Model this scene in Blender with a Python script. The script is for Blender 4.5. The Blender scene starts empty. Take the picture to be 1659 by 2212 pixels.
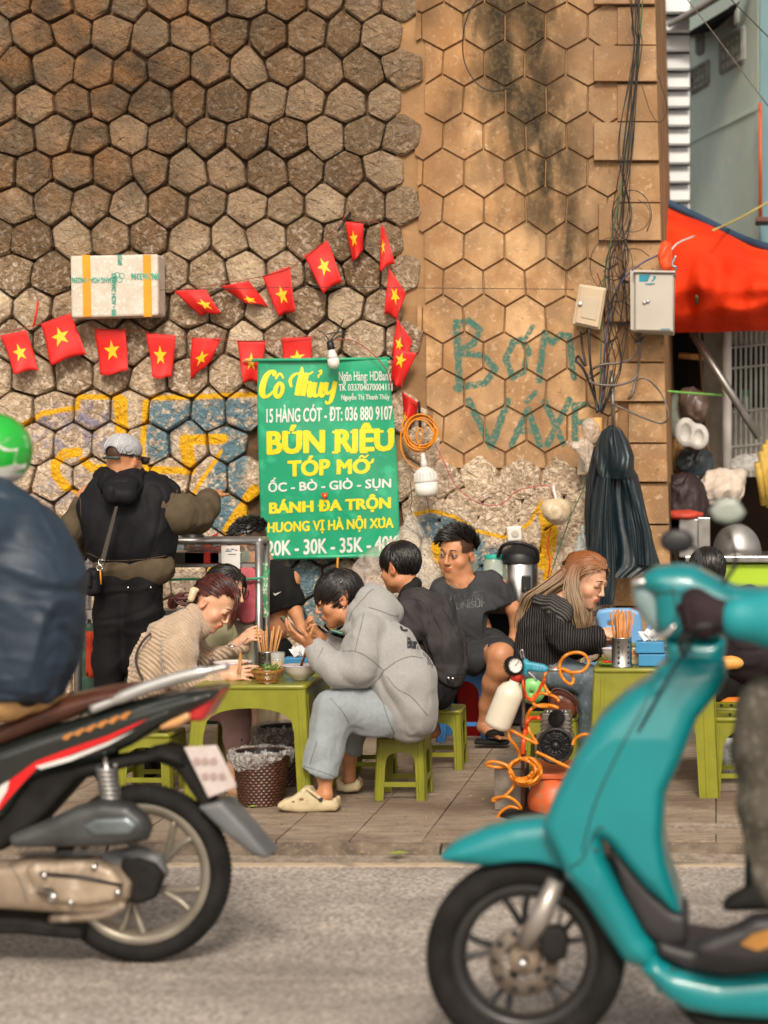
import bpy, math, random
import numpy as np
from mathutils import Vector, Matrix
R = math.radians
rnd = random.Random(7)
SC = bpy.context.scene
COL = SC.collection
# ---------------------------------------------------------------- camera, world, sun, exposure
cam = bpy.data.objects.new('camera', bpy.data.cameras.new('camera'))
COL.objects.link(cam)
cam.location = (0, 0, 1.59); cam.rotation_euler = (R(90), 0, 0)
cd = cam.data
cd.sensor_fit = 'VERTICAL'; cd.sensor_height = 36; cd.sensor_width = 27; cd.lens = 70.03
cd.shift_x = -0.3242; cd.shift_y = -0.0586
cd.clip_start = 0.1; cd.clip_end = 400
cd.dof.use_dof = True; cd.dof.focus_distance = 10.0; cd.dof.aperture_fstop = 1.8
SC.camera = cam
SC.render.resolution_x = 768; SC.render.resolution_y = 1024
W = bpy.data.worlds.new('World'); SC.world = W; W.use_nodes = True
wn = W.node_tree.nodes; wl = W.node_tree.links
bg = wn['Background']
sky = wn.new('ShaderNodeTexSky'); sky.sky_type = 'NISHITA'; sky.sun_disc = False
sky.sun_elevation = R(40); sky.sun_rotation = R(172); sky.air_density = 1.0; sky.dust_density = 4.0
hs = wn.new('ShaderNodeHueSaturation'); hs.inputs['Saturation'].default_value = 0.25
wt = wn.new('ShaderNodeMixRGB'); wt.blend_type = 'MULTIPLY'; wt.inputs[0].default_value = 1; wt.inputs[2].default_value = (1.0, .92, .82, 1)
wl.new(sky.outputs[0], hs.inputs['Color']); wl.new(hs.outputs[0], wt.inputs[1]); wl.new(wt.outputs[0], bg.inputs['Color'])
bg.inputs['Strength'].default_value = 0.108
sl = bpy.data.lights.new('sun', 'SUN'); sl.energy = 1.5; sl.angle = R(12); sl.color = (1.0, 0.90, 0.76)
sun = bpy.data.objects.new('sun', sl); COL.objects.link(sun)
sun.rotation_euler = (R(50), 0, R(8)); sun.location = (2, -9, 10)
SC.view_settings.view_transform = 'Standard'; SC.view_settings.look = 'None'
SC.view_settings.gamma = 1.0; SC.view_settings.use_curve_mapping = False
SC.view_settings.exposure = 0.64
# ---------------------------------------------------------------- photo units -> metres
KK = 1.1573; FF = 4980.0; CX = 1790.0; CY = 1130.0; HC = 1.59
def P(u, v, D): return Vector(((u*KK-CX)/FF*D, D, HC-(v*KK-CY)/FF*D))
def S(n, D): return n*KK/FF*D
TT = {'d': (0, 0, 1), 'a': (276.5, 1123.3, 3.84), 'h': (570.3, 1192.4, 3.764), 't': (795, 1106, 4.129), 'w': (1036.9, 1166.5, 3.507),
      'm': (0, 1417, 2.743), 's': (907.3, 1192.4, 2.1696), 'r': (1209.7, 864, 3.414), 'l': (0, 864, 3.0), 'e': (1166.5, 518.4, 3.369),
      'b': (535.7, 743.1, 3.84), 'g': (414.8, 1469, 3.84), 'f': (0, 483.9, 1.811)}
def Q(t, x, y, D):
    a = TT[t]; return P(a[0]+x/a[2], a[1]+y/a[2], D)
def SQ(t, r, D): return S(r/TT[t][2], D)
def arr(*a): return np.array(a, dtype=float)
# ---------------------------------------------------------------- noise
def vnoise(p, seed=0):
    i = np.floor(p).astype(np.int64); f = p-i; f = f*f*(3-2*f)
    def hsh(a, b, c):
        n = (a*374761393+b*668265263+c*2147483647+seed*1274126177) & 0xffffffff
        n = ((n ^ (n >> 13))*1274126177) & 0xffffffff
        return ((n ^ (n >> 16)) & 0xffff)/65535.0
    x, y, z = i[:, 0], i[:, 1], i[:, 2]; r = 0
    for dx in (0, 1):
        for dy in (0, 1):
            for dz in (0, 1):
                w = (f[:, 0] if dx else 1-f[:, 0])*(f[:, 1] if dy else 1-f[:, 1])*(f[:, 2] if dz else 1-f[:, 2])
                r = r+w*hsh(x+dx, y+dy, z+dz)
    return r*2-1
# ---------------------------------------------------------------- objects
WL = {}
def _tag(o, label=None, cat=None, group=None, kind=None):
    if label: o['label'] = label
    if cat: o['category'] = cat
    if group: o['group'] = group
    if kind: o['kind'] = kind
    return o
def thing(name, label, cat, loc=(0, 0, 0), group=None):
    o = bpy.data.objects.new(name, None); COL.objects.link(o); o.location = loc; o.empty_display_size = 0.1
    WL[o] = Vector(loc); return _tag(o, label, cat, group)
def link(name, me, mat, parent=None, smooth=True):
    o = bpy.data.objects.new(name, me); COL.objects.link(o)
    if mat is not None:
        for m in (mat if isinstance(mat, (list, tuple)) else [mat]): me.materials.append(m)
    if smooth and len(me.polygons):
        me.polygons.foreach_set('use_smooth', np.ones(len(me.polygons), dtype=bool))
    if parent is not None:
        w = WL[parent]; me.transform(Matrix.Translation(-w)); o.parent = parent; WL[o] = w
    else: WL[o] = Vector((0, 0, 0))
    me.update()
    return o
def rebase(o, loc):
    """put a top-level mesh's origin at its base"""
    o.data.transform(Matrix.Translation(-Vector(loc))); o.location = loc; WL[o] = Vector(loc); return o
def copy_tree(o, parent=None):
    c = o.copy(); COL.objects.link(c); c.parent = parent; WL[c] = WL[o].copy()
    for ch in o.children: copy_tree(ch, c)
    return c
class MB:
    def __init__(s): s.v = []; s.f = []
    def add(s, vs, fs):
        n = len(s.v); s.v += [tuple(a) for a in vs]; s.f += [tuple(i+n for i in f) for f in fs]; return s
    def box(s, c, d, rot=None):
        c = Vector(c); h = Vector(d)/2
        vs = [Vector((x*h.x, y*h.y, z*h.z)) for x in (-1, 1) for y in (-1, 1) for z in (-1, 1)]
        if rot is not None: vs = [rot @ a for a in vs]
        return s.add([a+c for a in vs], [(0, 1, 3, 2), (4, 6, 7, 5), (0, 4, 5, 1), (2, 3, 7, 6), (0, 2, 6, 4), (1, 5, 7, 3)])
    def prism(s, pts, y0, y1, cap=True):
        """pts: world Vectors (x,z used); extruded along y from y0 to y1"""
        n = len(pts)
        vs = [(p[0], y0, p[2]) for p in pts]+[(p[0], y1, p[2]) for p in pts]
        fs = [(i, (i+1) % n, n+(i+1) % n, n+i) for i in range(n)]
        if cap: fs += [tuple(range(n-1, -1, -1)), tuple(range(n, 2*n))]
        return s.add(vs, fs)
    def loft(s, rings, close=True, cap=True):
        n = len(rings[0]); vs = [p for r in rings for p in r]; fs = []
        for k in range(len(rings)-1):
            for i in range(n if close else n-1):
                j = (i+1) % n; fs.append((k*n+i, k*n+j, (k+1)*n+j, (k+1)*n+i))
        if cap: fs += [tuple(range(n-1, -1, -1)), tuple(range((len(rings)-1)*n, len(rings)*n))]
        return s.add(vs, fs)
    def tube(s, pts, r, n=8, cap=True):
        pts = [Vector(p) for p in pts]; m = len(pts)
        rs = r if isinstance(r, (list, tuple)) else [r]*m
        rings = []; up = None
        for i, p in enumerate(pts):
            t = (pts[min(i+1, m-1)]-pts[max(i-1, 0)]).normalized()
            if up is None:
                up = Vector((0, 0, 1)) if abs(t.z) < .9 else Vector((1, 0, 0))
            a = t.cross(up)
            if a.length < 1e-5: a = t.orthogonal()
            a.normalize(); b = a.cross(t).normalized(); up = b
            rings.append([p+(a*math.cos(2*math.pi*k/n)+b*math.sin(2*math.pi*k/n))*rs[i] for k in range(n)])
        return s.loft(rings, True, cap)
    def lathe(s, prof, c=(0, 0, 0), axis='z', n=24, cap=False, rot=None):
        c = Vector(c); rings = []
        for r, h in prof:
            ring = []
            for k in range(n):
                a = 2*math.pi*k/n; x, y = r*math.cos(a), r*math.sin(a)
                p = {'z': Vector((x, y, h)), 'y': Vector((x, h, y)), 'x': Vector((h, x, y))}[axis]
                if rot is not None: p = rot @ p
                ring.append(p+c)
            rings.append(ring)
        return s.loft(rings, True, cap)
    def ball(s, c, r, n=12, m=8):
        rr = r if isinstance(r, (tuple, list)) else (r, r, r)
        prof = [(math.sin(math.pi*i/m), math.cos(math.pi*i/m)) for i in range(m+1)]
        vs = []; c = Vector(c)
        for a, h in prof:
            for k in range(n):
                t = 2*math.pi*k/n; vs.append(c+Vector((a*math.cos(t)*rr[0], a*math.sin(t)*rr[1], h*rr[2])))
        fs = [(i*n+k, i*n+(k+1) % n, (i+1)*n+(k+1) % n, (i+1)*n+k) for i in range(m) for k in range(n)]
        return s.add(vs, fs)
    def grid(s, fn, nu, nv):
        vs = [fn(i/nu, j/nv) for j in range(nv+1) for i in range(nu+1)]
        return s.add(vs, [(j*(nu+1)+i, j*(nu+1)+i+1, (j+1)*(nu+1)+i+1, (j+1)*(nu+1)+i) for j in range(nv) for i in range(nu)])
    def build(s, name, mat, parent=None, smooth=False, bevel=0, solid=0):
        me = bpy.data.meshes.new(name); me.from_pydata(s.v, [], s.f); me.validate()
        o = link(name, me, mat, parent, smooth)
        if solid:
            md = o.modifiers.new('solid', 'SOLIDIFY'); md.thickness = solid; md.offset = 0
        if bevel:
            md = o.modifiers.new('bevel', 'BEVEL'); md.width = bevel; md.segments = 2; md.limit_method = 'ANGLE'; md.angle_limit = R(40)
        return o
def crv(pts, k=6):
    """Catmull-Rom through the points"""
    pts = [Vector(p) for p in pts]; q = [pts[0]*2-pts[1]]+pts+[pts[-1]*2-pts[-2]]; out = []
    for i in range(1, len(q)-2):
        for j in range(k):
            t = j/k; a, b, c, d = q[i-1:i+3]
            out.append(.5*((2*b)+(c-a)*t+(2*a-5*b+4*c-d)*t*t+(-a+3*b-3*c+d)*t**3))
    out.append(pts[-1]); return out
def cable(name, pts, r, mat, label=None, cat=None, parent=None, group=None, n=6, k=6):
    o = MB().tube(crv(pts, k), r, n).build(name, mat, parent, True)
    if parent is None: rebase(o, pts[0])
    if label: _tag(o, label, cat, group)
    return o
# ---------------------------------------------------------------- implicit surfaces (smooth unions meshed by surface nets)
class Field:
    def __init__(s, h=0.008): s.h = h; s.ops = []
    def _add(s, fn, lo, hi, k, mode): s.ops.append((fn, np.array(lo, float), np.array(hi, float), k, mode)); return s
    def cap(s, a, b, ra, rb=None, k=.02, mode='+'):
        a = np.array(a, float); b = np.array(b, float); rb = ra if rb is None else rb; ba = b-a; L = max(ba @ ba, 1e-12)
        def fn(X, Y, Z):
            px, py, pz = X-a[0], Y-a[1], Z-a[2]
            t = np.clip((px*ba[0]+py*ba[1]+pz*ba[2])/L, 0, 1)
            return np.sqrt((px-t*ba[0])**2+(py-t*ba[1])**2+(pz-t*ba[2])**2)-(ra+(rb-ra)*t)
        m = max(ra, rb); return s._add(fn, np.minimum(a, b)-m, np.maximum(a, b)+m, k, mode)
    def ell(s, c, r, M=None, k=.02, mode='+'):
        c = np.array(c, float); r = np.array(r, float); M = np.eye(3) if M is None else np.array(M, float); A = M.T  # rows = local axes
        mr = r.min()
        def fn(X, Y, Z):
            x, y, z = X-c[0], Y-c[1], Z-c[2]
            q = [(A[i, 0]*x+A[i, 1]*y+A[i, 2]*z)/r[i] for i in range(3)]
            k0 = np.sqrt(q[0]**2+q[1]**2+q[2]**2); k1 = np.sqrt((q[0]/r[0])**2+(q[1]/r[1])**2+(q[2]/r[2])**2)+1e-9
            return np.where(k0 < 1e-4, -mr, k0*(k0-1)/k1)
        e = np.sqrt(((M*r)**2).sum(1)); return s._add(fn, c-e, c+e, k, mode)
    def box(s, c, half, M=None, r=.01, k=.01, mode='+'):
        c = np.array(c, float); hf = np.array(half, float)-r; M = np.eye(3) if M is None else np.array(M, float); A = M.T
        def fn(X, Y, Z):
            x, y, z = X-c[0], Y-c[1], Z-c[2]
            q = [np.abs(A[i, 0]*x+A[i, 1]*y+A[i, 2]*z)-hf[i] for i in range(3)]
            return np.sqrt(sum(np.maximum(a, 0)**2 for a in q))+np.minimum(np.maximum(np.maximum(q[0], q[1]), q[2]), 0)-r
        e = (np.abs(M)*np.array(half)).sum(1); return s._add(fn, c-e, c+e, k, mode)
    def plane(s, p, n, lo, hi, k=.004):
        p = np.array(p, float); n = np.array(n, float); n = n/np.linalg.norm(n)
        return s._add(lambda X, Y, Z: -((X-p[0])*n[0]+(Y-p[1])*n[1]+(Z-p[2])*n[2]), lo, hi, k, '-')
    def poly(s, pts, yc, w, r=.02, k=.01, mode='+', taper=None):
        """polygon in XZ, half-width w in Y around yc, edge rounding r"""
        pp = np.array([(p[0], p[2]) for p in pts], float)
        def fn(X, Y, Z):
            x = X[:, :1, :]; z = Z[:, :1, :]; x = np.broadcast_to(x, (X.shape[0], 1, X.shape[2])); z = np.broadcast_to(z, x.shape)
            d = np.full(x.shape, 1e9); sg = np.ones(x.shape)
            n = len(pp)
            for i in range(n):
                ax, az = pp[i]; bx, bz = pp[i-1]; ex, ez = bx-ax, bz-az; wx, wz = x-ax, z-az
                t = np.clip((wx*ex+wz*ez)/(ex*ex+ez*ez+1e-12), 0, 1); dx, dz = wx-ex*t, wz-ez*t
                d = np.minimum(d, dx*dx+dz*dz)
                c1 = z >= az; c2 = z < bz; c3 = ex*wz > ez*wx
                sg = np.where((c1 & c2 & c3) | (~c1 & ~c2 & ~c3), -sg, sg)
            d2 = sg*np.sqrt(d)
            ww = w if taper is None else w*taper(x, z)
            q0 = d2+r; q1 = np.abs(Y-yc)-ww+r
            return np.sqrt(np.maximum(q0, 0)**2+np.maximum(q1, 0)**2)+np.minimum(np.maximum(q0, q1), 0)-r
        lo = (pp[:, 0].min(), yc-w, pp[:, 1].min()); hi = (pp[:, 0].max(), yc+w, pp[:, 1].max())
        return s._add(fn, lo, hi, k, mode)
    def mesh(s):
        h = s.h; ad = [o for o in s.ops if o[4] == '+']
        lo = np.min([o[1] for o in ad], 0)-3*h; hi = np.max([o[2] for o in ad], 0)+3*h
        n = np.ceil((hi-lo)/h).astype(int)+1
        ax = [lo[i]+h*np.arange(n[i]) for i in range(3)]
        G = np.full(tuple(n), 0.5, dtype=np.float32)
        for fn, a, b, k, mode in s.ops:
            pad = k+3*h
            i0 = np.clip(np.floor((a-pad-lo)/h).astype(int), 0, n); i1 = np.clip(np.ceil((b+pad-lo)/h).astype(int)+1, 0, n)
            if np.any(i1 <= i0): continue
            sl = tuple(slice(i0[i], i1[i]) for i in range(3))
            X = ax[0][sl[0]][:, None, None]; Y = ax[1][sl[1]][None, :, None]; Z = ax[2][sl[2]][None, None, :]
            full = tuple(i1-i0)
            if fn.__code__.co_freevars and 'pp' in fn.__code__.co_freevars:
                d = fn(np.broadcast_to(X, (full[0], 1, full[2])), Y, np.broadcast_to(Z, (full[0], 1, full[2])))
            else: d = fn(X, Y, Z)
            d = np.broadcast_to(d, full).astype(np.float32); g = G[sl]
            if mode == '+':
                hh = np.maximum(k-np.abs(g-d), 0)/k; G[sl] = np.minimum(g, d)-hh*hh*k*.25
            else:
                hh = np.maximum(k-np.abs(g+d), 0)/k; G[sl] = np.maximum(g, -d)+hh*hh*k*.25
        G[0] = G[-1] = .5; G[:, 0] = G[:, -1] = .5; G[:, :, 0] = G[:, :, -1] = .5
        I = G < 0
        c = [I[dx:n[0]-1+dx, dy:n[1]-1+dy, dz:n[2]-1+dz] for dx in (0, 1) for dy in (0, 1) for dz in (0, 1)]
        cnt = sum(a.astype(np.int8) for a in c); act = (cnt > 0) & (cnt < 8)
        ix = np.argwhere(act); ids = np.full(act.shape, -1, dtype=np.int64); ids[act] = np.arange(len(ix))
        val = {}
        for dx in (0, 1):
            for dy in (0, 1):
                for dz in (0, 1): val[dx, dy, dz] = G[ix[:, 0]+dx, ix[:, 1]+dy, ix[:, 2]+dz]
        acc = np.zeros((len(ix), 3)); ct = np.zeros(len(ix)); ks = list(val)
        for a in ks:
            for ax_ in range(3):
                if a[ax_] == 0:
                    b = list(a); b[ax_] = 1; b = tuple(b); va, vb = val[a], val[b]; m = (va < 0) != (vb < 0)
                    t = np.where(m, va/np.where(va == vb, 1, va-vb), 0)
                    p = np.array(a, float)[None, :].repeat(len(ix), 0); p[:, ax_] += t
                    acc[m] += p[m]; ct[m] += 1
        V = lo+h*(ix+acc/ct[:, None])
        quads = []
        for ax_ in range(3):
            sl0 = [slice(1, -1)]*3; sl0[ax_] = slice(0, -1); sl1 = list(sl0); sl1[ax_] = slice(1, None)
            A = I[tuple(sl0)]; B = I[tuple(sl1)]
            e = np.argwhere(A != B); off = np.array([1, 1, 1]); off[ax_] = 0; e = e+off
            fl = A[tuple((e-off).T)]
            o1, o2 = [q for q in range(3) if q != ax_]
            def cid(d1, d2):
                q = e.copy(); q[:, o1] -= d1; q[:, o2] -= d2; return ids[q[:, 0], q[:, 1], q[:, 2]]
            qd = np.stack([cid(0, 0), cid(1, 0), cid(1, 1), cid(0, 1)], 1)
            if ax_ == 1: fl = ~fl
            qd = np.where(fl[:, None], qd[:, ::-1], qd); quads.append(qd)
        Qd = np.concatenate(quads); Qd = Qd[(Qd >= 0).all(1)]
        return V, Qd[:, ::-1]
def vnormals(V, Qd):
    a = V[Qd[:, 2]]-V[Qd[:, 0]]; b = V[Qd[:, 3]]-V[Qd[:, 1]]; n = np.cross(a, b); N = np.zeros_like(V)
    for i in range(4): np.add.at(N, Qd[:, i], n)
    return N/(np.linalg.norm(N, axis=1)[:, None]+1e-12)
def smooth_mesh(V, Qd, it=1):
    for _ in range(it):
        A = np.zeros_like(V); c = np.zeros(len(V))
        for i in range(4):
            np.add.at(A, Qd[:, i], V[Qd[:, (i+1) % 4]]); np.add.at(c, Qd[:, i], 1)
            np.add.at(A, Qd[:, i], V[Qd[:, (i-1) % 4]]); np.add.at(c, Qd[:, i], 1)
        V = V*.5+.5*A/c[:, None]
    return V
from mathutils.bvhtree import BVHTree
BV = {}
def onto(o, t, x, y, up=.0015):
    """the point of a carrier's surface that a tailor's mark at crop (x,y) lies on"""
    if o not in BV:
        me = o.data; w = WL[o]; BV[o] = BVHTree.FromPolygons([v.co+w for v in me.vertices], [p.vertices[:] for p in me.polygons])
    c = Vector((0, 0, HC)); d = (Q(t, x, y, 9)-c).normalized(); h = BV[o].ray_cast(c, d)
    return None if h[0] is None else h[0]-d*up
def seam(o, t, pts, parent, mat, r=.0013, k=6, up=.0006, name='seam'):
    c = [onto(o, t, p.x, p.y, up) for p in crv([Vector((a, b, 0)) for a, b in pts], k)]; c = [p for p in c if p is not None]
    if len(c) > 2: return MB().tube(c, r, 5).build(name, mat, parent, True)
def to_mesh(name, V, Qd, tint=None):
    me = bpy.data.meshes.new(name); me.vertices.add(len(V)); me.vertices.foreach_set('co', V.astype(np.float32).ravel())
    me.loops.add(len(Qd)*4); me.loops.foreach_set('vertex_index', Qd.astype(np.int32).ravel())
    me.polygons.add(len(Qd)); me.polygons.foreach_set('loop_start', np.arange(0, len(Qd)*4, 4, dtype=np.int32))
    me.update(calc_edges=True)
    if tint is not None:
        at = me.color_attributes.new('tint', 'FLOAT_COLOR', 'POINT'); at.data.foreach_set('color', tint.astype(np.float32).ravel())
    return me
def fobj(name, F, mat, parent=None, wr=None, sm=1, tint=None):
    """mesh a Field; wr = list of (amplitude, wavelength, stretch direction or None, stretch)"""
    V, Qd = F.mesh()
    if sm: V = smooth_mesh(V, Qd, sm)
    if wr:
        N = vnormals(V, Qd); d = 0; wr = [(a*(.62 if w > .09 else .5), w, c, e) for a, w, c, e in wr]
        for j, (amp, wlen, dr, st) in enumerate(wr):
            p = V.copy()
            p = p+.35*wlen*np.stack([vnoise(V/wlen*.6, 11+j), vnoise(V/wlen*.6, 12+j), vnoise(V/wlen*.6, 13+j)], 1)
            if dr is not None:
                q = np.array(dr, float); q /= np.linalg.norm(q); p = p-np.outer(p @ q, q)*st
            nz = vnoise(p/wlen, j); nz2 = vnoise(p/wlen*1.15+7.7, j+50); d = d+amp*(1.5*np.clip(1-3.2*np.abs(nz), 0, 1)**1.3-1.2*np.clip(1-3.6*np.abs(nz2), 0, 1)**1.3)
        V = V+N*d[:, None]
    t = tint(V) if tint else None
    return link(name, to_mesh(name, V, Qd, t), mat, parent, True)
# ---------------------------------------------------------------- materials
def newmat(name):
    m = bpy.data.materials.new(name); m.use_nodes = True; return m, m.node_tree.nodes, m.node_tree.links, m.node_tree.nodes['Principled BSDF']
def c4(c): return (c[0], c[1], c[2], 1)
def M(name, c1, c2=None, sc=8, rough=.6, metal=0, bump=0, bsc=60, coord='Object', spec=None, tr=0, alpha=1, stretch=(1, 1, 1), c3=None, coat=0, emit=None, detail=6, bdist=.004, thr=(.35, .65), sheen=0, sss=0, rib=None):
    m, n, l, b = newmat(name)
    tc = n.new('ShaderNodeTexCoord'); mp = n.new('ShaderNodeMapping'); mp.inputs['Scale'].default_value = stretch
    l.new(n.new('ShaderNodeNewGeometry').outputs['Position'] if coord == 'World' else tc.outputs[coord], mp.inputs[0]); co = mp.outputs[0]
    b.inputs['Roughness'].default_value = rough; b.inputs['Metallic'].default_value = metal
    b.inputs['Specular IOR Level'].default_value = spec if spec is not None else (.12 if rough > .6 else .5); b.inputs['Coat Weight'].default_value = coat; b.inputs['Sheen Weight'].default_value = sheen
    if sss: b.inputs['Subsurface Weight'].default_value = sss; b.inputs['Subsurface Radius'].default_value = (.01, .004, .002)
    if tr: b.inputs['Transmission Weight'].default_value = tr
    if alpha < 1: b.inputs['Alpha'].default_value = alpha
    if c2 is None: c2 = tuple(x*.78 for x in c1)
    nz = n.new('ShaderNodeTexNoise'); nz.inputs['Scale'].default_value = sc; nz.inputs['Detail'].default_value = detail; l.new(co, nz.inputs['Vector'])
    cr = n.new('ShaderNodeValToRGB'); l.new(nz.outputs['Fac'], cr.inputs[0])
    cr.color_ramp.elements[0].position = thr[0]; cr.color_ramp.elements[1].position = thr[1]
    cr.color_ramp.elements[0].color = c4(c2); cr.color_ramp.elements[1].color = c4(c1); out = cr.outputs[0]
    if c3:
        n3 = n.new('ShaderNodeTexNoise'); n3.inputs['Scale'].default_value = sc*4.3; n3.inputs['Detail'].default_value = 8; l.new(co, n3.inputs['Vector'])
        r3 = n.new('ShaderNodeValToRGB'); r3.color_ramp.elements[0].position = .55; r3.color_ramp.elements[1].position = .68; l.new(n3.outputs['Fac'], r3.inputs[0])
        mx = n.new('ShaderNodeMixRGB'); l.new(r3.outputs[0], mx.inputs[0]); l.new(out, mx.inputs[1]); mx.inputs[2].default_value = c4(c3); out = mx.outputs[0]
    l.new(out, b.inputs['Base Color'])
    if emit: b.inputs['Emission Color'].default_value = c4(emit); b.inputs['Emission Strength'].default_value = 1
    prev = None
    if bump:
        bn = n.new('ShaderNodeTexNoise'); bn.inputs['Scale'].default_value = bsc; bn.inputs['Detail'].default_value = 5; l.new(co, bn.inputs['Vector'])
        bp = n.new('ShaderNodeBump'); bp.inputs['Strength'].default_value = bump; bp.inputs['Distance'].default_value = bdist
        l.new(bn.outputs['Fac'], bp.inputs['Height']); prev = bp.outputs[0]
    if rib:
        wv = n.new('ShaderNodeTexWave'); wv.bands_direction = rib[0]; wv.inputs['Scale'].default_value = rib[1]; wv.inputs['Distortion'].default_value = rib[3] if len(rib) > 3 else 1.0
        wv.inputs['Detail'].default_value = 1; l.new(co, wv.inputs['Vector'])
        bp = n.new('ShaderNodeBump'); bp.inputs['Strength'].default_value = rib[2]; bp.inputs['Distance'].default_value = .008
        l.new(wv.outputs['Fac'], bp.inputs['Height'])
        if prev: l.new(prev, bp.inputs['Normal'])
        prev = bp.outputs[0]
        if len(rib) > 4:
            mx = n.new('ShaderNodeMixRGB'); mx.blend_type = 'MIX'; mx.inputs[2].default_value = c4(rib[4]); l.new(out, mx.inputs[1]); l.new(wv.outputs['Fac'], mx.inputs[0]); l.new(mx.outputs[0], b.inputs['Base Color'])
    if prev: l.new(prev, b.inputs['Normal'])
    return m
def glass(name, col, rough=.05, alpha=.25, trans=0):
    m, n, l, b = newmat(name); b.inputs['Base Color'].default_value = c4(col); b.inputs['Roughness'].default_value = rough
    b.inputs['Alpha'].default_value = alpha; b.inputs['Transmission Weight'].default_value = trans; return m
def film(name, col, a0, a1, sc=18, rough=.2):
    """thin crumpled plastic film: patchy translucency, sharp crease highlights"""
    m, n, l, b = newmat(name); b.inputs['Base Color'].default_value = c4(col); b.inputs['Roughness'].default_value = rough
    tc = n.new('ShaderNodeTexCoord'); nz = n.new('ShaderNodeTexNoise'); nz.inputs['Scale'].default_value = sc; nz.inputs['Detail'].default_value = 7; nz.inputs['Distortion'].default_value = 1.5
    l.new(tc.outputs['Object'], nz.inputs['Vector']); mr = n.new('ShaderNodeMapRange'); mr.inputs['From Min'].default_value = .35; mr.inputs['From Max'].default_value = .68
    mr.inputs['To Min'].default_value = a0; mr.inputs['To Max'].default_value = a1; l.new(nz.outputs['Fac'], mr.inputs[0]); l.new(mr.outputs[0], b.inputs['Alpha'])
    bp = n.new('ShaderNodeBump'); bp.inputs['Strength'].default_value = 1; bp.inputs['Distance'].default_value = .02; l.new(nz.outputs['Fac'], bp.inputs['Height']); l.new(bp.outputs[0], b.inputs['Normal'])
    return m
# segment-distance node group: ragged brush strokes in the wall plane
G = bpy.data.node_groups.new('stroke_distance', 'ShaderNodeTree')
for nm, tp in (('P', 'NodeSocketVector'), ('A', 'NodeSocketVector'), ('BA', 'NodeSocketVector'), ('InvL', 'NodeSocketFloat'), ('R', 'NodeSocketFloat')):
    G.interface.new_socket(nm, in_out='INPUT', socket_type=tp)
G.interface.new_socket('D', in_out='OUTPUT', socket_type='NodeSocketFloat')
gi = G.nodes.new('NodeGroupInput'); go = G.nodes.new('NodeGroupOutput')
def _vm(op): a = G.nodes.new('ShaderNodeVectorMath'); a.operation = op; return a
pa = _vm('SUBTRACT'); G.links.new(gi.outputs[0], pa.inputs[0]); G.links.new(gi.outputs[1], pa.inputs[1])
dt = _vm('DOT_PRODUCT'); G.links.new(pa.outputs[0], dt.inputs[0]); G.links.new(gi.outputs[2], dt.inputs[1])
ml = G.nodes.new('ShaderNodeMath'); ml.operation = 'MULTIPLY'; ml.use_clamp = True; G.links.new(dt.outputs['Value'], ml.inputs[0]); G.links.new(gi.outputs[3], ml.inputs[1])
scn = _vm('SCALE'); G.links.new(gi.outputs[2], scn.inputs[0]); G.links.new(ml.outputs[0], scn.inputs['Scale'])
ds = _vm('DISTANCE'); G.links.new(pa.outputs[0], ds.inputs[0]); G.links.new(scn.outputs[0], ds.inputs[1])
sb = G.nodes.new('ShaderNodeMath'); sb.operation = 'SUBTRACT'; G.links.new(ds.outputs['Value'], sb.inputs[0]); G.links.new(gi.outputs[4], sb.inputs[1]); G.links.new(sb.outputs[0], go.inputs[0])
DW = 11.62
def strokes(n, l, pos, polys, soft, thr=.0):
    """polys: list of (radius, [(u,v),...]) in photo units on the wall; returns mask socket"""
    cur = None
    for r, pts in polys:
        for a, b in zip(pts[:-1], pts[1:]):
            A = P(a[0], a[1], DW); B = P(b[0], b[1], DW); A.y = B.y = 0; BA = B-A
            g = n.new('ShaderNodeGroup'); g.node_tree = G; l.new(pos, g.inputs[0]); g.inputs[1].default_value = A; g.inputs[2].default_value = BA
            g.inputs[3].default_value = 1/max(BA.dot(BA), 1e-9); g.inputs[4].default_value = S(r, DW)
            if cur is None: cur = g.outputs[0]
            else:
                mn = n.new('ShaderNodeMath'); mn.operation = 'MINIMUM'; l.new(cur, mn.inputs[0]); l.new(g.outputs[0], mn.inputs[1]); cur = mn.outputs[0]
    mr = n.new('ShaderNodeMapRange'); mr.interpolation_type = 'SMOOTHSTEP'
    mr.inputs['From Min'].default_value = thr+soft; mr.inputs['From Max'].default_value = thr-soft; l.new(cur, mr.inputs[0]); return mr.outputs[0]
def noi(n, l, vec, sc, det=6, dist=0, st=None):
    if st:
        mp = n.new('ShaderNodeMapping'); mp.inputs['Scale'].default_value = st; l.new(vec, mp.inputs[0]); vec = mp.outputs[0]
    z = n.new('ShaderNodeTexNoise'); z.inputs['Scale'].default_value = sc; z.inputs['Detail'].default_value = det; z.inputs['Distortion'].default_value = dist; l.new(vec, z.inputs['Vector']); return z.outputs['Fac']
def rmp(n, l, s, a, b, c0=0, c1=1):
    r = n.new('ShaderNodeMapRange'); r.inputs['From Min'].default_value = a; r.inputs['From Max'].default_value = b; r.inputs['To Min'].default_value = c0; r.inputs['To Max'].default_value = c1; l.new(s, r.inputs[0]); return r.outputs[0]
def mth(n, l, op, a, b):
    r = n.new('ShaderNodeMath'); r.operation = op
    for i, x in enumerate((a, b)):
        if isinstance(x, (int, float)): r.inputs[i].default_value = x
        else: l.new(x, r.inputs[i])
    return r.outputs[0]
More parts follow.
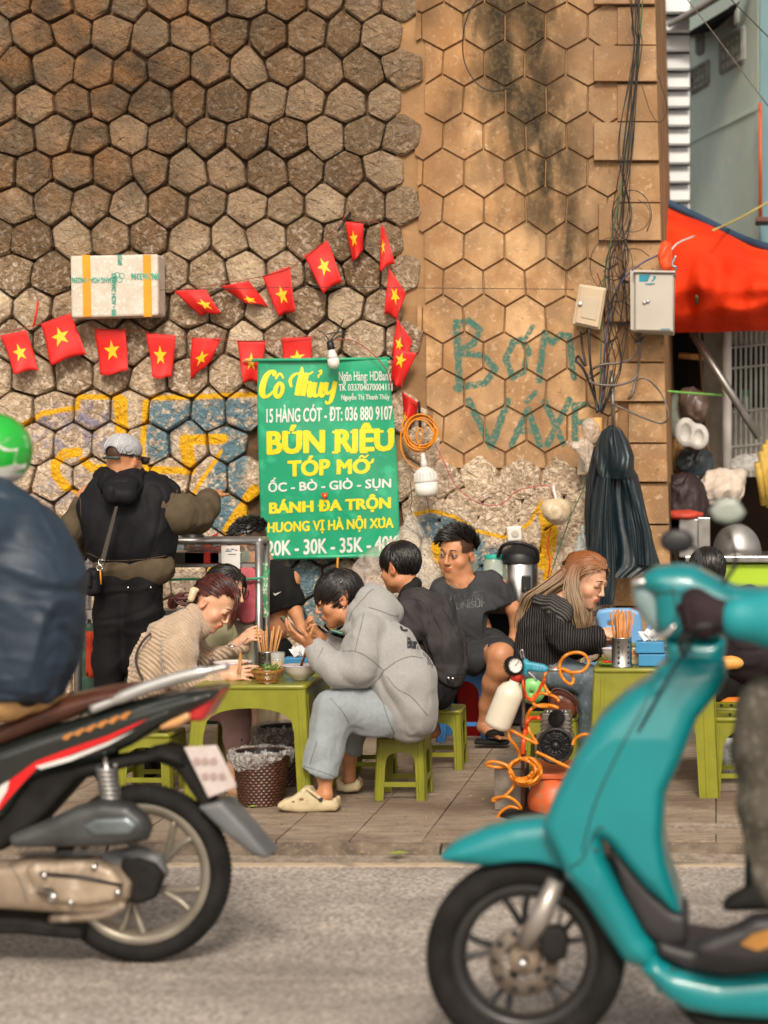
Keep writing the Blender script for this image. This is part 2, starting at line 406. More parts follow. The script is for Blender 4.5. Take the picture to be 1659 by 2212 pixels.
def mix(n, l, f, a, b, mode='MIX'):
    r = n.new('ShaderNodeMixRGB'); r.blend_type = mode
    for i, x in enumerate((f, a, b)):
        if isinstance(x, (int, float)): r.inputs[i].default_value = x
        elif isinstance(x, tuple): r.inputs[i].default_value = c4(x)
        else: l.new(x, r.inputs[i])
    return r.outputs[0]
def wallmat(name, kind):
    m, n, l, b = newmat(name); ge = n.new('ShaderNodeNewGeometry'); pos = ge.outputs['Position']
    oi = n.new('ShaderNodeObjectInfo'); rn = oi.outputs['Random']
    fl = n.new('ShaderNodeVectorMath'); fl.operation = 'MULTIPLY'; fl.inputs[1].default_value = (1, 0, 1); l.new(pos, fl.inputs[0])
    # jitter the brush edges
    nz = n.new('ShaderNodeTexNoise'); nz.inputs['Scale'].default_value = 22; nz.inputs['Detail'].default_value = 5; l.new(pos, nz.inputs['Vector'])
    off = n.new('ShaderNodeVectorMath'); off.operation = 'MULTIPLY_ADD'; l.new(nz.outputs['Color'], off.inputs[0]); off.inputs[1].default_value = (.016, 0, .016); l.new(fl.outputs[0], off.inputs[2])
    o2 = n.new('ShaderNodeVectorMath'); o2.operation = 'SUBTRACT'; l.new(off.outputs[0], o2.inputs[0]); o2.inputs[1].default_value = (.008, 0, .008); pj = o2.outputs[0]
    sp = n.new('ShaderNodeSeparateXYZ'); l.new(pos, sp.inputs[0]); zz = sp.outputs[2]; xx = sp.outputs[0]
    fine = noi(n, l, pos, 38, 8, .6); med = noi(n, l, pos, 7, 6); big = noi(n, l, pos, 1.6, 4); grit = noi(n, l, pos, 160, 4)
    if kind == 'rough':
        base = mix(n, l, rmp(n, l, rn, 0, 1), (.32, .22, .13), (.58, .455, .315))
        base = mix(n, l, 1.0, base, mix(n, l, rmp(n, l, rn, .0, 1), (.62, .57, .50), (1.15, 1.13, 1.08)), 'MULTIPLY'); base = mix(n, l, rmp(n, l, med, .35, .62), mix(n, l, .6, base, (.17, .10, .05)), base)
        base = mix(n, l, rmp(n, l, fine, .5, .66), base, (.66, .54, .43))
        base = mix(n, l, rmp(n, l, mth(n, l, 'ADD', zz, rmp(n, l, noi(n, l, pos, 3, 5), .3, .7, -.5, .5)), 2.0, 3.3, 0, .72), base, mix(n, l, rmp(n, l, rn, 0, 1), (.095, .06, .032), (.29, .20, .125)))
        # dark and rust brown, stronger with height and towards the left
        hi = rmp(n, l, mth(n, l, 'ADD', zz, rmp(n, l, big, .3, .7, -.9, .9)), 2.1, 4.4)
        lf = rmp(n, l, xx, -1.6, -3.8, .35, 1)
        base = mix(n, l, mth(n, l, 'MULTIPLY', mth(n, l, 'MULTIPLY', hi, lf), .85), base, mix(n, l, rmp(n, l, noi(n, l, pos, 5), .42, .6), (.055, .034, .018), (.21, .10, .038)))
        # pale lime low down
        base = mix(n, l, rmp(n, l, zz, 2.5, 1.2, 0, .7), base, mix(n, l, rmp(n, l, fine, .36, .6), (.44, .32, .225), (.80, .65, .49)))
        crack = rmp(n, l, noi(n, l, pos, 20, 8, 1.6), .32, .37, .35, 1)
        base = mix(n, l, mth(n, l, 'SUBTRACT', 1, crack), base, (.09, .06, .04))
    elif kind == 'dressed':
        base = mix(n, l, rmp(n, l, rn, 0, 1), (.46, .26, .12), (.60, .38, .20))
        base = mix(n, l, rmp(n, l, med, .38, .6), mix(n, l, .75, base, (.30, .16, .07)), base); base = mix(n, l, rmp(n, l, noi(n, l, pos, 3.1, 7, .8), .48, .66, 0, .7), base, (.27, .175, .10))
        base = mix(n, l, rmp(n, l, fine, .58, .7, 0, .6), base, (.66, .5, .33))
        base = mix(n, l, rmp(n, l, noi(n, l, pos, 30, 6, 1), .36, .30, 0, .7), base, (.2, .11, .05))
        base = mix(n, l, rmp(n, l, mth(n, l, 'MULTIPLY', rmp(n, l, zz, 1.8, 3.6), rmp(n, l, xx, -1.2, -2.1)), 0, 1, 0, .55), base, (.46, .20, .06))
        st = strokes(n, l, pj, [(50, [(1075, -20), (1095, 190)]), (52, [(1165, 20), (1150, 300), (1165, 430)]), (30, [(1200, 300), (1230, 560)]), (28, [(1080, 60), (1070, 210)]), (20, [(1115, 180), (1250, 520)]), (16, [(925, -10), (910, 30)]), (14, [(975, 210), (960, 250)])], .13, .01)
        sn = rmp(n, l, noi(n, l, pos, 2.2, 9, .6, (2.2, 1, .55)), .30, .52)
        s2 = strokes(n, l, pj, [(90, [(1110, -20), (1180, 420)])], .3, .03); base = mix(n, l, mth(n, l, 'MULTIPLY', s2, rmp(n, l, noi(n, l, pos, 5, 8, .8, (1.6, 1, .6)), .42, .56, 0, .8)), base, (.07, .052, .028)); s3 = strokes(n, l, pj, [(60, [(1330, -40), (1345, 560)])], .3); base = mix(n, l, mth(n, l, 'MULTIPLY', s3, rmp(n, l, med, .35, .6, .15, .7)), base, (.21, .15, .10))
        base = mix(n, l, mth(n, l, 'MULTIPLY', mth(n, l, 'MULTIPLY', st, sn), .93), base, mix(n, l, rmp(n, l, fine, .45, .62), (.018, .015, .009), (.07, .052, .026)))
        base = mix(n, l, rmp(n, l, noi(n, l, pos, 2, 7, .4, (1.2, 1, .5)), .46, .68, 0, .6), base, (.22, .12, .06))
        tx = [(5.5, [(985, 697), (992, 840)]), (5, [(984, 702), (1012, 692), (1036, 712), (1022, 742), (993, 757)]), (5, [(993, 762), (1042, 768), (1070, 797), (1046, 828), (984, 838)]),
              (5, [(1108, 738), (1092, 775), (1106, 814), (1130, 802), (1141, 760), (1128, 734), (1108, 738)]), (3.5, [(1131, 736), (1150, 706)]),
              (5, [(1163, 822), (1176, 718), (1192, 740), (1212, 722), (1229, 726), (1239, 815)]),
              (5.5, [(1012, 866), (1060, 965), (1096, 866)]), (5, [(1104, 962), (1140, 884), (1166, 960)]), (4.5, [(1114, 932), (1158, 930)]), (4, [(1136, 868), (1156, 848)]),
              (5, [(1176, 868), (1216, 958)]), (5, [(1230, 864), (1182, 960)]), (5, [(1241, 876), (1242, 955)]), (4.5, [(1241, 877), (1268, 873)]), (4.5, [(1241, 914), (1272, 910)])]
        tm = strokes(n, l, pj, [(a*1.45, b_) for a, b_ in tx], .006)
        tm = mth(n, l, 'MULTIPLY', tm, rmp(n, l, noi(n, l, pos, 55, 6), .36, .5, .35, .95))
        base = mix(n, l, tm, base, (.045, .15, .12))
    if kind == 'rough':
        ye = [(5, [(50, 917), (84, 896)]), (5, [(86, 893), (166, 880), (168, 857), (257, 857)]), (13, [(259, 868), (262, 950)]), (5, [(320, 860), (555, 852)]), (5.5, [(313, 868), (306, 977), (313, 1010)]),
              (7, [(313, 1014), (412, 1018)]), (13, [(402, 960), (408, 1008)]), (10, [(398, 950), (480, 948)]), (4, [(477, 974), (413, 1070)]), (9, [(165, 977), (135, 980), (118, 1002), (120, 1028), (142, 1052)]), (3.5, [(142, 1052), (172, 1068)]),
              (8, [(178, 995), (200, 1013), (238, 1012)]), (4, [(52, 1072), (127, 1120)]), (13, [(548, 1062), (492, 1150)]), (6, [(470, 1195), (450, 1245)]),
              (3.5, [(893, 1112), (930, 1103), (982, 1116), (1032, 1148), (1090, 1161), (1142, 1132), (1170, 1084)]), (15, [(1180, 1110), (1188, 1150), (1176, 1215)]), (13, [(945, 1180), (948, 1205)]), (8, [(1185, 1235), (1180, 1260)]),
              (6, [(720, 1330), (712, 1420)])]
        bl = [(28, [(345, 895), (370, 900)]), (24, [(335, 930), (342, 965)]), (26, [(420, 895), (520, 890)]), (20, [(440, 925), (525, 920)]), (30, [(505, 980), (470, 1080)]), (34, [(520, 1090), (480, 1110)]), (34, [(560, 1250), (700, 1240)]), (30, [(640, 1290), (720, 1330)]),
              (32, [(960, 1150), (1010, 1175)]), (24, [(930, 1135), (960, 1145)]), (24, [(1010, 1215), (1110, 1210)]), (20, [(370, 1180), (520, 1190)])]
        pu = [(30, [(110, 910), (230, 905)]), (26, [(90, 960), (240, 940)]), (28, [(70, 1090), (150, 1040)]), (26, [(160, 1250), (170, 1380)])]
        ym = strokes(n, l, pj, [(a*1.15, b_) for a, b_ in ye], .005); bm = strokes(n, l, pj, [(a*1.2, b_) for a, b_ in bl], .035); pm = strokes(n, l, pj, pu, .06)
        wear = rmp(n, l, noi(n, l, pos, 24, 7, 1.0), .36, .50)
        base = mix(n, l, mth(n, l, 'MULTIPLY', pm, mth(n, l, 'MULTIPLY', rmp(n, l, noi(n, l, pos, 14, 7, 1), .46, .6), .7)), base, (.19, .19, .33))
        base = mix(n, l, mth(n, l, 'MULTIPLY', bm, mth(n, l, 'MULTIPLY', wear, .88)), base, mix(n, l, fine, (.03, .11, .16), (.11, .25, .32)))
        base = mix(n, l, mth(n, l, 'MULTIPLY', ym, rmp(n, l, noi(n, l, pos, 40, 7, 1), .30, .40, .5, 1)), base, mix(n, l, fine, (.62, .29, .005), (.92, .52, .02)))
    l.new(base, b.inputs['Base Color']); b.inputs['Roughness'].default_value = .88; b.inputs['Specular IOR Level'].default_value = .25
    hsum = mth(n, l, 'ADD', mth(n, l, 'MULTIPLY', noi(n, l, pos, 34, 10, 2.0), 1.0), mth(n, l, 'MULTIPLY', grit, .12))
    if kind == 'rough': hsum = mth(n, l, 'ADD', hsum, mth(n, l, 'MULTIPLY', noi(n, l, pos, 14, 4, 1), 1.2))
    bp = n.new('ShaderNodeBump'); bp.inputs['Strength'].default_value = 1.0 if kind == 'rough' else .5; bp.inputs['Distance'].default_value = .022 if kind == 'rough' else .007
    l.new(hsum, bp.inputs['Height']); l.new(bp.outputs[0], b.inputs['Normal'])
    return m
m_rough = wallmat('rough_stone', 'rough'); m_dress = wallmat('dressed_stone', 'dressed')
m_mort = M('dark_mortar', (.17, .10, .055), (.05, .032, .02), 5, .95, bump=.8, bsc=40, bdist=.01, coord='Object')
m_mort2 = M('tan_mortar', (.40, .235, .115), (.24, .14, .07), 4, .95, bump=.6, bsc=40, bdist=.008)
m_tile = M('pavement_tile', (.37, .295, .225), (.23, .18, .135), 7, .8, bump=.4, bsc=50, coord='World', c3=(.47, .37, .28), stretch=(1, 3.5, 1))
m_road = None
green_pl = M('olive_plastic', (.235, .235, .020), (.19, .19, .015), 9, .30, coord='World', bump=.15, bsc=90, c3=(.20, .205, .028))
blue_pl = M('blue_plastic', (.05, .21, .50), (.04, .17, .42), 8, .35)
red_pl = M('red_plastic', (.62, .015, .012), (.5, .01, .01), 8, .4)
blackm = M('black_plastic', (.012, .012, .013), (.006, .006, .007), 12, .45)
blackr = M('black_rubber', (.02, .019, .018), (.012, .011, .01), 15, .75, bump=.3, bsc=60)
steel = M('brushed_steel', (.55, .54, .52), (.42, .41, .40), 12, .28, 1.0, bump=.1, bsc=80)
alu = M('dull_aluminium', (.42, .41, .40), (.30, .29, .28), 10, .42, .9, bump=.1)
chrome = M('bright_metal', (.72, .71, .69), (.6, .59, .57), 5, .18, 1.0)
skin = None
wood = M('bamboo_wood', (.60, .30, .10), (.42, .19, .06), 30, .5, stretch=(1, 1, .2))
white_pl = M('white_plastic', (.72, .70, .66), (.6, .58, .54), 6, .4)
def skinmat(name, c):
    m, n, l, b = newmat(name); at = n.new('ShaderNodeAttribute'); at.attribute_name = 'tint'
    tc = n.new('ShaderNodeTexCoord'); f = noi(n, l, tc.outputs['Object'], 26, 4)
    base = mix(n, l, rmp(n, l, f, .3, .7), tuple(x*y for x, y in zip(c, (.86, .76, .70))), c)
    base = mix(n, l, 1.0, base, at.outputs['Color'], 'MULTIPLY'); l.new(base, b.inputs['Base Color'])
    b.inputs['Roughness'].default_value = .48; b.inputs['Subsurface Weight'].default_value = .12; b.inputs['Subsurface Radius'].default_value = (.012, .004, .002); b.inputs['Subsurface Scale'].default_value = .6
    return m
skin_a = skinmat('warm_skin', (.58, .29, .16)); skin_b = skinmat('light_skin', (.70, .41, .27)); skin_c = skinmat('tan_skin', (.55, .26, .13))
hair_k = M('black_hair', (.012, .009, .008), (.004, .003, .003), 60, .33, spec=.6)
hair_r = M('dark_red_hair', (.10, .018, .012), (.035, .008, .006), 30, .35, spec=.6)
# ================================================================= SETTING
def struct(o, label=None, cat=None): return _tag(o, label, cat, kind='structure')
ZR = -0.06
gm = M('distant_ground', (.12, .11, .10), (.09, .085, .08), 1, .9)
g = MB().box((0, 100, -.32), (400, 400, .5)).build('ground', gm); struct(g)
# road
m_road, n, l, b = newmat('asphalt'); pos = n.new('ShaderNodeNewGeometry').outputs['Position']
fn = noi(n, l, pos, 62, 9); md_ = noi(n, l, pos, 5, 6); bgn = noi(n, l, pos, .9, 4)
base = mix(n, l, rmp(n, l, fn, .36, .64), (.20, .175, .155), (.62, .545, .48)); base = mix(n, l, rmp(n, l, md_, .35, .7, 0, .4), base, (.25, .21, .18))
vr = n.new('ShaderNodeTexVoronoi'); vr.inputs['Scale'].default_value = 55; l.new(pos, vr.inputs['Vector'])
base = mix(n, l, rmp(n, l, vr.outputs['Distance'], .28, .12, 0, .45), base, (.58, .52, .46)); base = mix(n, l, rmp(n, l, bgn, .45, .7, 0, .3), base, (.19, .16, .14))
base = mix(n, l, rmp(n, l, noi(n, l, pos, 1.3, 9, 1.2, (.5, 1.6, 1)), .50, .70, 0, .45), base, (.12, .10, .085)); base = mix(n, l, rmp(n, l, noi(n, l, pos, 300, 2), .62, .72, 0, .8), base, (.06, .05, .045)); l.new(base, b.inputs['Base Color']); b.inputs['Roughness'].default_value = .9
bp = n.new('ShaderNodeBump'); bp.inputs['Strength'].default_value = .9; bp.inputs['Distance'].default_value = .006; l.new(mth(n, l, 'ADD', fn, mth(n, l, 'MULTIPLY', vr.outputs['Distance'], -.8)), bp.inputs['Height']); l.new(bp.outputs[0], b.inputs['Normal'])
rd = MB()
rd.add([(-60, -40, ZR), (60, -40, ZR), (60, 8.01, ZR), (-60, 8.01, ZR)], [(0, 1, 2, 3)]); rd.add([(.95, 8.0, ZR), (60, 8.0, ZR), (60, 60, ZR), (.95, 60, ZR)], [(0, 1, 2, 3)])
struct(rd.build('road', m_road))
m_line = M('worn_pale_line', (.50, .40, .29), (.30, .24, .19), 14, .9, bump=.3, bsc=80, coord='World', thr=(.3, .5))
ln = MB(); ln.box((-4, 7.955, ZR+.002), (9.7, .07, .005)); struct(ln.build('road_edge_line', m_line))
# pavement: bed, tiles, kerb stones
tn, tk = m_tile.node_tree.nodes, m_tile.node_tree.links; tb = tn['Principled BSDF']; src = tb.inputs['Base Color'].links[0].from_socket; oi_ = tn.new('ShaderNodeObjectInfo'); gp_ = tn.new('ShaderNodeNewGeometry').outputs['Position']
bs_ = mix(tn, tk, rmp(tn, tk, oi_.outputs['Random'], 0, 1, 0, .5), src, (.20, .135, .095)); bs_ = mix(tn, tk, rmp(tn, tk, noi(tn, tk, gp_, 1.7, 8, .7), .46, .66, 0, .75), bs_, (.13, .09, .065)); bs_ = mix(tn, tk, rmp(tn, tk, noi(tn, tk, gp_, 24, 6), .62, .72, 0, .7), bs_, (.09, .07, .05)); tk.new(bs_, tb.inputs['Base Color'])
pav = thing('pavement', None, None, (-2, 8.1, 0)); struct(pav)
m_bed = M('tile_joint_dirt', (.07, .05, .035), (.035, .025, .018), 20, .95, coord='World')
MB().box((-2.1, 10.2, -.09), (6.0, 4.12, .16)).build('bedding', m_bed, pav)
tl = .3; tm = None; rt = random.Random(3)
def tile_mesh():
    q = MB(); a = .1475; q.box((0, 0, -.010), (a*2, a*2, .019)); return q
t0 = None
for r in range(12):
    for c in range(-17, 3):
        x = (c+.5)*tl; y = 8.15+(r+.5)*tl
        if t0 is None:
            t0 = tile_mesh().build('tile', m_tile, pav, bevel=0); o = t0
            t0.data.transform(Matrix.Translation(WL[pav]))
        else: o = t0.copy(); COL.objects.link(o); o.parent = pav; WL[o] = WL[pav]
        o.location = Vector((x, y, rt.uniform(-.002, .0015)))-WL[pav]; o.rotation_euler = (rt.uniform(-.006, .006), rt.uniform(-.006, .006), rt.uniform(-.004, .004))
m_kerb = M('kerb_concrete', (.20, .155, .115), (.10, .078, .06), 12, .9, bump=.7, bsc=60, coord='World', c3=(.24, .19, .14))
m_gut = M('gutter_concrete', (.33, .27, .21), (.20, .16, .125), 18, .9, bump=.8, bsc=90, coord='World', c3=(.42, .36, .3), bdist=.006)
for i in range(9):
    x0 = -5.2+i*.68; q = MB(); z1 = -.0; e = .004
    q.loft([[(x, 8.075, -.12), (x, 8.145, -.12), (x, 8.145, z1-.003), (x, 8.125, z1-.010), (x, 8.08, -.042)] for x in (x0+e, x0+.68-e)]); o = q.build('kerb_stone', m_kerb, pav, bevel=.006)
MB().add([(-5.2, 7.985, ZR+.006), (.95, 7.985, ZR+.006), (.95, 8.082, ZR+.014), (-5.2, 8.082, ZR+.014)], [(0, 1, 2, 3)]).build('gutter', m_gut, pav)
# sloping concrete ramp where the pavement meets the side street
rp = MB().grid(lambda a, b_: (-.55+a*1.5, 7.96+b_*.52, -.055+b_*.064+.004*math.sin(a*9)), 12, 6).build('pavement_ramp', m_gut, None, True); struct(rp)
# ---------------------------------------------------------------- the railway-arch wall
wall = thing('stone_wall', 'tall abutment wall of hexagonal stones with graffiti behind the food stall', 'wall', (-2.2, 11.8, 0))
WT = 5.35
def edge_u(v): return 1415+32*max(0, min(1.4, v/1180))
xb = P(905, 500, 11.7).x
xb = P(885, 500, 11.7).x
MB().box(((-7+xb)/2, 13.2, WT/2), (xb+7, 3.0, WT)).build('mortar_bed', m_mort, wall)
e0 = P(edge_u(-200), 0, 11.7).x-.02; e1 = P(edge_u(1600), 0, 11.7).x-.02
xb2 = P(858, 500, 11.7).x
zj = P(0, 1048, 11.66).z; em = e1+(e0-e1)*zj/WT
MB().loft([[(xb2, y, zj), (em, y, zj), (e0, y, WT), (xb2, y, WT)] for y in (11.662, 14.6)]).build('mortar_bed', m_mort2, wall)
MB().loft([[(xb+.002, y, 0), (e1, y, 0), (em, y, zj-.002), (xb+.002, y, zj-.002)] for y in (11.698, 14.6)]).build('mortar_bed', m_mort, wall)
def hsh(*k): return random.Random(str(k))
def clip(poly, u, keep_left):
    out = []
    for i in range(len(poly)):
        a, b_ = poly[i-1], poly[i]; ia = (a[0] < u) == keep_left; ib = (b_[0] < u) == keep_left
        if ia != ib: t = (u-a[0])/(b_[0]-a[0]); out.append((u, a[1]+t*(b_[1]-a[1])))
        if ib: out.append(b_)
    return out
def inset(poly, d):
    cx = sum(p[0] for p in poly)/len(poly); cy = sum(p[1] for p in poly)/len(poly); out = []
    for x, y in poly:
        L = math.hypot(x-cx, y-cy); f = max(.1, 1-d/L); out.append((cx+(x-cx)*f, cy+(y-cy)*f))
    return out, (cx, cy)
def area(p): return abs(sum(p[i-1][0]*p[i][1]-p[i][0]*p[i-1][1] for i in range(len(p))))/2
def hexcell(cu, cv, a, b_, jit, seed):
    vs = [(cu, cv-2*b_/3), (cu+a/2, cv-b_/3), (cu+a/2, cv+b_/3), (cu, cv+2*b_/3), (cu-a/2, cv+b_/3), (cu-a/2, cv-b_/3)]; out = []
    for x, y in vs:
        r = hsh(seed, round(x/6), round(y/6)); out.append((x+r.uniform(-jit, jit), y+r.uniform(-jit, jit)))
    return out
def rough_stone(poly, r):
    """rounded, knobbly-faced boulder: poly in photo units"""
    n = len(poly); pts = []
    for i in range(n):
        p, q, z = poly[i], poly[(i+1) % n], poly[i-1]
        pts.append(tuple(p[k]*.90+z[k]*.10 for k in (0, 1))); pts.append(tuple(p[k]*.90+q[k]*.10 for k in (0, 1)))
    pts = [(x+r.uniform(-1.5, 1.5), y+r.uniform(-1.5, 1.5)) for x, y in pts]
    out = MB(); cx = sum(p[0] for p in pts)/len(pts); cy = sum(p[1] for p in pts)/len(pts); dep = r.uniform(-.009, .012)
    rings = []
    for f, y in ((1.0, 11.72), (.992, 11.655+dep), (.965, 11.640+dep), (.87, 11.634+dep), (.5, 11.631+dep)):
        ring = []
        for x, z in pts:
            jx = r.uniform(-1, 1)*(1.0 if f < .9 else .5); w = P(cx+(x-cx)*f+jx, cy+(z-cy)*f+jx*.6, 11.66)
            ring.append((w.x, y+r.uniform(-.006, .006)*(f < .97), w.z))
        rings.append(ring)
    out.loft(rings, True, False); k = len(pts); base = 4*k; c = P(cx, cy, 11.66)
    out.v.append((c.x, 11.630+dep+r.uniform(-.006, .006), c.z)); ci = len(out.v)-1
    out.f += [(base+i, base+(i+1) % k, ci) for i in range(k)]
    return out
def dressed_block(poly, r, y0, bev=.006):
    out = MB(); c, (cx, cy) = poly, (sum(p[0] for p in poly)/len(poly), sum(p[1] for p in poly)/len(poly)); rings = []
    dep = r.uniform(-.003, .003)
    for ins, y in ((0, 11.70), (0, y0+bev+dep), (bev*130, y0+dep)):
        pp = inset(poly, ins)[0] if ins else poly
        rings.append([(P(x, z, 11.66).x, y, P(x, z, 11.66).z) for x, z in pp])
    out.loft(rings, True, False); n = len(poly); out.f.append(tuple(2*n+i for i in range(n))); return out
def bound(v): return 884 if v < 790 else (884+(v-790)*.22 if v < 1030 else 1296)
nst = 0; far = MB()
for r in range(-2, 23):
    for c in range(-13, 12):
        cu = 450+84*c+(42 if r % 2 else 0); cv = 1+73.8*r
        if cu > bound(cv) or cv < -60 or cv > 1545: continue
        if 575 < cu < 850 and 830 < cv < 1165: continue   # fully behind the banner
        rr = hsh('st', r, c); poly = hexcell(cu, cv, 84, 73.8, 7.5, 'L'); poly, _ = inset(poly, 1.5+rr.random()*1.8)
        q = rough_stone(poly, rr)
        if cu < -50: far.add(q.v, q.f)
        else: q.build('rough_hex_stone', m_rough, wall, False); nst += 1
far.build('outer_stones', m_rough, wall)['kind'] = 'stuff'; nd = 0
for r in range(-1, 14):
    for c in range(-2, 5):
        cu = 1091+89*c-(44.5 if r % 2 else 0); cv = -21+79*r if False else 58+79*(r-1)
        if cv > 1020: continue
        poly = hexcell(cu, cv, 89, 79, 2.4, 'R'); lo = bound(cv)+hsh('lo', r).uniform(4, 40)
        poly = clip(poly, lo, False); poly = clip(poly, 1336, True) if poly else poly
        if len(poly) < 3 or area(poly) < 500: continue
        if cv > 975: poly = [(x, min(y, 1012)) for x, y in poly]
        poly, _ = inset(poly, 2.0); dressed_block(poly, hsh('d', r, c), 11.640, .008).build('dressed_hex_block', m_dress, wall); nd += 1
vs_ = [-70, 15, 101, 181, 266, 351, 440, 523, 610, 698, 784, 869, 958, 1042, 1133, 1222, 1310, 1398, 1486, 1568]
for i in range(len(vs_)-1):
    a, b_ = vs_[i]+1.8, vs_[i+1]-1.8; long = i % 2 == 1 if False else (i % 2 == 0)
    s0 = (1284 if i % 2 == 1 else 1334)+ (0 if a < 400 else (8 if a < 600 else 22))
    s0 = (1284 if vs_[i] in (101, 266, 440, 610, 784, 958, 1133, 1310, 1486) or i == 0 else 1334)+(0 if a < 400 else 10 if a < 600 else 24)
    sp_ = (1262 + 100) if s0 < 1320 else None
    rr = hsh('q', i); y0 = 11.598 if s0 < 1320 else 11.628
    if a > 1040: s0 = min(s0, 1300)
    poly = [(s0, a), (edge_u(a), a), (edge_u(b_), b_), (s0, b_)]
    if s0 < 1320 and a < 1040:
        mid = 1392 if i % 4 else 1380
        dressed_block([(s0, a), (edge_u(a), a), (edge_u(b_), b_), (s0, b_)], rr, y0, .01).build('corner_block', m_dress, wall)
    else: dressed_block(poly, rr, y0, .01).build('corner_block', m_dress, wall)
# lower right rough stones
for r in range(0, 8):
    for c in range(0, 5):
        cu = 918+86*c+(43 if r % 2 else 0); cv = 1092+73.8*r
        if cu > 1285: continue
        rr = hsh('lr', r, c); poly = hexcell(cu, cv, 86, 73.8, 7, 'LR'); poly = clip(poly, 1296, True)
        if len(poly) < 3 or area(poly) < 700: continue
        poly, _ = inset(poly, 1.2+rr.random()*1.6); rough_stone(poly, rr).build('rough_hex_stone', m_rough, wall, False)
# small wedge stones where the rough field meets the dressed one
for cu, cv, ru, rv in ((905, 905, 26, 30), (925, 975, 30, 34), (975, 1040, 34, 24), (1060, 1046, 36, 24), (1140, 1048, 34, 24), (1225, 1046, 40, 26)):
    rr = hsh('wd', cu); poly = [(cu+ru*math.cos(t*math.pi/3+.3), cv+rv*math.sin(t*math.pi/3+.3)) for t in range(6)]
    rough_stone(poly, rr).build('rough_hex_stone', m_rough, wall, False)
# unseen bridge deck, added above the picture to shade the wall's upper left
m_conc = M('old_deck_concrete', (.22, .17, .12), (.10, .075, .05), 2, .9, bump=.4, coord='World')
dk = thing('shade_deck', 'heavy stone bridge deck carried by the wall above the stall', 'bridge deck', (-3, 12, WT))
MB().box((-3.7, 12.8, WT+.36), (6.8, 3.6, .7)).build('deck_slab', m_conc, dk, bevel=.03)
# ---------------------------------------------------------------- right background
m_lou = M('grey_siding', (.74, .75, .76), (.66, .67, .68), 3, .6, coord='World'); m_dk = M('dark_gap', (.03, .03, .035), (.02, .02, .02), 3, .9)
m_teal = M('teal_sheet', (.80, .93, .83), (.72, .87, .80), 2.5, .65, coord='World', c3=(.86, .92, .82), bump=.2, bsc=5)
m_teald = M('dark_teal_sheet', (.25, .42, .46), (.2, .36, .4), 2, .6, coord='World')
sid = thing('slatted_building', 'pale grey building with horizontal metal slats beside the stone wall', 'building', P(1450, 976, 15.6).copy())
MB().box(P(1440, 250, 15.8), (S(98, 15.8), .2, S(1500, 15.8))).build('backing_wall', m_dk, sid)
for i in range(-1, 14):
    v0 = 32+40.5*i; a = P(1395, v0+4, 15.6); b_ = P(1490, v0+38, 15.6)
    MB().loft([[(x, 15.52, b_.z), (x, 15.56, b_.z-.012), (x, 15.68, a.z), (x, 15.64, a.z+.01)] for x in (a.x, b_.x)]).build('slat', m_lou, sid)
def DH(u): return 17-(u-1487)/156*1.75
hs_ = thing('sheet_metal_house', 'pale teal sheet metal upper storey with barred windows above the tarpaulin', 'building', P(1560, 976, 16.2))
def HQ(pts, off=0): return [P(u, v, DH(u)-off) for u, v in pts]
q = MB(); f = HQ([(1487, -40), (1641, -120), (1641, 800), (1487, 800)]); bk = [Vector((p.x+.3, p.y+3, p.z)) for p in f]
q.loft([f, bk]).build('wall', m_teal, hs_)
q = MB(); f = [P(1642, -120, 15.25), P(1760, -160, 16.4), P(1760, 800, 16.4), P(1642, 800, 15.25)]; q.loft([f, [Vector((p.x, p.y+2, p.z)) for p in f]]).build('side_wall', m_teald, hs_)
q = MB(); f = HQ([(1487, 305), (1638, 228), (1638, 236), (1487, 312)], .03); q.loft([f, HQ([(1487, 305), (1638, 228), (1638, 236), (1487, 312)], -.02)]).build('seam_strip', m_teal, hs_)
for uu in (1487.5, 1560, 1634):
    MB().loft([HQ([(uu, -60), (uu+3, -60), (uu+3, 440), (uu, 440)], .02), HQ([(uu, -60), (uu+3, -60), (uu+3, 440), (uu, 440)], -.01)]).build('corner_strip', m_teal, hs_)
m_or = M('orange_pipe', (.55, .10, .03), (.42, .07, .02), 5, .5)
MB().tube([P(1642, 222, 15.1), P(1643, 480, 15.1)], S(4, 15.1), 8).build('downpipe', m_or, hs_, True)
MB().box(P(1655, 478, 15.0), (S(46, 15), .3, S(9, 15))).build('ledge', M('rust_ledge', (.16, .06, .04)), hs_)
m_wdk = M('window_dark', (.05, .045, .045), (.03, .03, .03), 4, .3); m_fr = M('pale_window_frame', (.45, .46, .42), (.32, .32, .3), 9, .6)
for (x0, y0, x1, y1, x2, y2, x3, y3), nb in (((1559, 90, 1607, 61, 1607, 128, 1559, 157), 4), ((1492, 154, 1531, 133, 1531, 178, 1492, 199), 3), ((1580, 16, 1593, 8, 1593, 50, 1580, 57), 1), ((1508, 78, 1519, 73, 1519, 110, 1508, 115), 1)):
    c = [(x0, y0), (x1, y1), (x2, y2), (x3, y3)]; pn = MB().loft([HQ(c, .015), HQ(c, -.01)]).build('window', m_wdk, hs_)
    fr = MB(); C_ = HQ(c, .05); t = .025
    for i in range(4): fr.tube([C_[i], C_[(i+1) % 4]], t, 4)
    for i in range(1, nb+1):
        s_ = i/(nb+1); fr.tube([C_[0].lerp(C_[1], s_), C_[3].lerp(C_[2], s_)], .014, 4)
    for s_ in ((.3, .68) if nb > 2 else (.5,)): fr.tube([C_[0].lerp(C_[3], s_), C_[1].lerp(C_[2], s_)], .014, 4)
    fr.build('grille', m_fr, pn)
q = MB(); m_cor = M('corrugated_roof', (.34, .33, .31), (.24, .23, .22), 4, .7)
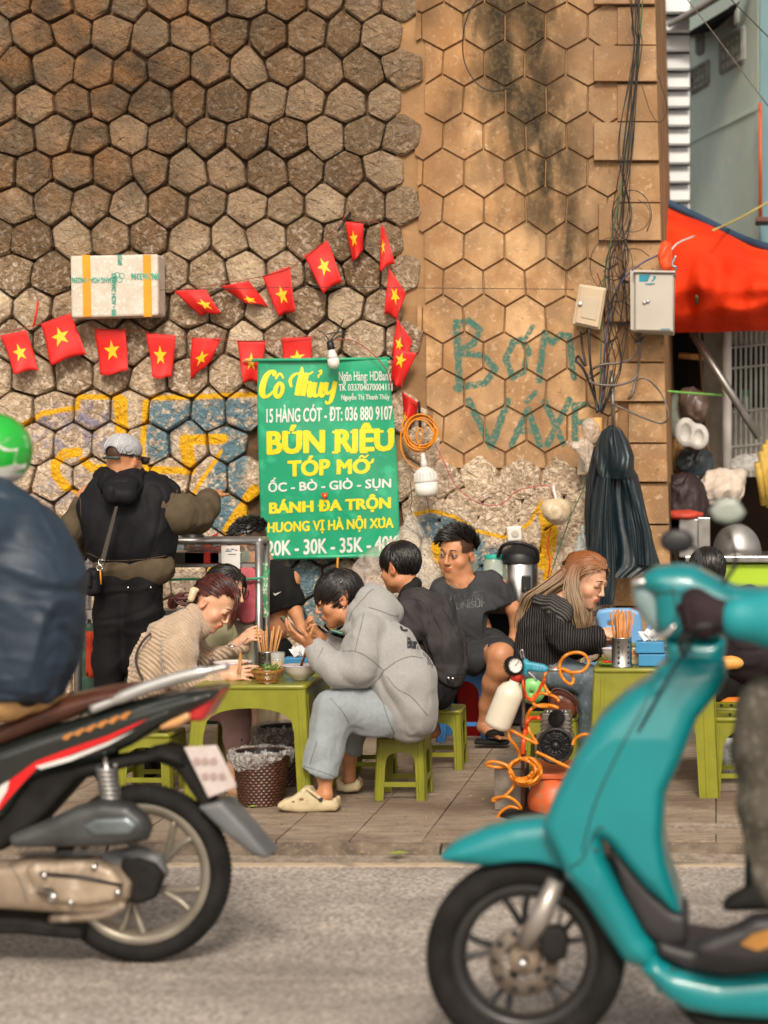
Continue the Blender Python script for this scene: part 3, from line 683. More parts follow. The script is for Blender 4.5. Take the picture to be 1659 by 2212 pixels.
e_a = P(1441, 56, 15.4); e_b = P(1572, -24, 14.9)
q.grid(lambda a, b_: e_a.lerp(e_b, a)+Vector((b_*.2, b_*.45, b_*.2+.02*math.sin(a*150))), 120, 1).build('corrugated_roof', m_cor, hs_, True, solid=.01)
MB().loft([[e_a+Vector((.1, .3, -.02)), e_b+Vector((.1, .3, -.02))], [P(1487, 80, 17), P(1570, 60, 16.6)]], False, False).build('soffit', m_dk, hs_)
# red tarpaulin
tp = thing('tarpaulin', 'large bright red tarpaulin with navy edge strung up right of the wall', 'tarpaulin', P(1460, 718, 12.5))
m_tarp = M('red_tarp', (.80, .055, .010), (.62, .03, .006), 3, .75, bump=.5, bsc=14, bdist=.02, coord='World'); m_navy = M('navy_trim', (.02, .06, .12), (.015, .045, .09), 5, .6)
tops = crv([P(1420, 430, 14), P(1500, 468, 13.9), P(1590, 512, 13.7), P(1660, 537, 13.5), P(1760, 560, 13.4)], 8)
def tarp(a, b_):
    i = a*(len(tops)-1); k = min(int(i), len(tops)-2); T = tops[k].lerp(tops[k+1], i-k)
    lo = P(1456+a*300, 719-a*6, 13.25); u0 = 1456+a*300
    md = P(1446+a*305, 600+a*40-10*math.sin(a*9), 12.15+.05*math.sin(a*21))
    w = T*(1-b_)**2+md*(2*b_*(1-b_))*1.0+lo*b_**2
    return w+Vector((0, .07*math.sin(a*34+b_*5)*b_*(1.2-b_)+.03*math.sin(a*13-b_*9)+.02*math.sin(b_*26+a*8), 0))
MB().grid(tarp, 60, 30).build('sheet', m_tarp, tp, True)
MB().tube([p+Vector((0, -.03, 0)) for p in tops], .035, 6).build('edge_trim', m_navy, tp, True)
# shed below the tarpaulin
shed = thing('market_shed', 'dark cluttered shed under the red tarpaulin', 'shed', (.3, 16.2, 0))
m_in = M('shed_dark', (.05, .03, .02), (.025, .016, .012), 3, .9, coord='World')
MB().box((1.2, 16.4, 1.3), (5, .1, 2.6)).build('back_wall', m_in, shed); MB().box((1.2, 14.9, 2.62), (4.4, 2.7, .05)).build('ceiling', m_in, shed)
m_cab = M('pale_cabinet', (.47, .43, .37), (.36, .32, .27), 6, .6, coord='World'); m_cabk = M('dirty_cabinet', (.31, .27, .22), (.20, .17, .13), 9, .7)
cab = thing('wire_cage_cabinet', 'pale metal cabinet with vertical ribs and wire cage under the tarpaulin', 'cabinet', P(1600, 1030, 14))
a = P(1520, 700, 14); b_ = P(1700, 1030, 14)
MB().box(((a.x+b_.x)/2, 14.35, (a.z+b_.z)/2), (b_.x-a.x, .6, a.z-b_.z)).build('body', m_cab, cab)
for i in range(6):
    x = P(1523+i*6.5, 0, 14).x; MB().box((x, 14.03, (a.z+b_.z)/2), (.02, .05, a.z-b_.z-.02)).build('rib', m_cabk, cab)
o_ = P(1580, 745, 14); p_ = P(1659, 880, 14); MB().box(((o_.x+p_.x)/2, 14.04, (o_.z+p_.z)/2), (p_.x-o_.x, .03, o_.z-p_.z)).build('dark_opening', m_dk, cab)
for i in range(10):
    x = P(1578+i*11, 0, 13.9).x; MB().tube([(x, 13.94, a.z), (x, 13.94, b_.z)], .009, 5).build('bar', m_fr, cab)
for v in (745, 790, 885, 960, 1005): MB().tube([P(1560, v+8, 13.92), P(1700, v-6, 13.92)], .008, 5).build('wire', m_fr, cab)
MB().box(P(1611, 872, 13.98), (.075, .02, .2)).build('label_plate', M('green_sign', (.03, .25, .10)), cab)
MB().box(P(1611, 872, 13.965), (.03, .01, .1)).build('label_mark', white_pl, cab)
_tag(rebase(MB().tube([P(1570, 715, 13.7), P(1570, 1040, 13.7)], .035, 10).build('pole', white_pl, None, True), P(1570, 1040, 13.7)), 'upright white pole in front of the ribbed cabinet', 'pole')
_tag(rebase(MB().tube([P(1496, 720, 13.3), P(1640, 945, 13.3)], .028, 10).build('pole', alu, None, True), P(1640, 945, 13.3)), 'slanting grey pole bracing the tarpaulin', 'pole')
_tag(rebase(MB().tube([P(1466, 768, 13.8), P(1520, 772, 13.8)], .022, 8).build('stick', wood, None, True), P(1466, 768, 13.8)), 'short wooden stick poking out of the shed under the tarpaulin', 'stick')
cable('string', [P(1440, 845, 12.6), P(1500, 850, 13), P(1562, 854, 13.6)], .008, M('lime_string', (.25, .6, .12)), 'lime green string tied from wall corner to white pole', 'string')
cable('rope', [P(1505, 640, 12.8), P(1512, 760, 13.6), P(1520, 870, 13.6), P(1530, 980, 13.6)], .012, M('brown_rope', (.14, .08, .03)), 'brown rope hanging in the dark gap beside the wall', 'rope')
m_film = film('clear_bag_film', (.75, .74, .72), .12, .55)
m_white = M('white_cloth', (.62, .54, .46), (.5, .42, .35), 9, .7, coord='World')
m_bagd = M('black_bin_bag', (.025, .028, .032), (.01, .01, .012), 9, .25, bump=.8, bsc=12, bdist=.03)
def lump(name, c, r, mat, label, cat, seed, h=.012, amp=.02, group=None):
    F_ = Field(h); rg = random.Random(seed); c = np.array(c); r = np.array(r, float)
    F_.ell(c, r)
    for i in range(6): F_.ell(c+r*np.array([rg.uniform(-.6, .6) for _ in range(3)]), r*rg.uniform(.4, .65), k=.03)
    o = fobj(name, F_, mat, None, wr=[(amp*.8, .10, (.4, 0, 1), .6), (amp*.4, .05, (.4, 0, 1), .6)]); rebase(o, c-np.array([0, 0, r[2]])); return _tag(o, label, cat, group)
lump('bag', P(1500, 880, 13.5), (.10, .08, .13), M('brown_bag', (.16, .11, .08), (.08, .05, .04), 8, .4), 'brownish bag hanging topmost in the dark gap by the wall', 'bag', 1)
lump('bag', P(1502, 1000, 13.5), (.12, .08, .12), M('blue_black_bag', (.05, .075, .09), (.02, .02, .025), 9, .25), 'glossy blue black bag hanging under the white tray', 'bag', 2)
lump('bag', P(1520, 1065, 13.3), (.10, .08, .11), m_bagd, 'small black bin bag beside the white crumpled sack', 'bag', 3)
lump('bag', P(1478, 905, 13.6), (.09, .06, .16), M('grey_green_bag', (.24, .26, .22)), 'grey green bag hanging against the dark shed wall', 'bag', 4)
lump('bag', P(1480, 990, 13.6), (.08, .06, .2), M('ochre_bag', (.30, .17, .06)), 'ochre bag hanging deepest in the dark gap by the wall', 'bag', 14)
lump('sack', P(1562, 1052, 13.1), (.15, .1, .12), m_white, 'crumpled off-white sack on top of the juice cart clutter', 'sack', 5, amp=.03)
lump('sack', P(1476, 1100, 12.95), (.16, .12, .24), M('maroon_black_cloth', (.025, .010, .012)), 'dark maroon cloth bundle beside the lower wall corner', 'bundle', 6)
lump('bag', P(1625, 1000, 13.2), (.14, .08, .05), m_film, 'clear plastic bag lying on the cage ledge', 'bag', 7)
F_ = Field(.008); c = P(1493, 937, 13.3); F_.ell(c+Vector((-.035, 0, .01)), (.075, .03, .10)); F_.ell(c+Vector((.045, 0, -.02)), (.075, .03, .09)); F_.ell(c+Vector((-.035, -.03, .01)), (.035, .03, .06), mode='-', k=.01); F_.ell(c+Vector((.05, -.03, -.02)), (.035, .03, .05), mode='-', k=.01)
o = fobj('tray', F_, M('white_foam', (.6, .58, .55))); rebase(o, c); _tag(o, 'white two-hollow plastic tray hanging in the dark gap by the wall', 'tray')
# sugarcane juice cart
ju = thing('juice_cart', 'stainless juice cart with lime green front under the red tarpaulin', 'cart', P(1580, 1560, 12.9).copy()); D = 12.6
m_lime = M('lime_panel', (.40, .60, .02), (.36, .55, .02), 3, .5)
a = P(1490, 1208, D); b_ = P(1720, 1500, D)
MB().box(((a.x+b_.x)/2, D+.3, a.z), (b_.x-a.x+.06, .66, .04)).build('counter', steel, ju, bevel=.006)
MB().box(((P(1545, 0, D).x+b_.x)/2, D+.3, (a.z-.03)/2), (b_.x-P(1545, 0, D).x, .56, a.z-.04)).build('front_panel', m_lime, ju)
MB().box(((a.x+P(1543, 0, D).x)/2, D+.3, (a.z-.03)/2), (P(1543, 0, D).x-a.x-.01, .5, a.z-.04)).build('side_cabinet', m_cabk, ju)
MB().box(P(1494, 1160, D+.25), (S(54, D), .4, S(84, D))).build('motor_box', alu, ju, bevel=.006)
MB().box(P(1521, 1160, D+.04), (S(26, D), .03, S(84, D))).build('box_face', steel, ju, bevel=.003)
q = MB(); c = P(1591, 1203, D+.25); r_ = S(50, D)
q.loft([[(c.x-r_*math.cos(t*math.pi/14)*1.05, y, c.z+r_*1.45*math.sin(t*math.pi/14)**.8) for t in range(15)] for y in (D+.02, D+.5)]).build('roller_hood', steel, ju, True)
q = MB(); q.loft([[(c.x-r_*math.cos(t*math.pi/14)*1.08, y, c.z+r_*1.5*math.sin(t*math.pi/14)**.8) for t in range(15)] for y in (D-.0, D+.03)]).build('hood_rim', alu, ju, True)
rag = lump('rag', P(1483, 1112, D+.12), (.11, .1, .022), M('red_rag', (.55, .06, .03)), 'red rag folded on the stainless juice cart box', 'rag', 8, .008, .008)
cn = thing('sugar_cane', 'yellow sugar cane stalks standing behind the juice cart', 'sugar cane', P(1650, 1120, 13))
for i, (u, v0, v1, u1) in enumerate(((1644, 975, 1095, 1662), (1652, 960, 1095, 1664), (1660, 950, 1090, 1668), (1636, 1000, 1090, 1650))):
    MB().tube([P(u1, v1, 13), P(u, v0, 12.9)], .022, 8).build('stalk', M('cane%d' % i, (.55, .36, .06), (.38, .25, .04), 20), cn, True)
# ================================================================= TEXT HELPER
def text_mesh(txt, size, bold=0, shear=0, ext=.0005, sx=1, align='CENTER'):
    cu = bpy.data.curves.new('t', 'FONT'); cu.body = txt; cu.size = size; cu.offset = bold; cu.shear = shear; cu.align_x = align; cu.extrude = ext; cu.resolution_u = 3
    o = bpy.data.objects.new('t', cu); COL.objects.link(o); bpy.context.view_layer.update()
    me = bpy.data.meshes.new_from_object(o.evaluated_get(bpy.context.evaluated_depsgraph_get()))
    bpy.data.objects.remove(o); bpy.data.curves.remove(cu)
    n = len(me.vertices); a = np.empty(n*3); me.vertices.foreach_get('co', a); V = a.reshape(-1, 3); V[:, 0] *= sx
    return me, V
def text(name, txt, box, surf, mat, parent, bold=0, shear=0, up=.002, slant=0, ext=.0004):
    """fit the words into box=(u0,v0,u1,v1); surf(u,v)->point on the carrier"""
    me, V = text_mesh(txt, .1, 0, shear, ext)
    if bold:
        V0 = V.copy(); fs = [tuple(p.vertices) for p in me.polygons]; nv = len(V0); VV = []; F2 = []
        for k, (dx, dy) in enumerate(((0, 0), (1, 0), (-1, 0), (.7, .7), (-.7, -.7), (-.7, .7), (.7, -.7))):
            w = V0.copy(); w[:, 0] += dx*bold*1.1; w[:, 1] += dy*bold*.9; w[:, 2] += k*.00012; VV.append(w); F2 += [tuple(i+k*nv for i in f) for f in fs]
        V = np.concatenate(VV); me = bpy.data.meshes.new(name); me.from_pydata(V.tolist(), [], F2)
    x0, x1 = V[:, 0].min(), V[:, 0].max(); y0, y1 = V[:, 1].min(), V[:, 1].max(); z = V[:, 2].copy(); zmin = z.min()
    u0, v0, u1, v1 = box
    for i in range(len(V)):
        s_ = (V[i, 0]-x0)/(x1-x0); u = u0+(u1-u0)*s_; v = v1-(v1-v0)*(V[i, 1]-y0)/(y1-y0)+slant*s_
        p = surf(u, v); V[i] = (p[0], p[1]-up-(z[i]-zmin), p[2])
    me.vertices.foreach_set('co', V.ravel()); me.name = name
    return link(name, me, mat, parent, False)
# ================================================================= THINGS ON THE WALL
DF = 11.56
m_flag = M('red_flag_cloth', (.72, .012, .008), (.60, .008, .006), 9, .6, coord='World', bump=.3, bsc=30); m_star = M('yellow_star', (.90, .55, .01), (.85, .48, .01), 9, .6)
m_string = M('red_string', (.30, .05, .03))
def flag(c, label, dep=.0, fold=None, star=(.5, .5), ss=.36, twist=0, seed=0):
    """c: four photo corners TL TR BR BL; a hanging paper flag with its star; fold=(t) creases it"""
    TL, TR, BR, BL = c; rg = random.Random(seed*7+1); ph = rg.uniform(0, 6); am = rg.uniform(.008, .016); D = DF-dep
    def sf(s_, t):
        u = (TL[0]*(1-s_)+TR[0]*s_)*(1-t)+(BL[0]*(1-s_)+BR[0]*s_)*t; v = (TL[1]*(1-s_)+TR[1]*s_)*(1-t)+(BL[1]*(1-s_)+BR[1]*s_)*t
        v += 3*math.sin(s_*6+ph)*t
        y = am*math.sin(s_*5+t*3+ph)*t+.02*math.sin(ph+t*4)*t-twist*t*(s_-.5)
        if fold: y += fold*abs(s_-.45)*(.4+t)
        return P(u, v, D)+Vector((0, y, 0))
    o = thing('flag', label, 'flag', sf(.5, 0), 'red star flags strung on the wall')
    MB().grid(sf, 12, 12).build('cloth', m_flag, o, True, solid=.0015)
    q = MB(); pts = []
    for i in range(10):
        a = -math.pi/2+i*math.pi/5; r_ = ss*(1 if i % 2 == 0 else .40); pts.append((star[0]+r_*.62*math.cos(a)*1.25, star[1]+r_*math.sin(a)*.66))
    c0 = star
    W_ = lambda a: sf(min(1, max(0, a[0])), min(1, max(0, a[1])))+Vector((0, -.0035, 0))
    vs = [W_(c0)]+[W_((c0[0]*.5+p[0]*.5, c0[1]*.5+p[1]*.5)) for p in pts]+[W_(p) for p in pts]
    fs = [(0, 1+i, 1+(i+1) % 10) for i in range(10)]+[(1+i, 11+i, 11+(i+1) % 10, 1+(i+1) % 10) for i in range(10)]
    q.add(vs, fs).build('star', m_star, o, False); return o
FL = [
 ([(0, 725), (57, 713), (82, 800), (35, 806)], 'leftmost flag of the lower string at the picture edge', 0, None, (.5, .52)),
 ([(88, 700), (152, 677), (188, 763), (113, 788)], 'largest tilted flag, second on lower string', .01, None, (.47, .45)),
 ([(204, 711), (271, 711), (278, 803), (214, 810)], 'squarely hanging flag below the right end of the foam box', 0, None, (.5, .48)),
 ([(315, 720), (380, 725), (369, 817), (330, 815)], 'flag tapering downwards, fourth on lower string', .01, None, (.45, .48)),
 ([(414, 730), (477, 731), (455, 776), (407, 822)], 'flag folded to a point, fifth on lower string', .01, .05, (.47, .62)),
 ([(512, 735), (574, 737), (560, 826), (529, 826)], 'flag overlapping the top left corner of the green banner', -.0, None, (.5, .52)),
 ([(608, 730), (672, 727), (675, 800), (612, 800)], 'flag tucked behind the banner top beside the bulb', -.012, None, (.5, .62)),
 ([(375, 629), (442, 623), (476, 674), (430, 682)], 'flag blown sideways nearest the foam box on upper string', .01, .04, (.62, .62)),
 ([(475, 619), (536, 606), (575, 663), (522, 650)], 'narrow swept flag, second from left on upper string', .01, .09, (.5, .8)),
 ([(567, 597), (626, 575), (639, 669), (602, 684)], 'upright flag, third from left on the upper string', 0, None, (.5, .58)),
 ([(657, 553), (708, 519), (739, 605), (701, 633)], 'diagonal flag just left of the topmost one', 0, None, (.5, .5)),
 ([(745, 478), (785, 483), (781, 542), (758, 567)], 'topmost flag hanging crumpled from the dark peg', .01, .05, (.4, .45)),
 ([(822, 485), (830, 490), (855, 569), (821, 585)], 'thin edge-on flag at the top of the right string', 0, None, (.3, .5)),
 ([(840, 578), (877, 633), (856, 687), (830, 678)], 'second flag down on the right hand string', .01, .03, (.55, .42)),
 ([(857, 688), (890, 735), (876, 778), (845, 768)], 'third flag down on the right hand string', 0, .04, (.4, .6)),
 ([(852, 752), (900, 763), (864, 838), (842, 822)], 'flag beside the banner top right corner with creased star', .02, .05, (.4, .3)),
 ([(867, 845), (903, 870), (893, 910), (870, 905)], 'lowest crumpled flag just above the orange cable coil', .01, .07, (.2, .9)),
]
for i, (c, lb, dp, fd, st) in enumerate(FL): flag(c, 'red flag with yellow star, '+lb, dp, fd, st, .30 if i in (12, 8) else .36, .03*((i*37) % 5-2)/2, i)
for pts, lb in (([(750, 462), (700, 520), (632, 575), (560, 598), (470, 614), (375, 628)], 'red string sloping from the peg to left, carrying the upper flags'),
                ([(-20, 722), (80, 702), (160, 678), (205, 708), (290, 714), (400, 728), (520, 736), (600, 734), (680, 726)], 'sagging red string carrying the lower row of flags'),
                ([(756, 478), (824, 486), (842, 580), (862, 688), (872, 760), (870, 845), (905, 880)], 'red string running down past the banner right side')):
    cable('flag_string', [P(u, v, DF-.005) for u, v in pts], .0022, m_string, lb, 'string')
_w = M('thin_wire', (.03, .025, .02))
cable('wire', [P(-30, 626, 11.5), P(300, 627, 11.48), P(620, 621, 11.5), P(900, 622, 11.52), P(1240, 625, 11.55)], .0022, _w, 'thin dark wire stretched across the wall over the foam box', 'wire')
cable('strip', [P(82, 652, 11.55), P(78, 680, 11.54), P(72, 706, 11.55)], .006, m_flag, 'narrow red strip hanging at the upper left of the flags', 'ribbon')
for (a, b_), lb in ((((731, 497), (757, 460)), 'dark peg driven in the wall above the topmost flag'), (((905, 868), (908, 925)), 'black hook holding the orange cable coil')):
    _tag(rebase(MB().tube([P(a[0], a[1], 11.5), P(b_[0], b_[1], 11.62)], .008, 6).build('peg', blackm, None, True), P(b_[0], b_[1], 11.6)), lb, 'peg')
# foam box lid hung on the wall
fb = thing('foam_box', 'white foam fish box with two orange tape strips tied to the wall', 'box', P(247, 687, 11.5))
m_foam = M('foam', (.66, .58, .50), (.55, .47, .39), 14, .85, bump=.4, bsc=90, coord='World', c3=(.72, .66, .6)); m_tape = M('orange_tape', (.80, .33, .01), (.7, .27, .01), 9, .35); m_teal_ink = M('teal_ink', (.03, .40, .28))
bx = lambda u, v, d=0: P(u, v, 11.45-d)
def frame_box(c4_, y0, y1, mat, parent, name, bev): 
    q = MB(); q.loft([[(P(u, v, 11.45).x, y, P(u, v, 11.45).z) for u, v in c4_] for y in (y1, y0)]); return q.build(name, mat, parent, bevel=bev)
frame_box([(152, 553), (342, 549), (343, 682), (155, 687)], 11.44, 11.6, m_foam, fb, 'box_body', .014)
for u in (187, 318): frame_box([(u-8, 551), (u+9, 551), (u+12, 684), (u-6, 685)], 11.437, 11.45, m_tape, fb, 'tape_strip', .001)
srf = lambda u, v: P(u, v, 11.438)
t = text('print', 'QUANG HOA • 096', (240, 590, 268, 684), lambda u, v: srf(247+(v-637)*.17*0+((v-590)/94-.5)*12, 590+(u-240)/28*94), m_teal_ink, fb, .002)
text('print', 'QUANG HOA • 0963396', (155, 597, 252, 611), lambda u, v: srf(407-u, 1208-v), m_teal_ink, fb, .002)
text('print', '0963963396', (283, 590, 345, 604), lambda u, v: srf(628-u, 1194-v), m_teal_ink, fb, .002)
text('print', '3396', (240, 549, 268, 573), lambda u, v: srf(259+((v-549)/24-.5)*10, 549+(u-240)/28*24), m_teal_ink, fb, .002)
for du, dv in ((-5, -4), (5, -2), (0, 6)):
    MB().lathe([(S(5.2, 11.4), 0), (S(6.6, 11.4), -.0006), (S(6.6, 11.4), .0004)], srf(258+du, 598+dv), 'y', 14).build('ring_mark', m_teal_ink, fb)
# banner
bn = thing('banner', 'green vinyl food banner with yellow and white lettering hung on the wall', 'banner', P(711, 1208, 11.5))
m_ban = M('green_vinyl', (.015, .34, .17), (.01, .27, .13), 3, .36, coord='World', bump=.25, bsc=7, bdist=.015, c3=(.03, .40, .21)); m_yel = M('yellow_print', (.86, .66, .015), (.80, .58, .01), 12, .45); m_wht = M('white_print', (.74, .74, .68), (.62, .62, .58), 14, .5)
BC = [(557, 777), (838, 775), (865, 1198), (566, 1207)]
def ban(s_, t):
    bw = -4*math.sin(t*math.pi)*(1-s_)+5*math.sin(t*math.pi)*s_
    u = (BC[0][0]*(1-s_)+BC[1][0]*s_)*(1-t)+(BC[3][0]*(1-s_)+BC[2][0]*s_)*t+bw; v = (BC[0][1]*(1-s_)+BC[1][1]*s_)*(1-t)+(BC[3][1]*(1-s_)+BC[2][1]*s_)*t
    y = .007*math.sin(s_*14+t*3)*math.sin(t*3.1)+.006*math.sin(t*23+s_*4)*max(0, .2-t)*6+.008*math.sin(s_*5-t*7)+.004*math.sin(s_*31+t*2)*t
    return P(u, v, 11.52)+Vector((0, y, 0))
def bans(u, v):
    t = (v-776)/(1203-776); L = 557+(566-557)*t-4*math.sin(t*math.pi); R_ = 838+27*t+5*math.sin(t*math.pi)
    return ban((u-L)/(R_-L), t)
MB().grid(ban, 60, 80).build('sheet', m_ban, bn, True, solid=.001)
MB().tube([P(545, 779, 11.515), P(558, 778, 11.515), P(700, 776.5, 11.515), P(842, 775, 11.515)], .010, 8).build('top_rod', m_ban, bn, True); MB().tube([P(564, 1206, 11.515), P(700, 1203, 11.515), P(866, 1199, 11.515)], .012, 8).build('bottom_rod', m_ban, bn, True)
MB().tube([P(524, 780, 11.515), P(560, 779, 11.515)], .008, 8).build('rod_end', wood, bn, True)
def btx(txt, box, mat, bold, shear=0, up=.0022, slant=0):
    text('lettering', txt, box, bans, mat, bn, bold*.75, shear, up, slant)
def slab(word_boxes, v0, v1, th, mat):
    """slab serifs: short bars at cap and base line"""
    for u0, u1, top, bot in word_boxes:
        for v, on in ((v0, top), (v1, bot)):
            if on:
                q = MB(); c = [bans(u0, v-th), bans(u1, v-th), bans(u1, v+th), bans(u0, v+th)]; q.loft([[p+Vector((0, -.0032, 0)) for p in c], [p+Vector((0, -.0018, 0)) for p in c]]).build('serif', mat, bn)
# Co Thuy in a brush script: thick-and-thin hand strokes
def brush(name, paths, mat):
    q = MB()
    for pts, ws in paths:
        c = crv([Vector((p[0], p[1], 0)) for p in pts], 8); n_ = len(c); L = []; Rr = []
        for i, p in enumerate(c):
            tg = (c[min(i+1, n_-1)]-c[max(i-1, 0)]).normalized(); f = i/(n_-1)*(len(ws)-1); k = min(int(f), len(ws)-2); w = ws[k]+(ws[k+1]-ws[k])*(f-k)
            w *= .72+.5*abs(tg.y); L.append(p+Vector((-tg.y, tg.x, 0))*w/2); Rr.append(p-Vector((-tg.y, tg.x, 0))*w/2)
        for i in range(n_-1):
            z = -.0030-.00002*len(q.v)*0
            ps = [bans(a.x, a.y)+Vector((0, z, 0)) for a in (L[i], L[i+1], Rr[i+1], Rr[i])]; q.add(ps, [(0, 1, 2, 3)])
    return q.build(name, mat, bn, False, solid=.001)
brush('script_lettering', [
 ([(592, 812), (592, 804), (585, 802), (575, 812), (568, 832), (567, 848), (573, 856), (583, 852), (591, 843)], [5, 9, 9, 10, 11, 11, 9, 6, 3]),
 ([(604, 826), (597, 836), (595, 850), (601, 857), (609, 848), (611, 834), (605, 826), (602, 830)], [6, 8, 8, 8, 7, 7, 6, 5]),
 ([(595, 818), (604, 806), (613, 817)], [3, 5, 3])], m_yel)
brush('script_lettering', [
 ([(630, 836), (627, 822), (634, 810), (648, 806), (664, 809), (676, 803)], [4, 6, 6, 6, 5, 3]), ([(652, 792), (651, 808), (646, 832), (642, 854)], [3, 9, 10, 9]),
 ([(663, 805), (658, 832), (654, 855)], [8, 9, 9]), ([(655, 840), (665, 826), (671, 830), (668, 845), (669, 856), (675, 852)], [4, 6, 9, 9, 7, 3]),
 ([(681, 826), (677, 846), (681, 856), (690, 850)], [8, 9, 7, 4]), ([(696, 826), (692, 846), (695, 856), (701, 851)], [8, 9, 7, 3]),
 ([(706, 826), (703, 842), (707, 851), (716, 843)], [8, 8, 6, 4]), ([(724, 824), (719, 848), (714, 866), (706, 872), (703, 866)], [8, 9, 7, 5, 3]),
 ([(688, 803), (693, 800), (693, 807), (688, 811), (688, 816)], [3, 4, 4, 3, 3])], m_yel)
btx('Ngân Hàng: HDBank', (732, 803, 846, 830), m_wht, .0022); btx('TK 033704070004111', (731, 830, 848, 845), m_wht, .0022); btx('Nguyễn Thị Thanh Thủy', (737, 850, 842, 868), m_wht, .002)
btx('15 HÀNG CÓT - ĐT: 036 880 9107', (576, 874, 848, 912), m_wht, .003, slant=-3)
btx('BÚN RIÊU', (576, 917, 851, 980), m_yel, .0062, slant=-3)
btx('TÓP', (622, 985, 714, 1029), m_yel, .006, slant=-2); btx('MO', (728, 993, 800, 1026), m_yel, .006, slant=-1)
brush('accent_mark', [([(776, 992), (782, 986), (788, 990), (796, 984)], [2, 4, 4, 2])], m_yel); brush('accent_mark', [([(796, 1003), (803, 1000), (806, 993)], [3, 5, 3])], m_yel)
btx('ỐC - BÒ - GIÒ - SỤN', (579, 1030, 845, 1066), m_wht, .0035, slant=-4)
btx('BÁNH ĐA TRỘN', (581, 1075, 845, 1114), m_yel, .006, slant=-6)
btx('HUONG VỊ HÀ NỘI XUA', (578, 1118, 851, 1154), m_yel, .0045, slant=-4)
for u, v in ((615, 1132), (634, 1131), (826, 1124)): brush('accent_mark', [([(u-3, v+2), (u+2, v), (u+3, v-5)], [2, 3, 2])], m_yel)
btx('20K - 30K - 35K - 40K', (577, 1165, 862, 1198), m_wht, .0035, slant=-4)
slab([(577, 592, 1, 1), (611, 628, 1, 0), (632, 643, 1, 0), (655, 672, 1, 0), (675, 686, 0, 0), (718, 731, 1, 1), (757, 771, 1, 1), (778, 794, 1, 1), (812, 828, 1, 0), (836, 852, 1, 0)], 934, 978, 2.6, m_yel)
hq = MB(); hp = [(700, 1078), (694, 1069), (696, 1064), (700, 1066), (704, 1063), (708, 1067), (706, 1074)]
hq.loft([[P(u, v, 11.497) for u, v in hp], [P(u, v, 11.50) for u, v in hp]]); ht = hq.build('heart', m_flag, bn); MB().ball(P(702, 1070, 11.496), (.006, .002, .006), 8, 5).build('dot', m_star, ht)
cable('orange_tie', [P(730, 1205, 11.5), P(729, 1222, 11.49), P(730, 1250, 11.5)], .006, M('orange_tie', (.8, .3, .02)), 'short orange tie knotted below the banner', 'tie')
# ------------------------------------------------- lights
m_bulb = M('frosted_bulb', (.78, .75, .68), (.74, .70, .64), 5, .25, spec=.6); m_sock = blackm
lb = thing('light_bulb', 'small white screw bulb hanging over the banner top edge', 'light bulb', P(722, 775, 11.42))
ax = Matrix.Rotation(R(-10), 3, 'Y'); c = P(714, 745, 11.42)
def rl(prof, name, mat): MB().lathe([(S(a, 11.4), -S(b_, 11.4)) for a, b_ in prof], c, 'z', 20, True, ax).build(name, mat, lb, True)
rl([(.5, -8), (7, -8), (8, 0), (8.5, 9), (7.5, 11)], 'socket', blackm); rl([(7, 10.5), (8, 14), (10.5, 24), (12, 30)], 'bulb_body', white_pl); rl([(12, 30), (13, 36), (12.5, 43), (9, 49), (4, 52), (.3, 53)], 'globe', m_bulb)
for i, pts in enumerate(([(712, 738), (730, 715), (742, 690)], [(712, 738), (700, 720), (690, 716)], [(705, 722), (728, 718), (752, 716)], [(712, 738), (730, 728), (750, 722)], [(716, 735), (760, 735), (800, 760), (835, 800), (844, 838)])):
    cable('lamp_wire', [P(u, v, 11.46) for u, v in pts], .004 if i < 4 else .0035, blackm if i < 4 else m_string, ['stiff dark wire sticking up from the banner bulb', 'short dark wire bent left above the banner bulb', 'dark wire twisted level above the banner bulb', 'dark wire reaching right above the banner bulb', 'dark red flex drooping from bulb to banner corner'][i], 'wire')
m_oc = M('orange_cable', (.75, .27, .01), (.6, .2, .01), 12, .4)
pts = []; rg = random.Random(5)
for i in range(0, 14*9+1):
    a = i/14*2*math.pi; w = 1+.10*math.sin(a*.37+1)+.05*math.sin(a*1.3); k = i//14
    pts.append(P(905+(k % 3)*3+32*w*math.cos(a), 932+(k % 4)*2+34*w*math.sin(a), 11.47-.0045*k+.006*math.sin(a*1.7)))
o = cable('cable_coil', pts, .0046, m_oc, 'coil of orange cable hanging from the black hook right of banner', 'cable coil', k=2)
cable('cable', [P(u, v, 11.45) for u, v in ((872, 905), (866, 940), (868, 975), (885, 1002), (905, 1012), (915, 1000), (912, 985), (905, 960), (900, 945), (905, 925), (914, 935), (905, 960))], .0046, m_oc, 'orange cable loop drooping from coil to the large lamp', 'cable')
lp = thing('led_lamp', 'large white ribbed LED lamp hanging under the orange cable coil', 'lamp', P(921, 1073, 11.42)); c = P(914, 985, 11.42); ax = Matrix.Rotation(R(-6), 3, 'Y')
def rl2(prof, name, mat, n=28): return MB().lathe([(S(a, 11.4), -S(b_, 11.4)) for a, b_ in prof], c, 'z', n, True, ax).build(name, mat, lp, True)
rl2([(.5, -6), (4, -6), (5, 4), (7, 14), (8, 24)], 'socket', white_pl); rl2([(8, 24), (19, 30), (23, 38), (24, 52), (25, 58)], 'heat_sink', white_pl); rl2([(25, 58), (25, 74), (23, 84), (15, 88), (.3, 89)], 'diffuser', m_bulb)
q = MB()
for k in range(20):
    a = k/20*2*math.pi; d = Vector((math.cos(a), math.sin(a), 0)); q.box(c+ax @ (d*S(23.6, 11.4)+Vector((0, 0, -S(46, 11.4)))), (S(2.2, 11.4), S(2.2, 11.4), S(20, 11.4)), ax @ Matrix.Rotation(a, 3, 'Z'))
q.build('fins', white_pl, lp)
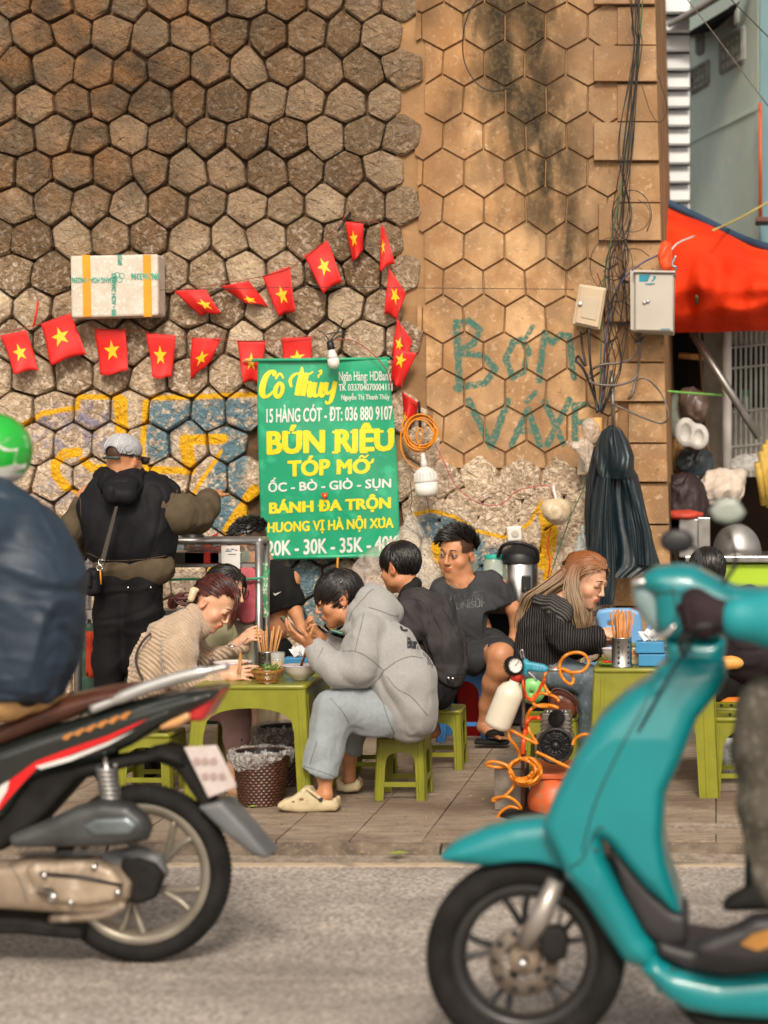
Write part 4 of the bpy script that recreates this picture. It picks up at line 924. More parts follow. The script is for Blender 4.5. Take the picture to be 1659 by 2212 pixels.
m_pk = M('pink_wire', (.50, .06, .08))
cable('wire', [P(u, v, 11.5) for u, v in ((940, 960), (960, 1000), (985, 1050), (1030, 1085), (1080, 1090), (1115, 1062), (1150, 1052), (1185, 1050), (1195, 1075))], .0028, m_pk, 'thin pink wire sagging from the coil to the bulb in a bag', 'wire')
cable('wire', [P(u, v, 11.5) for u, v in ((921, 1073), (925, 1090), (930, 1120))], .002, _w, 'fine dark wire dangling below the large lamp', 'wire')
cable('wire', [P(u, v, 11.5) for u, v in ((1272, 985), (1262, 1050), (1235, 1110), (1210, 1180), (1185, 1255))], .0032, M('green_wire', (.03, .16, .06)), 'green wire slanting down behind the long haired woman', 'wire')
cable('wire', [P(u, v, 11.5) for u, v in ((1190, 1140), (1182, 1180), (1188, 1215), (1183, 1250))], .0045, M('red_wire', (.6, .03, .02)), 'red wire hanging beside the drinks urn', 'wire')
bb = lump('bulb_bag', P(1203, 1103, 11.42), (.085, .06, .07), M('bagged_bulb', (.62, .50, .36), (.48, .36, .22), 18, .3, bump=.7, bsc=20, bdist=.01), 'round lamp wrapped in clear plastic hanging by the hooded coat', 'lamp', 9, .008, .008)
cable('bag_neck', [P(1195, 1050, 11.44), P(1198, 1065, 11.43), P(1202, 1080, 11.42)], .008, white_pl, 'white twisted neck above the bagged lamp', 'bag neck')
# ------------------------------------------------- meter box, telecom box
m_beige = M('beige_plastic', (.52, .40, .27), (.46, .35, .23), 4, .5, coord='World'); m_gbox = M('grey_steel_box', (.47, .43, .37), (.42, .38, .33), 3, .42, coord='World')
mb_ = thing('meter_box', 'beige electric meter box tilted on the wall under the wire bundle', 'meter box', P(1270, 712, 11.5))
def plate(pts, D, th, name, mat, parent, bev=.004): 
    return MB().loft([[(P(u, v, D).x, y, P(u, v, D).z) for u, v in pts] for y in (D+th, D)]).build(name, mat, parent, bevel=bev)
tq = lambda L: [(1166.5+x/3.369, 518.4+y/3.369) for x, y in L]
plate(tq([(283, 318), (487, 350), (435, 655), (232, 612)]), 11.47, .15, 'case', m_beige, mb_, .008)
dr = plate(tq([(300, 333), (472, 360), (424, 638), (256, 600)]), 11.452, .02, 'door', m_beige, mb_, .005)
plate(tq([(318, 410), (427, 428), (404, 583), (298, 562)]), 11.447, .006, 'window', M('meter_window', (.50, .42, .31), (.45, .37, .27), 5, .12), dr, .001)
MB().lathe([(.012, .01), (.012, -.006), (.004, -.008)], P(1166.5+291/3.369, 518.4+468/3.369, 11.45), 'y', 12, True).build('lock', steel, dr)
vb = thing('telecom_box', 'grey steel telecom cabinet with blue logo at the wall corner', 'cabinet', P(1410, 718, 11.35))
plate([(1361, 584), (1371, 586), (1371, 715), (1362, 712)], 11.33, .33, 'case', m_gbox, vb, .003); plate([(1371, 586), (1456, 588), (1454, 717), (1371, 715)], 11.30, .36, 'case', m_gbox, vb, .004)
dr = plate([(1373, 591), (1454, 593), (1452, 715), (1373, 713)], 11.288, .012, 'door', m_gbox, vb, .005); plate([(1368, 583), (1459, 585), (1459, 589), (1368, 588)], 11.27, .38, 'rain_lip', m_gbox, vb, .002)
m_lb = M('logo_blue', (.01, .24, .34)); sv = lambda u, v: P(u, v, 11.287)
plate(tq([(722, 253), (805, 253), (783, 303), (722, 303)]), 11.2865, .002, 'logo', m_lb, vb, 0)
q = MB()
lg = tq([(815, 262), (846, 262), (842, 280), (828, 296), (806, 304), (824, 283), (828, 268)]); q.loft([[P(u, v, 11.2865) for u, v in lg], [P(u, v, 11.289) for u, v in lg]]).build('logo', m_lb, vb)
text('lettering', 'VNPT', (1166.5+765/3.369, 518.4+314/3.369, 1166.5+838/3.369, 518.4+328/3.369), sv, m_lb, vb, .004); text('lettering', 'POSTEF', (1166.5+882/3.369, 518.4+644/3.369, 1166.5+948/3.369, 518.4+656/3.369), sv, m_lb, vb, .003)
for dx, dy in ((760, 455), (785, 447)): MB().lathe([(.011, .012), (.012, -.006), (.008, -.012), (.001, -.013)], P(1166.5+dx/3.369, 518.4+dy/3.369, 11.288), 'y', 14, True).build('lock', steel, dr)
m_obag = M('orange_bag', (.85, .09, .01), (.75, .06, .01), 8, .4)
ob = lump('bag', P(1437, 553, 11.5), (.035, .03, .085), m_obag, 'orange plastic bag tied on top of the grey telecom cabinet', 'bag', 11, .007, .012)
cable('twine', [P(1446, 545, 11.5), P(1465, 525, 11.9), P(1500, 510, 12.6)], .006, white_pl, 'pale twine running from orange bag to the tarpaulin', 'twine'); cable('twine', [P(1540, 498, 13), P(1600, 470, 14), P(1680, 425, 14.5)], .008, M('yellow_twine', (.5, .4, .12)), 'yellow twine stretched over the tarpaulin edge', 'twine')
cable('clip', [P(1460, 552, 11.4), P(1452, 572, 11.4), P(1461, 578, 11.4), P(1455, 588, 11.35)], .008, alu, 'bent metal hook above the grey telecom cabinet', 'hook')
# cables down the corner
m_cb = M('black_cable', (.025, .02, .018), (.012, .01, .009), 20, .5); m_cg = M('green_cable', (.05, .13, .05)); m_cp = M('violet_cable', (.06, .055, .14)); m_cgy = M('grey_cable', (.16, .13, .11), (.1, .08, .07), 20, .45)
def cab_(pts, r, m, lb, cat='cable', group=None, D=11.5): cable('cable', [P(u, v, D+rg.uniform(-.03, .03)) for u, v in pts], r, m, lb, cat, group=group)
G_ = 'thin dark cables running down the wall corner'
for i in range(11):
    x = 1374+rg.uniform(-8, 10); top = [(x+rg.uniform(-14, 14), -30), (x-2+rg.uniform(-3, 3), 60), (x+rg.uniform(-4, 4), 110)]
    low = [(1355+rg.uniform(-22, 16), 330+rg.uniform(-20, 20)), (1345+rg.uniform(-22, 22), 470), (1338+rg.uniform(-30, 26), 560), (1340+rg.uniform(-34, 16), 690), (1318+rg.uniform(-25, 25), 790), (1297+rg.uniform(-5, 5), 890)]
    cab_(top+low, rg.uniform(.0022, .0042), m_cb, ['leftmost', 'second', 'third', 'fourth', 'fifth', 'sixth', 'seventh', 'eighth', 'ninth', 'tenth', 'last'][i]+' thin dark cable of the bundle down the wall corner', 'cable', G_)
for i in range(9):
    cx, cy = 1345+rg.uniform(-25, 30), 560+rg.uniform(-110, 120); a0 = rg.uniform(0, 6); rr_ = rg.uniform(18, 48); e = rg.uniform(.5, 1.5)
    cab_([(cx+rr_*math.cos(a0+k*.7), cy+rr_*e*math.sin(a0+k*.7)) for k in range(9)], rg.uniform(.0018, .0032), m_cb, ['highest', 'tallest', 'smallest', 'widest', 'lowest', 'flattest', 'innermost', 'outermost', 'faintest'][i]+' loop of thin dark cable beside the grey telecom cabinet', 'cable', 'loose loops of dark cable by the cabinet')
cab_([(1390, -20), (1376, 150), (1352, 330), (1338, 430), (1312, 560), (1302, 640), (1298, 780), (1295, 890)], .0045, m_cg, 'long green cable running down the wall corner to the coat')
cab_([(1420, 552), (1385, 570), (1345, 605), (1322, 655), (1308, 740), (1303, 820), (1298, 892)], .0055, m_cp, 'violet grey cable curving from the corner down to the coat')
cab_([(1388, 716), (1372, 740), (1388, 730), (1370, 770), (1340, 783), (1300, 788), (1278, 800), (1272, 820), (1290, 830), (1330, 832), (1365, 822), (1378, 800), (1382, 750), (1376, 720)], .0075, m_cgy, 'thick grey cable looping under the grey telecom cabinet')
cab_([(1368, 823), (1395, 818), (1425, 845), (1441, 880), (1443, 905), (1425, 914), (1385, 900), (1340, 880), (1320, 872)], .006, m_cgy, 'wide grey cable loop hanging over the corner blocks')
cab_([(1255, 712), (1258, 750), (1265, 790), (1250, 770), (1245, 780), (1262, 800), (1285, 860), (1292, 890)], .008, m_cb, 'thick black cable dropping out of the beige meter box')
cab_([(1272, 705), (1275, 780), (1285, 850), (1290, 892)], .008, m_cb, 'black cable leaving the meter box, straight down to the pipe')
cab_([(1375, 810), (1366, 850), (1358, 862)], .009, m_cgy, 'stub of grey cable hanging by the corner blocks')
cab_([(1040, -15), (1012, 30), (1000, 80), (1004, 135), (1030, 180), (1065, 197), (1102, 190)], .004, m_cb, 'curved dark wire hanging high on the tan wall')
cab_([(1290, 590), (1310, 640), (1345, 690), (1372, 735), (1392, 728)], .003, m_cb, 'thin black wire slung behind both boxes', D=11.48)
cab_([(1418, 150), (1440, 230), (1425, 265), (1405, 240), (1385, 180)], .0022, m_cb, 'thin wire swinging out past the wall corner'); cab_([(1470, -20), (1540, 70), (1660, 230)], .004, m_cgy, 'overhead wire crossing in front of teal building', D=12.5); cab_([(1560, -20), (1700, 120)], .004, m_cb, 'second overhead wire at the picture top right corner', D=12.5)
o = MB().tube([P(1290, 902, 11.5), P(1291, 985, 11.5)], .028, 12).build('bamboo_pipe', M('yellow_pipe', (.62, .36, .12), (.5, .27, .08), 9, .5), None, True); _tag(rebase(o, P(1291, 985, 11.5)), 'yellow plastic pipe taking the cables above the hooded coat', 'pipe')
o = MB().tube([P(1321, 800, 11.55), P(1326, 930, 11.55)], .012, 8).build('conduit', alu, None, True); _tag(rebase(o, P(1326, 930, 11.55)), 'thin grey conduit standing above the hooded coat', 'pipe')
# plastic bags at the coat hook
for c_, r_, lb_, sd in (((1277, 931), (.05, .03, .06), 'clear plastic bottle shaped bag hung left of coat hood', 21),): lump('bag', P(c_[0], c_[1], 11.45), r_, film('milky_film', (.62, .5, .4), .35, .8), lb_, 'bag', sd, .007, .004)
def sheetbag(name, outline, D, dep, mat, label, cat, seed):
    """crumpled film bag: inflated outline"""
    F_ = Field(.008); F_.poly([P(u, v, D) for u, v in outline], D, dep, .02, .02); o = fobj(name, F_, mat, None, wr=[(.014, .10, (0, 0, 1), .8), (.008, .05, (0, 0, 1), .75)])
    b_ = max(outline, key=lambda q: q[1]); rebase(o, P(b_[0], b_[1], D)); return _tag(o, label, cat)
m_milk = film('milky_film', (.66, .55, .45), .35, .85)
sheetbag('bag', [(1222, 955), (1270, 948), (1285, 960), (1290, 985), (1278, 1022), (1270, 1020), (1258, 990)], 11.44, .03, m_milk, 'crumpled translucent bag swept left beside the coat hood', 'bag', 3)
sheetbag('bag', [(1262, 1130), (1278, 1160), (1272, 1200), (1240, 1198), (1245, 1180)], 11.44, .03, film('bluish_film', (.5, .6, .62), .2, .7), 'small bluish clear bag hanging left of the coat', 'bag', 4)
ol = thing('wall_socket', 'small socket box on the wall half covered by plastic bag', 'socket', P(1255, 1030, 11.5)); plate([(1247, 990), (1274, 990), (1274, 1026), (1247, 1026)], 11.55, .06, 'frame', m_beige, ol); plate([(1254, 1000), (1270, 1000), (1270, 1018), (1254, 1018)], 11.545, .02, 'socket_face', m_cab, ol)
ap = thing('wall_plug_box', 'small white box with round dial above the drinks urn', 'switch box', P(1110, 1168, 11.5)); plate([(1094, 1138), (1126, 1136), (1128, 1168), (1096, 1170)], 11.5, .06, 'case', white_pl, ap, .01); MB().lathe([(.022, .004), (.022, -.004), (.016, -.006), (.001, -.006)], P(1113, 1153, 11.5), 'y', 18, True).build('dial', m_cab, ap); cable('plug_wire', [P(1124, 1168, 11.49), P(1126, 1182, 11.48), P(1122, 1190, 11.4)], .004, white_pl, parent=ap)
# hooded raincoat hanging
coat = thing('hooded_coat', 'dark teal hooded raincoat hanging on the wall corner', 'coat', P(1330, 1300, 11.35)); m_coat = M('dark_teal_nylon', (.009, .021, .028), (.005, .013, .018), 6, .42, bump=.25, bsc=22, spec=.6, bdist=.01)
D = 11.40
def pleat(name, outline, yc, dep, n_, amp, seed, mat):
    """hanging cloth: left/right edge lines down the page, pleats running with the fall"""
    rg = random.Random(seed); ph = [rg.uniform(0, 6.28) for _ in range(6)]; fr = [rg.uniform(.7, 1.3) for _ in range(4)]
    rows = [(a, b_, v) for a, b_, v in outline]
    def f(s_, t):
        k = t*(len(rows)-1); i = min(int(k), len(rows)-2); fk = k-i; L = rows[i][0]*(1-fk)+rows[i+1][0]*fk; Rr = rows[i][1]*(1-fk)+rows[i+1][1]*fk; v = rows[i][2]*(1-fk)+rows[i+1][2]*fk
        a = s_*math.pi*2; cx_ = (L+Rr)/2; hw_ = (Rr-L)/2
        fold = amp*(.3+t)*(math.sin(n_*a*.7+ph[0]+1.6*math.sin(t*3.2+ph[1])+.6*math.sin(a*3+t*4)))+amp*.6*math.sin(n_*1.7*a*fr[0]+ph[2]+t*5)*(1-t*.4)+amp*.22*math.sin(19*a+ph[3]+t*9+2*math.sin(t*7))
        p = P(cx_-hw_*math.cos(a)*(1+fold*.5), v, yc); rad = dep*(1+0*t)
        return Vector((p.x, yc-(rad+fold)*math.sin(a)*(1 if math.sin(a) > 0 else .5), p.z))
    return MB().grid(f, 150, 48).build(name, mat, coat, True)
pleat('coat_body', [(1298, 1362, 1000), (1282, 1378, 1026), (1272, 1388, 1070), (1266, 1402, 1140), (1268, 1416, 1190), (1270, 1428, 1222), (1280, 1400, 1245)], D, .12, 4, .034, 3, m_coat)
pleat('sleeve', [(1342, 1372, 1035), (1352, 1392, 1090), (1362, 1408, 1150), (1372, 1420, 1220)], D-.10, .06, 4, .016, 9, m_coat); pleat('sleeve', [(1292, 1322, 1030), (1282, 1326, 1110), (1274, 1330, 1190), (1270, 1332, 1262), (1282, 1326, 1306)], D-.11, .06, 5, .020, 5, m_coat)
pleat('lining', [(1282, 1300, 965), (1266, 1296, 1040), (1262, 1290, 1110), (1266, 1288, 1180)], D-.02, .06, 3, .012, 6, M('black_lining', (.006, .008, .010)))
pleat('hood', [(1318, 1330, 919), (1300, 1345, 930), (1288, 1360, 955), (1284, 1370, 985), (1288, 1370, 1010), (1294, 1366, 1034)], D-.07, .11, 4, .022, 4, m_coat)
# big plastic bags right of banner
m_bag2 = film('white_clear_film', (.72, .68, .62), .05, .42, 9)
sheetbag('carrier_bag', [(884, 1103), (893, 1120), (925, 1190), (952, 1235), (950, 1275), (905, 1290), (850, 1290), (845, 1240), (858, 1180)], 11.2, .09, m_bag2, 'tall translucent white carrier bag hanging beside the banner', 'bag', 8)
sheetbag('carrier_bag', [(846, 1165), (858, 1200), (862, 1250), (845, 1300), (800, 1280), (770, 1250), (762, 1225), (790, 1195), (815, 1180)], 10.95, .1, film('pinkish_film', (.72, .62, .56), .06, .5, 9), 'bulging clear bag of supplies behind the grey hoodie boy', 'bag', 9)
cable('bag_string', [P(884, 1103, 11.2), P(890, 1080, 11.4), P(886, 1040, 11.5)], .002, _w, 'thin string holding up the tall carrier bag', 'string')
# ================================================================= FURNITURE
def X_(u, D): return P(u, 0, D).x
def plastic_stool(name, label, cat, x, y, w, d, h, lw=.042, arch=.55, splay=.10, mat=None, group=None, rz=0, apron=.045, str_z=.22, slots=True, table=False):
    mat = mat or green_pl; o = thing(name, label, cat, (0, 0, 0), group)
    def pt(face, s_, z, off=0):
        e = 1+splay*(h-z)/h; a, b_ = w/2*e, d/2*e
        if face == 0: return (s_*(a), -b_+off, z)
        if face == 2: return (-s_*(a), b_-off, z)
        if face == 1: return (a-off, s_*b_, z)
        return (-a+off, -s_*b_, z)
    th = .006
    def panel(q, face, poly):
        q.loft([[pt(face, s_, z, 0) for s_, z in poly], [pt(face, s_, z, th) for s_, z in poly]])
    # top with raised rim
    q = MB(); hw, hd = w/2+.004, d/2+.004
    def rr(ww, dd, z, c=.02): 
        out = []
        for sx, sy, a0 in ((1, -1, -90), (1, 1, 0), (-1, 1, 90), (-1, -1, 180)):
            for k in range(4): a = R(a0+k*30); out.append((sx*(ww-c)+c*math.cos(a), sy*(dd-c)+c*math.sin(a), z))
        return out
    q.loft([rr(hw, hd, h-.022), rr(hw, hd, h-.006), rr(hw-.006, hd-.006, h), rr(hw-.020, hd-.020, h), rr(hw-.026, hd-.026, h-.004)])
    q.build('table_top' if table else 'seat', mat, o, True, bevel=0)
    if slots:
        for k in (-1, 0, 1):
            MB().box((k*w*.2, 0, h-.0035), (w*.05, d*.45, .002)).build('slot', blackm, o)
    q = MB()
    for f in range(4):
        ww = w if f % 2 == 0 else d; li = 1-2*lw/ww; top = h-.02; poly = [(-li-.001, top), (-li-.001, h*arch)]
        for k in range(0, 13):
            a = math.pi*(1-k/12); poly.append((li*.985*math.cos(a), h*arch+(top-apron-h*arch)*math.sin(a)**(.6)))
        poly += [(li+.001, h*arch), (li+.001, top)]
        panel(q, f, poly)
    q.build('apron', mat, o, False, bevel=.0015)
    for i, (sx, f1, f2) in enumerate(((-1, 0, 3), (1, 0, 1), (1, 2, 3), (-1, 2, 1))):
        q = MB()
        for f, sg in ((f1, sx if f1 == 0 else (1 if i == 2 else -1)), (f2, 0)):
            pass
        # corner index: which end of each face
        c = [(0, -1), (0, 1), (2, 1), (2, -1)][i]; c2 = [(3, 1), (1, -1), (3, -1), (1, 1)][i]
        for f, s_ in (c, c2):
            ww = w if f % 2 == 0 else d; li = 1-2*lw/ww; lb = 1-2*lw*.92/ww
            panel(q, f, [(s_, h-.02), (s_, 0), (s_*lb, 0), (s_*li, h*.5), (s_*li, h-.02)])
            # ridge
            m1 = s_*(1-lw*1.0/ww); dlt = .006/ww*2
            q.loft([[pt(f, m1-dlt, z, -.003) for z in (h*.92, 0)]+[pt(f, m1+dlt, z, -.003) for z in (0, h*.92)], [pt(f, m1-dlt*2, z, .001) for z in (h*.92, 0)]+[pt(f, m1+dlt*2, z, .001) for z in (0, h*.92)]])
        q.build('leg', mat, o, False)
    if str_z:
        for f in range(4):
            q = MB(); ww = w if f % 2 == 0 else d; li = 1-2*lw*.9/ww; z0 = h*str_z+(.02 if f % 2 else 0); panel(q, f, [(-li, z0), (li, z0), (li, z0+.022), (-li, z0+.022)]); q.build('stretcher', mat, o, False)
    o.location = (x, y, 0); o.rotation_euler = (0, 0, rz); return o
GS = 'olive green low plastic stools'
ZS = .30
plastic_stool('stool', 'olive stool under the boy in the grey hoodie', 'stool', X_(873, 9.2), 9.2, .215, .22, .285, group=GS)
plastic_stool('stool', 'olive stool under the dark jacket, nearest the man in slides', 'stool', X_(955, 10.12), 10.08, .225, .24, .30, group=GS, rz=.04)
plastic_stool('stool', 'olive stool half hidden behind the grey trouser legs', 'stool', X_(800, 9.75), 9.78, .20, .22, .29, group=GS)
plastic_stool('stool', 'olive stool behind the black motorbike wheel under woman in knit', 'stool', X_(330, 9.32), 9.32, .235, .23, .29, group=GS, rz=-.05)
plastic_stool('stool', 'olive stool carrying the brown leather bag behind the compressor', 'stool', X_(1190, 9.75), 9.8, .26, .24, .30, group=GS)
plastic_stool('stool', 'olive stool behind right table, the lower of two at picture right', 'stool', X_(1600, 9.35), 9.35, .25, .24, .36, group=GS, arch=.45)
plastic_stool('stool', 'olive stool farther back behind the teal scooter handlebar post', 'stool', X_(1580, 9.9), 9.85, .25, .24, .34, group=GS, arch=.45)
plastic_stool('table', 'olive plastic table with bowls between the knit sweater and grey hoodie', 'table', X_(567, 9.15), 9.17, .50, .54, .55, lw=.06, arch=.62, splay=.16, slots=False, apron=.085, str_z=0, table=True)
plastic_stool('table', 'olive plastic table with blue box standing behind the teal scooter', 'table', X_(1415, 9.4), 9.42, .55, .5, .595, lw=.09, arch=.5, splay=.10, slots=False, apron=.10, str_z=0, table=True)
plastic_stool('stool', 'blue plastic stool under the man in grey shorts', 'stool', X_(1010, 11.1), 11.05, .27, .26, .40, mat=blue_pl, lw=.05)
# blue chair back by the coat
ch = thing('chair', 'light blue plastic chair against the wall by the hanging coat', 'chair', (X_(1330, 10.9), 10.9, 0)); D = 10.9
m_lblue = M('light_blue_plastic', (.16, .36, .62), (.13, .30, .54), 5, .35)
F_ = Field(.009); F_.poly([P(u, v, D) for u, v in ((1292, 1350), (1286, 1330), (1292, 1318), (1315, 1314), (1360, 1314), (1385, 1322), (1390, 1400), (1300, 1400))], D+.03, .02, .018, .01); F_.poly([P(u, v, D) for u, v in ((1312, 1344), (1350, 1340), (1352, 1350), (1312, 1352))], D+.03, .05, .01, .01, '-'); fobj('backrest', F_, m_lblue, ch)
z = .42; x = X_(1335, D); MB().box((x, 10.78, z), (.40, .36, .03)).build('seat', m_lblue, ch, bevel=.01)
for sx in (-1, 1):
    for sy in (-1, 1): MB().tube([(x+sx*.17, 10.78+sy*.15, z), (x+sx*.19, 10.78+sy*.17, 0)], .016, 8).build('leg', m_lblue, ch, True)
for sx in (-1, 1): MB().tube([(x+sx*.17, 10.93, z), (x+sx*.17, 10.93, .66)], .014, 8).build('back_post', m_lblue, ch, True)
# red bins
def bucket(u, D, r0, r1, h, mat, label, zb=0, name='bucket', cat='bucket', n=28):
    c = (X_(u, D), D, zb); return _tag(rebase(MB().lathe([(.001, 0), (r0, 0), (r1, h), (r1+.006, h), (r1-.004, h-.004), (r0-.004, .01), (.001, .01)], c, 'z', n).build(name, mat, None, True), c), label, cat)
bucket(1030, 11.25, .10, .12, .38, red_pl, 'red plastic bucket behind the bare legs of seated man')
bucket(653, 10.35, .095, .11, .42, red_pl, 'red plastic bucket seen under the left table'); 
# low shelf under the urn
shf = thing('low_cabinet', 'low brown cabinet with dark shelves carrying urn and jars', 'cabinet', (X_(1110, 11.35), 11.35, 0)); m_brn = M('brown_laminate', (.13, .065, .035), (.08, .04, .02), 12, .5, stretch=(1, 1, .2))
x = X_(1085, 11.35); zt = P(0, 1316, 11.35).z
MB().box((x, 11.38, zt), (.86, .36, .03)).build('top', m_brn, shf, bevel=.004); MB().box((x, 11.38, zt*.5), (.82, .34, .02)).build('shelf', m_brn, shf); MB().box((x, 11.54, zt/2), (.84, .02, zt-.04)).build('back', m_dk, shf)
for s_ in (-1, 1): MB().box((x+s_*.42, 11.38, zt/2-.01), (.02, .36, zt-.02)).build('side', m_brn, shf)
# drinks urn
ur = thing('drinks_urn', 'steel drinks urn with black lid and tap behind the men', 'urn', (X_(1122, 11.3), 11.3, zt+.015)); c = (X_(1122, 11.3), 11.3, 0); z0 = zt+.015; z1 = P(0, 1208, 11.3).z; r_ = S(40, 11.3)
MB().lathe([(.01, z0), (r_*.98, z0), (r_, z0+.02), (r_, z1), (r_*.9, z1+.01)], c, 'z', 32).build('drum', steel, ur, True)
MB().lathe([(r_*1.08, z1-.02), (r_*1.1, z1+.02), (r_*.95, z1+.05), (r_*.5, z1+.07), (r_*.4, z1+.09), (.001, z1+.09)], c, 'z', 32).build('lid', blackm, ur, True)
MB().tube(crv([(c[0]-r_*1.05, 11.2, z1+.02), (c[0]-r_*.7, 11.15, z1+.085), (c[0]+r_*.2, 11.13, z1+.10), (c[0]+r_*1.0, 11.17, z1+.06), (c[0]+r_*1.1, 11.2, z1+.0)], 6), .011, 8).build('handle', blackm, ur, True)
tp_ = P(1036.9+350/3.507, 1166.5+330/3.507, 11.18); q = MB(); q.box(tp_+Vector((0, 0, .0)), (.05, .03, .09)).box(tp_+Vector((0, -.03, -.035)), (.022, .06, .03)).box(tp_+Vector((0, -.05, -.07)), (.02, .02, .05)); q.build('tap', blackm, ur, bevel=.005)
# green-lid jar and small jar
m_jar = glass('jar_glass', (.62, .72, .62), .08, .45)
def jar(u, D, v0, v1, rd, lidm, label, zb, fillc=None):
    c = (X_(u, D), D, 0); z0 = zb; z1 = P(0, v0, D).z; r_ = S(rd, D); o = thing('jar', label, 'jar', (c[0], D, zb)); lh = S(v1, D)
    MB().lathe([(.001, z0), (r_, z0), (r_, z1-lh-.02), (r_*.85, z1-lh)], c, 'z', 20).build('glass_body', m_jar, o, True); MB().lathe([(r_*.9, z1-lh), (r_*.95, z1-.004), (r_*.9, z1), (.001, z1)], c, 'z', 20).build('lid', lidm, o, True)
    if fillc: MB().lathe([(.001, z0+.004), (r_*.92, z0+.004), (r_*.92, z0+(z1-lh-z0)*.75), (.001, z0+(z1-lh-z0)*.75)], c, 'z', 16).build('filling', fillc, o, True)
    return o
jar(1066, 11.25, 1198, 9, 22, M('turquoise_lid', (.02, .42, .33)), 'large glass jar with turquoise lid left of the urn', zt+.015, M('pale_filling', (.5, .55, .48)))
jar(1023, 11.3, 1199, 7, 8, white_pl, 'small jar with white lid and yellow filling on the cabinet', zt+.015, M('yellow_filling', (.7, .45, .05)))
# ================================================================= FOOD CART
ct = thing('food_cart', 'aluminium framed glass food cart beside the standing man in black', 'food cart', (X_(380, 10.3), 10.3, 0)); D = 10.1
m_gl = glass('cabinet_glass', (.30, .26, .22), .03, .22); m_cg_ = M('dark_green_metal', (.015, .05, .03), (.01, .035, .02), 9, .5, c3=(.05, .09, .06))
def bar(u0, v0, u1, v1, D0, D1, r=.018, name='frame_bar'): return MB().tube([P(u0, v0, D0), P(u1, v1, D1)], r, 10).build(name, alu, ct, True)
xr = X_(559, D); xl = X_(168, D); yb = 10.26; ztop = P(0, 1169, D).z; zsh = P(0, 1222, D).z; zc = P(0, 1328, D).z
for y in (D, yb):
    for x in (xr, xl): MB().tube([(x, y, .02), (x, y, ztop)], .019, 10).build('post', alu, ct, True)
for z in (ztop, ):
    for y in (D, yb): MB().tube([(xl, y, z), (xr, y, z)], .019, 10).build('rail', alu, ct, True)
    for x in (xl, xr): MB().tube([(x, D, z), (x, yb, z)], .019, 10).build('rail', alu, ct, True)
for z, hh in ((zsh, .018), (zc, .045)): MB().box(((xl+xr)/2, (D+yb)/2, z), (xr-xl-.03, yb-D, hh)).build('shelf', alu, ct)
MB().box(((xl+xr)/2, D+.002, (ztop+zsh)/2), (xr-xl-.04, .005, ztop-zsh-.04)).build('glass_pane', m_gl, ct); MB().box(((xl+xr)/2, D+.002, (zc+zsh)/2), (xr-xl-.04, .005, zsh-zc-.06)).build('glass_pane', m_gl, ct)
MB().box((xr, (D+yb)/2, (ztop+zc)/2), (.005, yb-D-.05, ztop-zc-.06)).build('glass_pane', m_gl, ct)
MB().box(((xl+X_(350, D))/2, D+.02, (zc-.03)/2+.05), (X_(350, D)-xl-.03, .03, zc-.16)).build('lower_panel', m_cg_, ct)
MB().box(((X_(350, D)+xr)/2, D+.03, zc-.16), (xr-X_(350, D)-.06, .02, .26)).build('lower_panel', m_cabk, ct)
MB().box(((xl+xr)/2, (D+yb)/2, .22), (xr-xl-.03, yb-D, .02)).build('bottom_shelf', m_cg_, ct)
m_redt = M('red_tray', (.5, .02, .01)); m_broth = M('braised_meat', (.16, .05, .02), (.08, .025, .01), 20, .3, bump=.6, bsc=30, bdist=.01)
for i, (u, w_, mm, lb) in enumerate(((410, .22, m_broth, 'dark tray of braised food inside the food cart glass'), (450, .18, m_redt, 'red plastic tray standing inside the food cart glass'), (500, .16, m_broth, 'small tray of dark food behind the pinned paper in cart'))):
    o = thing('tray', lb, 'tray', (X_(u, 10.22), 10.18, zsh+.01)); MB().box((X_(u, 10.22), 10.18, zsh+.04), (w_, .18, .06)).build('tray_body', steel if mm is m_broth else m_redt, o, bevel=.005); lumpm = MB(); rg2 = random.Random(i)
    for k in range(14): lumpm.ball((X_(u, 10.22)+rg2.uniform(-w_*.42, w_*.42), 10.35+rg2.uniform(-.1, .1), zsh+.07+rg2.random()*.01), (.022, .022, .016), 7, 5)
    fo = lumpm.build('food', mm, o, True); fo['kind'] = 'stuff'
pp = thing('paper', 'white notice paper with red and blue heading taped inside cart glass', 'notice', P(499, 1245, D-.03)); MB().loft([[P(u, v, D-.03) for u, v in ((478, 1179), (518, 1178), (519, 1237), (479, 1237))], [P(u, v, D-.028) for u, v in ((478, 1179), (518, 1178), (519, 1237), (479, 1237))]]).build('sheet', white_pl, pp)
for u0, u1, v, mm in ((489, 496, 1186, m_flag), (499, 506, 1186, m_lb), (508, 513, 1188, m_flag), (487, 500, 1190, m_lb), (492, 510, 1197, M('faint_grey', (.3, .3, .3)))): MB().box(P((u0+u1)/2, v, D-.0325), (S(u1-u0, D), .002, S(1.6, D))).build('printed_line', mm, pp)
m_rope = M('green_rope', (.03, .33, .16), (.02, .25, .12), 30, .6)
cable('rope', [P(340, 1253, D-.03), P(420, 1251, D-.03), P(500, 1252, D-.03), P(552, 1250, D-.04), P(574, 1246, D-.04), P(580, 1235, D-.03), P(576, 1226, D-.02)], .007, m_rope, 'green rope tied across the food cart glass', 'rope')
m_strap = M('green_print_strap', (.03, .30, .14), (.55, .58, .5), 60, .6, thr=(.40, .46), c3=(.5, .03, .03))
sr = MB().grid(lambda a, b_: P(567+a*11+b_*1.5, 1216+b_*118, D-.05)+Vector((0, .01*math.sin(b_*9), 0)), 3, 16).build('strap', m_strap, None, True, solid=.004); rebase(sr, P(572, 1334, D-.05)); _tag(sr, 'green patterned cloth strap hanging on the cart corner post', 'strap')
